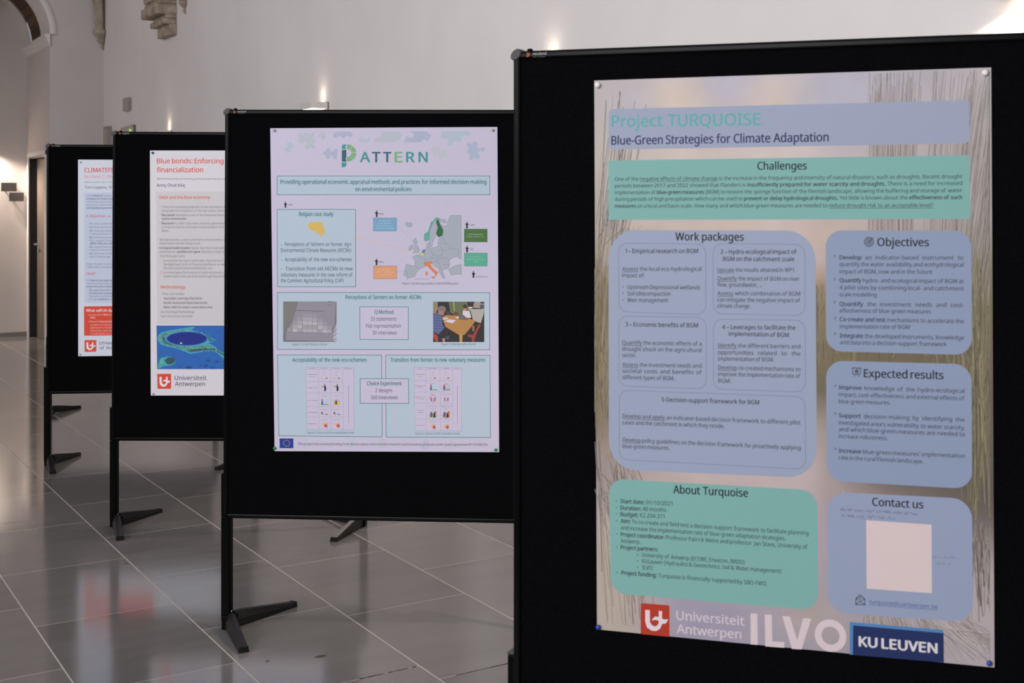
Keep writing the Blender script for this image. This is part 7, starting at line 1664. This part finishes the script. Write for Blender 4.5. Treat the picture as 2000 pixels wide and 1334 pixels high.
# ------------------------------------------------------------------ lettering
def load_font():
    try:
        p = bpy.utils.system_resource('DATAFILES', path='fonts')
        f = os.path.join(p, 'NotoSansHebrew-Regular.woff2')
        if os.path.exists(f): return bpy.data.fonts.load(f)
    except Exception: pass
    return None
FONT = load_font()
WORDS = {}
def word_mesh(word, bold, res):
    """flat glyph outlines of one word at 1 em: verts, faces, x0, x1"""
    key = (word, res)
    if key in WORDS: return WORDS[key]
    cu = bpy.data.curves.new('lettering', 'FONT'); cu.body = word; cu.size = 1.0; cu.resolution_u = res
    if FONT: cu.font = FONT
    ob = bpy.data.objects.new('lettering', cu)
    me = bpy.data.meshes.new_from_object(ob)
    v = [(p.co.x, p.co.y) for p in me.vertices]; f = [tuple(p.vertices) for p in me.polygons]
    bpy.data.objects.remove(ob); bpy.data.meshes.remove(me); bpy.data.curves.remove(cu)
    r = (v, f, min(x for x, _ in v) if v else 0, max(x for x, _ in v) if v else 0.2)
    WORDS[key] = r
    return r
_h = word_mesh('H', 0, 2)
CAP_EM = max(y for _, y in _h[0]) - min(y for _, y in _h[0])
def parse(txt, bold):
    out = []; b = u = False
    for w in txt.split(' '):
        if w.startswith('**'): b = True; w = w[2:]
        if w.startswith('__'): u = True; w = w[2:]
        eb = eu = False; tail = ''
        if '**' in w:
            w, tail = w.split('**', 1); eb = True
        if '__' in w:
            w, tail = w.split('__', 1); eu = True
        out.append((w + tail, max(bold, 1.25) if b else bold, u))
        if eb: b = False
        if eu: u = False
    return out

class Print:
    """one printed part of a poster: coloured flat shapes in poster millimetres"""
    def __init__(s, poster_ref, y):
        s.bm = bmesh.new(); s.mats = []; s.ref = poster_ref; s.y = y
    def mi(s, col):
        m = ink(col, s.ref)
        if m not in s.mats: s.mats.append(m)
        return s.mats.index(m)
    def P(s, x, z, dy=0.0): return (x / 1000, s.y - dy, z / 1000)
    def face(s, pts, col, dy=0.0):
        f = s.bm.faces.new([s.bm.verts.new(s.P(x, z, dy)) for x, z in pts]); f.material_index = s.mi(col)
        f.normal_update()
        if f.normal.y > 0: f.normal_flip()
        if len(pts) > 4: bmesh.ops.triangulate(s.bm, faces=[f])
    def line(s, pts, w, col, dy=0.0):
        for (x0, z0), (x1, z1) in zip(pts, pts[1:]):
            L = math.hypot(x1 - x0, z1 - z0) or 1e-6
            nx, nz = -(z1 - z0) / L * w / 2, (x1 - x0) / L * w / 2; ex, ez = (x1 - x0) / L * w * 0.3, (z1 - z0) / L * w * 0.3
            s.face([(x0 + nx - ex, z0 + nz - ez), (x0 - nx - ex, z0 - nz - ez), (x1 - nx + ex, z1 - nz + ez), (x1 + nx + ex, z1 + nz + ez)], col, dy)
    def rounded(s, q, r, k=7):
        out = []
        n = len(q)
        for i in range(n):
            p0, p, p1 = Vector(q[i - 1]), Vector(q[i]), Vector(q[(i + 1) % n])
            d0 = (p0 - p).normalized(); d1 = (p1 - p).normalized()
            if r < 0.8: out.append(tuple(p)); continue
            a, c = p + d0 * r, p + d1 * r
            for j in range(k + 1):
                t = j / k * math.pi / 2
                out.append(tuple(p + d0 * r * (1 - math.sin(t)) + d1 * r * (1 - math.cos(t))))
        return out
    def text(s, txt, p0, p1, cap, col, bold, dy=0.0):
        em = cap / CAP_EM
        L = math.hypot(p1[0] - p0[0], p1[1] - p0[1]); ux, uz = (p1[0] - p0[0]) / L, (p1[1] - p0[1]) / L
        res = 2 if cap < 14 else 4
        ws = [(w, b, u, word_mesh(w, b, res)) for w, b, u in parse(txt, bold) if w]
        tot = sum(m[3] - m[2] for _, _, _, m in ws) * em; n = len(ws) - 1
        if n:
            c = min(max(L / (tot + n * 0.26 * em), 0.76), 1.30 if n == 1 else 1.05)
            gap = (L - tot * c) / n
            if gap < 0.235 * em: gap = 0.235 * em; c = (L - n * gap) / tot
        else:
            c = L / tot; gap = 0
        x = 0.0; mi = s.mi(col); start = None
        for i, (w, b, u, (v, f, x0, x1)) in enumerate(ws):
            d = 0.017 * b * em      # heavier weights: the glyph struck again a hair to each side
            for cp, (sx, sz) in enumerate(((0, 0),) if b < 0.05 else ((-d, 0), (d, 0)) if b < 0.35 else ((-d, 0.25 * d), (d, 0.25 * d), (0, -0.6 * d), (0, 0.6 * d))):
                vs_ = []
                for vx, vy in v:
                    lx = x + (vx - x0) * em * c + sx; lz = vy * em + sz
                    vs_.append(s.bm.verts.new(s.P(p0[0] + ux * lx - uz * lz, p0[1] + uz * lx + ux * lz, dy + cp * 6e-6)))
                for ff in f:
                    try: fa = s.bm.faces.new([vs_[k] for k in ff])
                    except ValueError: continue
                    fa.material_index = mi; fa.normal_update()
                    if fa.normal.y > 0: fa.normal_flip()
            wid = (x1 - x0) * em * c
            if u:
                nxt = gap if (i < n and ws[i + 1][2]) else 0
                a0, a1, d = x, x + wid + nxt, -0.15 * em
                s.line([(p0[0] + ux * a0 - uz * d, p0[1] + uz * a0 + ux * d), (p0[0] + ux * a1 - uz * d, p0[1] + uz * a1 + ux * d)], em * 0.055, col, dy)
            x += wid + gap
    def scribble(s, p0, p1, h, col, dy=0.0):
        L = math.hypot(p1[0] - p0[0], p1[1] - p0[1]); ux, uz = (p1[0] - p0[0]) / L, (p1[1] - p0[1]) / L
        r = random.Random(int(abs(p0[0] * 7 + p0[1] * 13))); x = 0.0
        while x < L - 0.5:
            w = min(r.uniform(0.5, 1.1) * h, L - x)
            hh = h * r.uniform(0.35, 0.75)
            s.face([(p0[0] + ux * x, p0[1] + uz * x - hh / 2), (p0[0] + ux * (x + w), p0[1] + uz * (x + w) - hh / 2), (p0[0] + ux * (x + w), p0[1] + uz * (x + w) + hh / 2), (p0[0] + ux * x, p0[1] + uz * x + hh / 2)], col, dy)
            x += w + (r.choice((0.15, 0.15, 0.2, 0.9)) * h)
    def draw(s, items):
        for k, it in enumerate(items):
            dy = (k % 16) * 2.5e-6 if len(items) > 400 else k * 2e-6
            if it[0] == 't': s.text(*it[1:], dy=dy)
            elif it[0] == 'p': s.face(it[1], it[2], dy)
            elif it[0] == 'r': s.face(s.rounded(it[1], it[2]), it[3], dy)
            elif it[0] == 'o':
                q = s.rounded(it[1], it[4]) if it[4] else it[1]
                s.line(list(q) + [q[0]], it[2], it[3], dy)
            elif it[0] == 'l': s.line(it[1], it[2], it[3], dy)
            elif it[0] == 's': s.scribble(*it[1:], dy=dy)
            elif it[0] == 'e':
                _, (cx, cz), rx, rz, col, inner, a0, a1 = it
                n = max(8, int(28 * abs(a1 - a0) / 360)); A = [math.radians(a0 + (a1 - a0) * i / n) for i in range(n + 1)]
                if inner:
                    for t0, t1 in zip(A, A[1:]):
                        s.face([(cx + rx * math.cos(t0), cz + rz * math.sin(t0)), (cx + rx * math.cos(t1), cz + rz * math.sin(t1)), (cx + rx * inner * math.cos(t1), cz + rz * inner * math.sin(t1)), (cx + rx * inner * math.cos(t0), cz + rz * inner * math.sin(t0))], col, dy)
                else: s.face([(cx + rx * math.cos(t), cz + rz * math.sin(t)) for t in A[:-1]], col, dy)

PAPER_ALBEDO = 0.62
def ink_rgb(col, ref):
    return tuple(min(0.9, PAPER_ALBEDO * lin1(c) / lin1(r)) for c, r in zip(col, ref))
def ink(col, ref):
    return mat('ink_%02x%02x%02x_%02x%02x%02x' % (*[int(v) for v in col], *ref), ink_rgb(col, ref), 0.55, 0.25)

# ------------------------------------------------------------------ display boards
BOARD_W, RAILW = 1.203, 0.018
def foot_bar(bm, ang, length):
    """tapering foot: tall at the hinge, low at the tip, rests on the floor"""
    d = Vector((math.cos(ang), math.sin(ang), 0)); n = Vector((-d.y, d.x, 0))
    sec = []
    for t, wb, wt, h, zb in ((0.0, 0.020, 0.010, 0.060, 0.010), (0.14, 0.020, 0.011, 0.058, 0.006), (0.93, 0.017, 0.014, 0.022, 0.0), (1.0, 0.017, 0.014, 0.019, 0.0)):
        c = d * (0.015 + t * length)
        sec.append([bm.verts.new(c + n * x + Vector((0, 0, z))) for x, z in ((-wb, zb), (wb, zb), (wb, zb + (h - zb) * 0.45), (wt, h), (-wt, h), (-wb, zb + (h - zb) * 0.45))])
    for a, b in zip(sec, sec[1:]):
        for i in range(6): bm.faces.new((a[i], a[(i + 1) % 6], b[(i + 1) % 6], b[i]))
    bm.faces.new(sec[0][::-1]); bm.faces.new(sec[-1])
    bmesh.ops.recalc_face_normals(bm, faces=bm.faces[:])
    return d * (0.015 + length), n
def build_board(loc, ang, top, roll, label, feet, sleeve=0.58):
    loc = in_hall(*loc); ang -= VIEW_TURN
    t = empty('display_board', (loc[0], loc[1], 0), math.radians(ang))
    tag(t, label, 'display board', 'black pinboards standing in a row')
    H_, W_ = 1.508, BOARD_W
    bot = top - H_; r = math.radians(-roll)
    rot = Matrix.Translation((0, 0, top)) @ Matrix.Rotation(-r, 4, 'Y') @ Matrix.Translation((0, 0, -top))
    def part(name, bm, m, smooth=False, parent=t, apply=True):
        if apply: bmesh.ops.transform(bm, matrix=rot, verts=bm.verts[:])
        return obj(name, bm, m, parent, smooth)
    bm = bmesh.new(); box(bm, RAILW - 0.004, W_ - RAILW + 0.004, 0.0016, 0.0150, bot + RAILW - 0.004, top - RAILW + 0.004); part('felt_panel', bm, FELT)
    y0, y1 = -0.0035, 0.020
    bm = bmesh.new(); box(bm, 0.012, W_ - 0.012, y0, y1, top - RAILW, top, 0.0055, 3); box(bm, 0.02, W_ - 0.02, y0 - 0.0006, y0 + 0.002, top - RAILW * 0.72, top - RAILW * 0.62); part('top_rail', bm, RAIL)
    bm = bmesh.new(); box(bm, 0.012, W_ - 0.012, y0, y1, bot, bot + RAILW, 0.0055, 3); part('bottom_rail', bm, RAIL)
    for x in (0.0, W_ - RAILW):
        bm = bmesh.new(); box(bm, x, x + RAILW, y0, y1, bot + 0.012, top - 0.012, 0.0055, 3); part('side_rail', bm, RAIL)
    for cx, cz, s in ((0.008, top - 0.008, 1), (W_ - 0.008, top - 0.008, -1), (0.008, bot + 0.008, -1), (W_ - 0.008, bot + 0.008, 1)):
        bm = bmesh.new()
        pr = []
        for i in range(20):
            q = 2 * math.pi * i / 20; ex, ez = 0.0150 * math.cos(q), 0.0105 * math.sin(q); w = math.radians(45) * s
            pr.append((cx + ex * math.cos(w) - ez * math.sin(w), cz + ex * math.sin(w) + ez * math.cos(w)))
        prism(bm, pr, lambda p, s_: (p[0], s_, p[1]), y0 - 0.003, y1 + 0.003)
        es = [e for e in bm.edges if abs(e.verts[0].co.y - e.verts[1].co.y) < 1e-6]
        bmesh.ops.bevel(bm, geom=es, offset=0.0025, segments=2, affect='EDGES', profile=0.5)
        part('corner_cap', bm, CAP if cz > 1 else POST)
    # maker's label on the top rail
    lb = Print((255, 255, 255), y0 - 0.0012)
    tz = (top - 0.0085) * 1000
    lb.face([(33, tz - 5.5), (38, tz - 5.5), (43, tz), (38, tz + 4.5), (33.5, tz + 4), (35, tz)], (190, 100, 45))
    lb.text('neuland', (49, tz - 2.0), (81, tz - 2.0), 6.0, (215, 212, 215), 0.7)
    lb.scribble((49, tz - 6.2), (80, tz - 6.2), 2.0, (120, 116, 120))
    bmesh.ops.transform(lb.bm, matrix=rot, verts=lb.bm.verts[:]); obj('maker_label', lb.bm, lb.mats, t)
    bm = bmesh.new(); lathe(bm, [(0.0065, 0), (0.0065, 0.004), (0.0045, 0.006)], (0.037, 0.006, top - 0.001), 14); part('rail_stud', bm, POST)
    # legs: a sleeve behind each side rail, hinge and two splayed feet
    for side, (px, fa) in enumerate(zip((-0.009, W_ + 0.009), feet)):
        sgn = 1 if side == 0 else -1
        bm = bmesh.new(); box(bm, px - 0.017, px + 0.017, y1 + 0.0015, y1 + 0.034, 0.030, sleeve, 0.004, 2)
        leg = obj('leg', bm, POST, t)
        bm = bmesh.new(); box(bm, px - 0.0175, px + 0.0175, y1 + 0.001, y1 + 0.0345, sleeve, sleeve + 0.006, 0.002); obj('leg_cap', bm, CAP, leg)
        bm = bmesh.new(); cyl(bm, (px - sgn * 0.012, y1 - 0.001, sleeve - 0.16), (px - sgn * 0.012, y1 + 0.002, sleeve - 0.16), 0.003, n=12); obj('clamp_screw', bm, CAP, leg)
        hx, hy = px + sgn * 0.012, y1 + 0.0175
        bm = bmesh.new(); box(bm, hx - 0.024, hx + 0.024, hy - 0.024, hy + 0.024, 0.0, 0.052, 0.004); obj('hinge_block', bm, POST, leg)
        bm = bmesh.new(); lathe(bm, [(0.007, 0), (0.007, 0.012), (0.004, 0.014)], (hx, hy, 0.052), 12); obj('hinge_pin', bm, CHROME, leg)
        for a in fa:
            bm = bmesh.new(); tip, n = foot_bar(bm, math.radians(a), 0.285)
            bmesh.ops.translate(bm, verts=bm.verts[:], vec=(hx, hy, 0)); obj('foot', bm, FOOT, leg)
            bm = bmesh.new(); d = Vector((-n.y, n.x, 0)) * -1
            d = Vector((math.cos(math.radians(a)), math.sin(math.radians(a)), 0))
            vs_ = []
            for e in (0.0, 0.009):
                for x, z in ((-0.018, 0), (0.018, 0), (0.015, 0.020), (-0.015, 0.020)): vs_.append(bm.verts.new(Vector((hx, hy, 0)) + tip + d * e + n * x + Vector((0, 0, z))))
            for f in ((0, 1, 2, 3), (7, 6, 5, 4), (0, 4, 5, 1), (1, 5, 6, 2), (2, 6, 7, 3), (3, 7, 4, 0)): bm.faces.new([vs_[i] for i in f])
            bmesh.ops.recalc_face_normals(bm, faces=bm.faces[:]); obj('foot_cap', bm, RUBBER, leg)
    return t
V_ = lambda th: ((-62 - 0, 62), (-118, 118))
build_board((-0.4497, 2.900), -16.85, 1.911, 0.0, 'nearest black pinboard, carrying the turquoise climate project poster', ((-58, 62), (-118, 118)), 0.567)
build_board((-1.815, 4.838), -3.2, 1.926, 0.28, 'black pinboard in the middle, carrying the jigsaw logo poster', ((-58, 64), (-78, 118)), 0.578)
build_board((-2.946, 6.392), 0.3, 1.934, 0.22, 'black pinboard carrying the poster with the blue sea photo', ((-63, 74), (-99, 140)), 0.583)
build_board((-4.047, 7.914), 6.2, 1.944, 0.0, 'black pinboard carrying the partly hidden poster with a red text panel', ((-66, 79), (-118, 118)), 0.593)
build_board((-5.035, 9.870), 5.0, 1.930, 0.0, 'farthest black pinboard, hidden except for its left leg and foot', ((-70, 72), (-118, 118)), 0.58)

# ------------------------------------------------------------------ posters
def poster(loc, ang, u, z, quadmm, ref, prints, label, sheet=None, paper=(200, 200, 200)):
    """sheet of paper pinned on a board: local x along the board, z up, front at -y"""
    loc = in_hall(*loc); a = math.radians(ang - VIEW_TURN)
    o = Vector((loc[0] + u / 1000 * math.cos(a), loc[1] + u / 1000 * math.sin(a), z / 1000))
    yf = -0.0012
    bm = bmesh.new()
    nx, nz = 28, 40
    q = [Vector(p) for p in quadmm]
    def at(s, t): return (q[0] * (1 - s) + q[1] * s) * (1 - t) + (q[3] * (1 - s) + q[2] * s) * t
    layer = bm.loops.layers.float_color.new('print') if sheet else None
    grid = [[bm.verts.new((at(i / nx, j / nz).x / 1000, yf, at(i / nx, j / nz).y / 1000)) for i in range(nx + 1)] for j in range(nz + 1)]
    for j in range(nz):
        for i in range(nx):
            f = bm.faces.new((grid[j][i], grid[j + 1][i], grid[j + 1][i + 1], grid[j][i + 1]))
            if sheet:
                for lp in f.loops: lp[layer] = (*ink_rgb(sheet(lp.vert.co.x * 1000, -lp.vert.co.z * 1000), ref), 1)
    back = [bm.verts.new((p.x / 1000, yf + 0.0005, p.y / 1000)) for p in q]
    bm.faces.new((back[3], back[2], back[1], back[0]))
    if sheet:
        m = mat('printed_landscape', (0.5, 0.5, 0.5), 0.55, 0.25)
        nt = m.node_tree; N = nt.nodes; L = nt.links
        at_ = N.new('ShaderNodeVertexColor'); at_.layer_name = 'print'
        tc = N.new('ShaderNodeTexCoord'); nz_ = N.new('ShaderNodeTexNoise'); nz_.inputs['Scale'].default_value = 9; nz_.inputs['Detail'].default_value = 7
        mr = N.new('ShaderNodeMapRange'); mr.inputs['To Min'].default_value = 0.82; mr.inputs['To Max'].default_value = 1.18
        mx = N.new('ShaderNodeVectorMath'); mx.operation = 'SCALE'
        L.new(tc.outputs['Object'], nz_.inputs['Vector']); L.new(nz_.outputs['Fac'], mr.inputs['Value'])
        L.new(at_.outputs['Color'], mx.inputs[0]); L.new(mr.outputs['Result'], mx.inputs['Scale']); L.new(mx.outputs['Vector'], N['Principled BSDF'].inputs['Base Color'])
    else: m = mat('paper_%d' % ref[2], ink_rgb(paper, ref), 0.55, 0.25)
    t = obj('poster', bm, m); t.location = o; t.rotation_euler = (0, 0, a)
    tag(t, label, 'poster', 'posters pinned to the boards')
    last = None
    for name, sub, layer_, items in prints:
        pr = Print(ref, yf - 0.00013 * layer_)
        pr.draw(items)
        p = obj(sub or name, pr.bm, pr.mats, t if sub is None or last is None else None)
        if sub is not None and last is not None and last.name.split('.')[0] == name: p.parent = last
        elif p.parent is None: p.parent = t
        if sub is None: last = p
    return t
LAND_Z = [0, 150, 300, 395, 430, 480, 560, 650, 720, 830, 900, 1000, 1190]
LAND = {0: [(172, 163, 165), (176, 166, 160), (168, 158, 150), (150, 138, 115), (126, 112, 90), (110, 99, 78), (114, 103, 82), (124, 112, 92), (116, 104, 88), (150, 135, 130), (165, 150, 145), (172, 157, 147), (174, 160, 150)],
        60: [(176, 166, 168), (184, 172, 164), (178, 166, 158), (165, 150, 132), (140, 122, 94), (122, 107, 79), (124, 109, 84), (134, 119, 96), (128, 112, 94), (158, 142, 137), (172, 156, 150), (178, 162, 152), (178, 163, 152)],
        190: [(176, 168, 178), (192, 178, 172), (186, 172, 166), (180, 162, 156), (160, 132, 112), (130, 114, 86), (120, 106, 80), (112, 100, 80), (150, 136, 130), (178, 160, 158), (178, 161, 158), (160, 148, 156), (152, 144, 156)],
        470: [(182, 172, 178), (190, 176, 174), (188, 170, 168), (186, 168, 165), (166, 136, 116), (130, 115, 85), (118, 105, 78), (105, 95, 75), (158, 143, 138), (182, 165, 165), (178, 160, 162), (162, 150, 158), (154, 146, 158)],
        640: [(170, 163, 174), (172, 162, 166), (170, 160, 160), (160, 148, 136), (130, 116, 92), (118, 106, 80), (106, 96, 74), (102, 92, 76), (130, 118, 112), (106, 96, 90), (138, 124, 124), (160, 148, 154), (158, 148, 154)],
        846: [(172, 164, 168), (168, 158, 158), (164, 154, 152), (130, 122, 102), (114, 108, 84), (108, 100, 76), (102, 92, 76), (98, 88, 76), (94, 86, 78), (88, 79, 74), (104, 94, 90), (170, 156, 158), (172, 160, 164)]}
def landscape(x, z):
    xs = sorted(LAND); x = min(max(x, 0), 846); z = min(max(z, 0), 1189)
    i = max(k for k in range(len(xs) - 1) if xs[k] <= x); j = max(k for k in range(len(LAND_Z) - 1) if LAND_Z[k] <= z)
    s = (x - xs[i]) / (xs[i + 1] - xs[i]); t = (z - LAND_Z[j]) / (LAND_Z[j + 1] - LAND_Z[j])
    A, B = LAND[xs[i]], LAND[xs[i + 1]]
    col = [(A[j][c] * (1 - s) + B[j][c] * s) * (1 - t) + (A[j + 1][c] * (1 - s) + B[j + 1][c] * s) * t for c in range(3)]
    for cx, cz, w, dr in ((190, 40, 70, (16, 8, -10)), (400, 45, 60, (14, 6, -8)), (300, 20, 60, (-8, -4, 6)), (520, 60, 90, (-12, -6, 4)), (90, 60, 60, (-8, -3, 6)), (300, 380, 90, (8, 2, -6)), (520, 330, 70, (6, 2, -4)), (480, 1120, 60, (10, 4, -8)), (250, 1150, 80, (-6, -4, 6))):
        g = math.exp(-((x - cx) / w) ** 2 - ((z - cz) / (w * 0.8)) ** 2)
        col = [min(255, v + k * g) for v, k in zip(col, dr)]
    return tuple(col)
def reed_strokes():
    r = random.Random(5); out = []
    def stroke(x0, z0, x1, z1, w, col, bend):
        pts = []
        for k in range(5):
            t = k / 4
            pts.append((min(max(x0 + (x1 - x0) * t + bend * math.sin(math.pi * t), 1.5), 843), min(max(z0 + (z1 - z0) * t, -1184), -2)))
        out.append(('l', pts, w, col))
    greys = [(118, 108, 104), (104, 95, 90), (134, 124, 118), (92, 84, 78), (146, 136, 130)]
    pale = [(138, 127, 121), (150, 139, 133), (120, 109, 103), (104, 95, 90), (158, 147, 142)]
    tufts = [r.uniform(610, 845) for _ in range(34)]
    for _ in range(300):      # fan of reeds, upper right
        b = min(max(r.gauss(r.choice(tufts), 9), 600), 850); lean = max(0, b - 660) * r.uniform(0.15, 0.75) + r.uniform(-4, 10)
        z0 = -r.choice((470, 450, r.uniform(120, 440))); z1 = -r.choice((2, r.uniform(2, 60), r.uniform(2, 220)))
        if z1 < z0 + 20: continue
        k = (z1 - z0) / 470
        stroke(b + lean * (1 - k) * 0.4, z0, b + lean * (1 - k) * 0.4 + lean * k, z1, r.uniform(0.35, 1.1), r.choice(pale), r.uniform(-9, 3) * k)
    for _ in range(60):       # upper left
        b = r.uniform(0, 60); stroke(b, -r.uniform(300, 480), b + r.uniform(5, 70), -r.uniform(20, 330), r.uniform(0.5, 1.5), r.choice(greys), r.uniform(-5, 5))
    gold = [(130, 118, 94), (106, 97, 75), (92, 84, 66), (142, 130, 106), (116, 106, 82)]
    for _ in range(70):
        b = r.uniform(0, 35); stroke(b, -r.uniform(560, 800), b + r.uniform(-15, 30), -r.uniform(380, 600), r.uniform(0.8, 2.2), r.choice(gold), r.uniform(-6, 6))
    for _ in range(170):
        b = r.uniform(790, 846); stroke(b, -r.uniform(560, 900), b + r.uniform(-25, 25), -r.uniform(370, 640), r.uniform(0.8, 2.4), r.choice(gold), r.uniform(-8, 8))
    for _ in range(60):
        b = r.uniform(455, 500); stroke(b, -r.uniform(470, 640), b + r.uniform(-8, 14), -r.uniform(420, 520), r.uniform(0.6, 1.6), r.choice(gold), r.uniform(-3, 3))
    for _ in range(70):
        b = r.uniform(500, 800); stroke(b, -r.uniform(560, 600), b + r.uniform(-8, 8), -r.uniform(545, 575), r.uniform(0.8, 2.0), r.choice(gold), 0)
    for _ in range(90):       # mirrored in the water, lower left
        b = r.uniform(0, 90); stroke(b, -r.uniform(780, 900), b + r.uniform(5, 60), -r.uniform(900, 1185), r.uniform(0.6, 1.8), r.choice(greys), r.uniform(-6, 6))
    for _ in range(130):      # lower right
        b = r.uniform(590, 800); stroke(b, -r.uniform(1070, 1120), b + (b - 600) * r.uniform(0.2, 0.7), -r.uniform(1120, 1184), r.uniform(0.5, 1.4), r.choice([(134, 124, 118), (146, 136, 130), (126, 114, 108), (182, 170, 168)]), r.uniform(-4, 4))
    for _ in range(70):
        b = r.uniform(800, 846); stroke(b, -r.uniform(900, 960), b + r.uniform(-12, 12), -r.uniform(940, 1100), r.uniform(0.7, 2.0), r.choice(greys[2:]), r.uniform(-4, 4))
    for _ in range(40):
        b = r.uniform(540, 650); stroke(b, -r.uniform(855, 880), b + r.uniform(-5, 5), -r.uniform(890, 905), 1.2, r.choice([(96, 88, 80), (178, 166, 164)]), 0)
    return out
REF1, REF2, REF3, REF4 = (199, 198, 201), (194, 197, 198), (185, 182, 184), (176, 172, 170)  # each board's light level and tint, made up for in ink and paper colour
PRINT_1.insert(0, ('reed_print', None, 0.3, reed_strokes()))
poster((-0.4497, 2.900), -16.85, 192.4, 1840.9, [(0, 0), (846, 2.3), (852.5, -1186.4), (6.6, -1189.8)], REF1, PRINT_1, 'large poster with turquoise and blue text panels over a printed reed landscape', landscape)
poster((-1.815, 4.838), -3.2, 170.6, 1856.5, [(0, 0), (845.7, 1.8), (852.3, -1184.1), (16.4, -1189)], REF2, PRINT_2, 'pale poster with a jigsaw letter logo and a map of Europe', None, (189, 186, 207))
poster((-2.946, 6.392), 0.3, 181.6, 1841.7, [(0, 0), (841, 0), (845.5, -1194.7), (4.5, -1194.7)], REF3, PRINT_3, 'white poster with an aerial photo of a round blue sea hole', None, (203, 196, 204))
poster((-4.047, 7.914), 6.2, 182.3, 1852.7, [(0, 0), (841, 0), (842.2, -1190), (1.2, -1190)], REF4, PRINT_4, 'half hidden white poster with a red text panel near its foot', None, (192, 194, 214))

# ------------------------------------------------------------------ pins
PIN_M = {'white': mat('white_pin', (0.80, 0.76, 0.72), 0.5, 0.3), 'blue': mat('blue_pin', (0.012, 0.05, 0.33), 0.35, 0.5), 'green': mat('green_pin', (0.005, 0.24, 0.085), 0.35, 0.5),
         'brass': mat('brass_pin', (0.45, 0.30, 0.22), 0.3, 0.5, 0.8), 'clear': mat('clear_pin', (0.40, 0.39, 0.43), 0.25, 0.5), 'navy': mat('navy_pin', (0.01, 0.025, 0.13), 0.35, 0.5)}
def pin(loc, ang, u, z, p, kind, r, label):
    loc = in_hall(*loc); a = math.radians(ang - VIEW_TURN); x = (u + p[0]) / 1000
    y = -0.0022
    t = empty('push_pin', (loc[0] + x * math.cos(a) - y * math.sin(a), loc[1] + x * math.sin(a) + y * math.cos(a), (z + p[1]) / 1000), a)
    tag(t, label, 'pin', 'push pins holding the posters')
    bm = bmesh.new(); lathe(bm, [(r * 0.7, 0.0), (r, 0.0015), (r, 0.004), (r * 0.75, 0.0062), (r * 0.3, 0.0068)], (0, 0, 0), 18)
    bmesh.ops.rotate(bm, verts=bm.verts[:], cent=(0, 0, 0), matrix=Matrix.Rotation(math.radians(90), 3, 'X')); obj('head', bm, PIN_M[kind], t, True)
    bm = bmesh.new(); cyl(bm, (0, 0, 0), (0, 0.009, 0), 0.0006, n=6); obj('needle', bm, CHROME, t)
b1 = ((-0.4497, 2.900), -16.85, 192.4, 1840.9); b2 = ((-1.815, 4.838), -3.2, 170.6, 1856.5); b3 = ((-2.946, 6.392), 0.3, 181.6, 1841.7); b4 = ((-4.047, 7.914), 6.2, 182.3, 1852.7)
pin(*b1, (9.2, -10.2), 'white', 0.0063, 'white push pin in the top left corner of the reed landscape poster')
pin(*b1, (834.5, -8.0), 'white', 0.0063, 'white push pin in the top right corner of the reed landscape poster')
pin(*b1, (10.7, -1183.9), 'blue', 0.0056, 'blue push pin in the bottom left corner of the reed landscape poster')
pin(*b1, (842.5, -1177.8), 'blue', 0.0056, 'blue push pin in the bottom right corner of the reed landscape poster')
pin(*b2, (16.0, -8.5), 'clear', 0.0050, 'clear push pin in the top left corner of the jigsaw logo poster')
pin(*b2, (829.7, -10.4), 'brass', 0.0050, 'brassy push pin in the top right corner of the jigsaw logo poster')
pin(*b2, (17.7, -1177.7), 'green', 0.0056, 'green push pin in the bottom left corner of the jigsaw logo poster')
pin(*b2, (840.6, -1174.9), 'green', 0.0056, 'green push pin in the bottom right corner of the jigsaw logo poster')
pin(*b3, (14.2, -11.5), 'navy', 0.0056, 'dark blue push pin in the top left corner of the blue sea poster')
pin(*b3, (17.4, -1186.2), 'clear', 0.0048, 'clear push pin in the bottom left corner of the blue sea poster')
pin(*b4, (16.0, -16.1), 'clear', 0.0048, 'clear push pin in the top left corner of the red panel poster')
pin(*b4, (13.0, -1180.0), 'clear', 0.0048, 'clear push pin in the bottom left corner of the red panel poster')
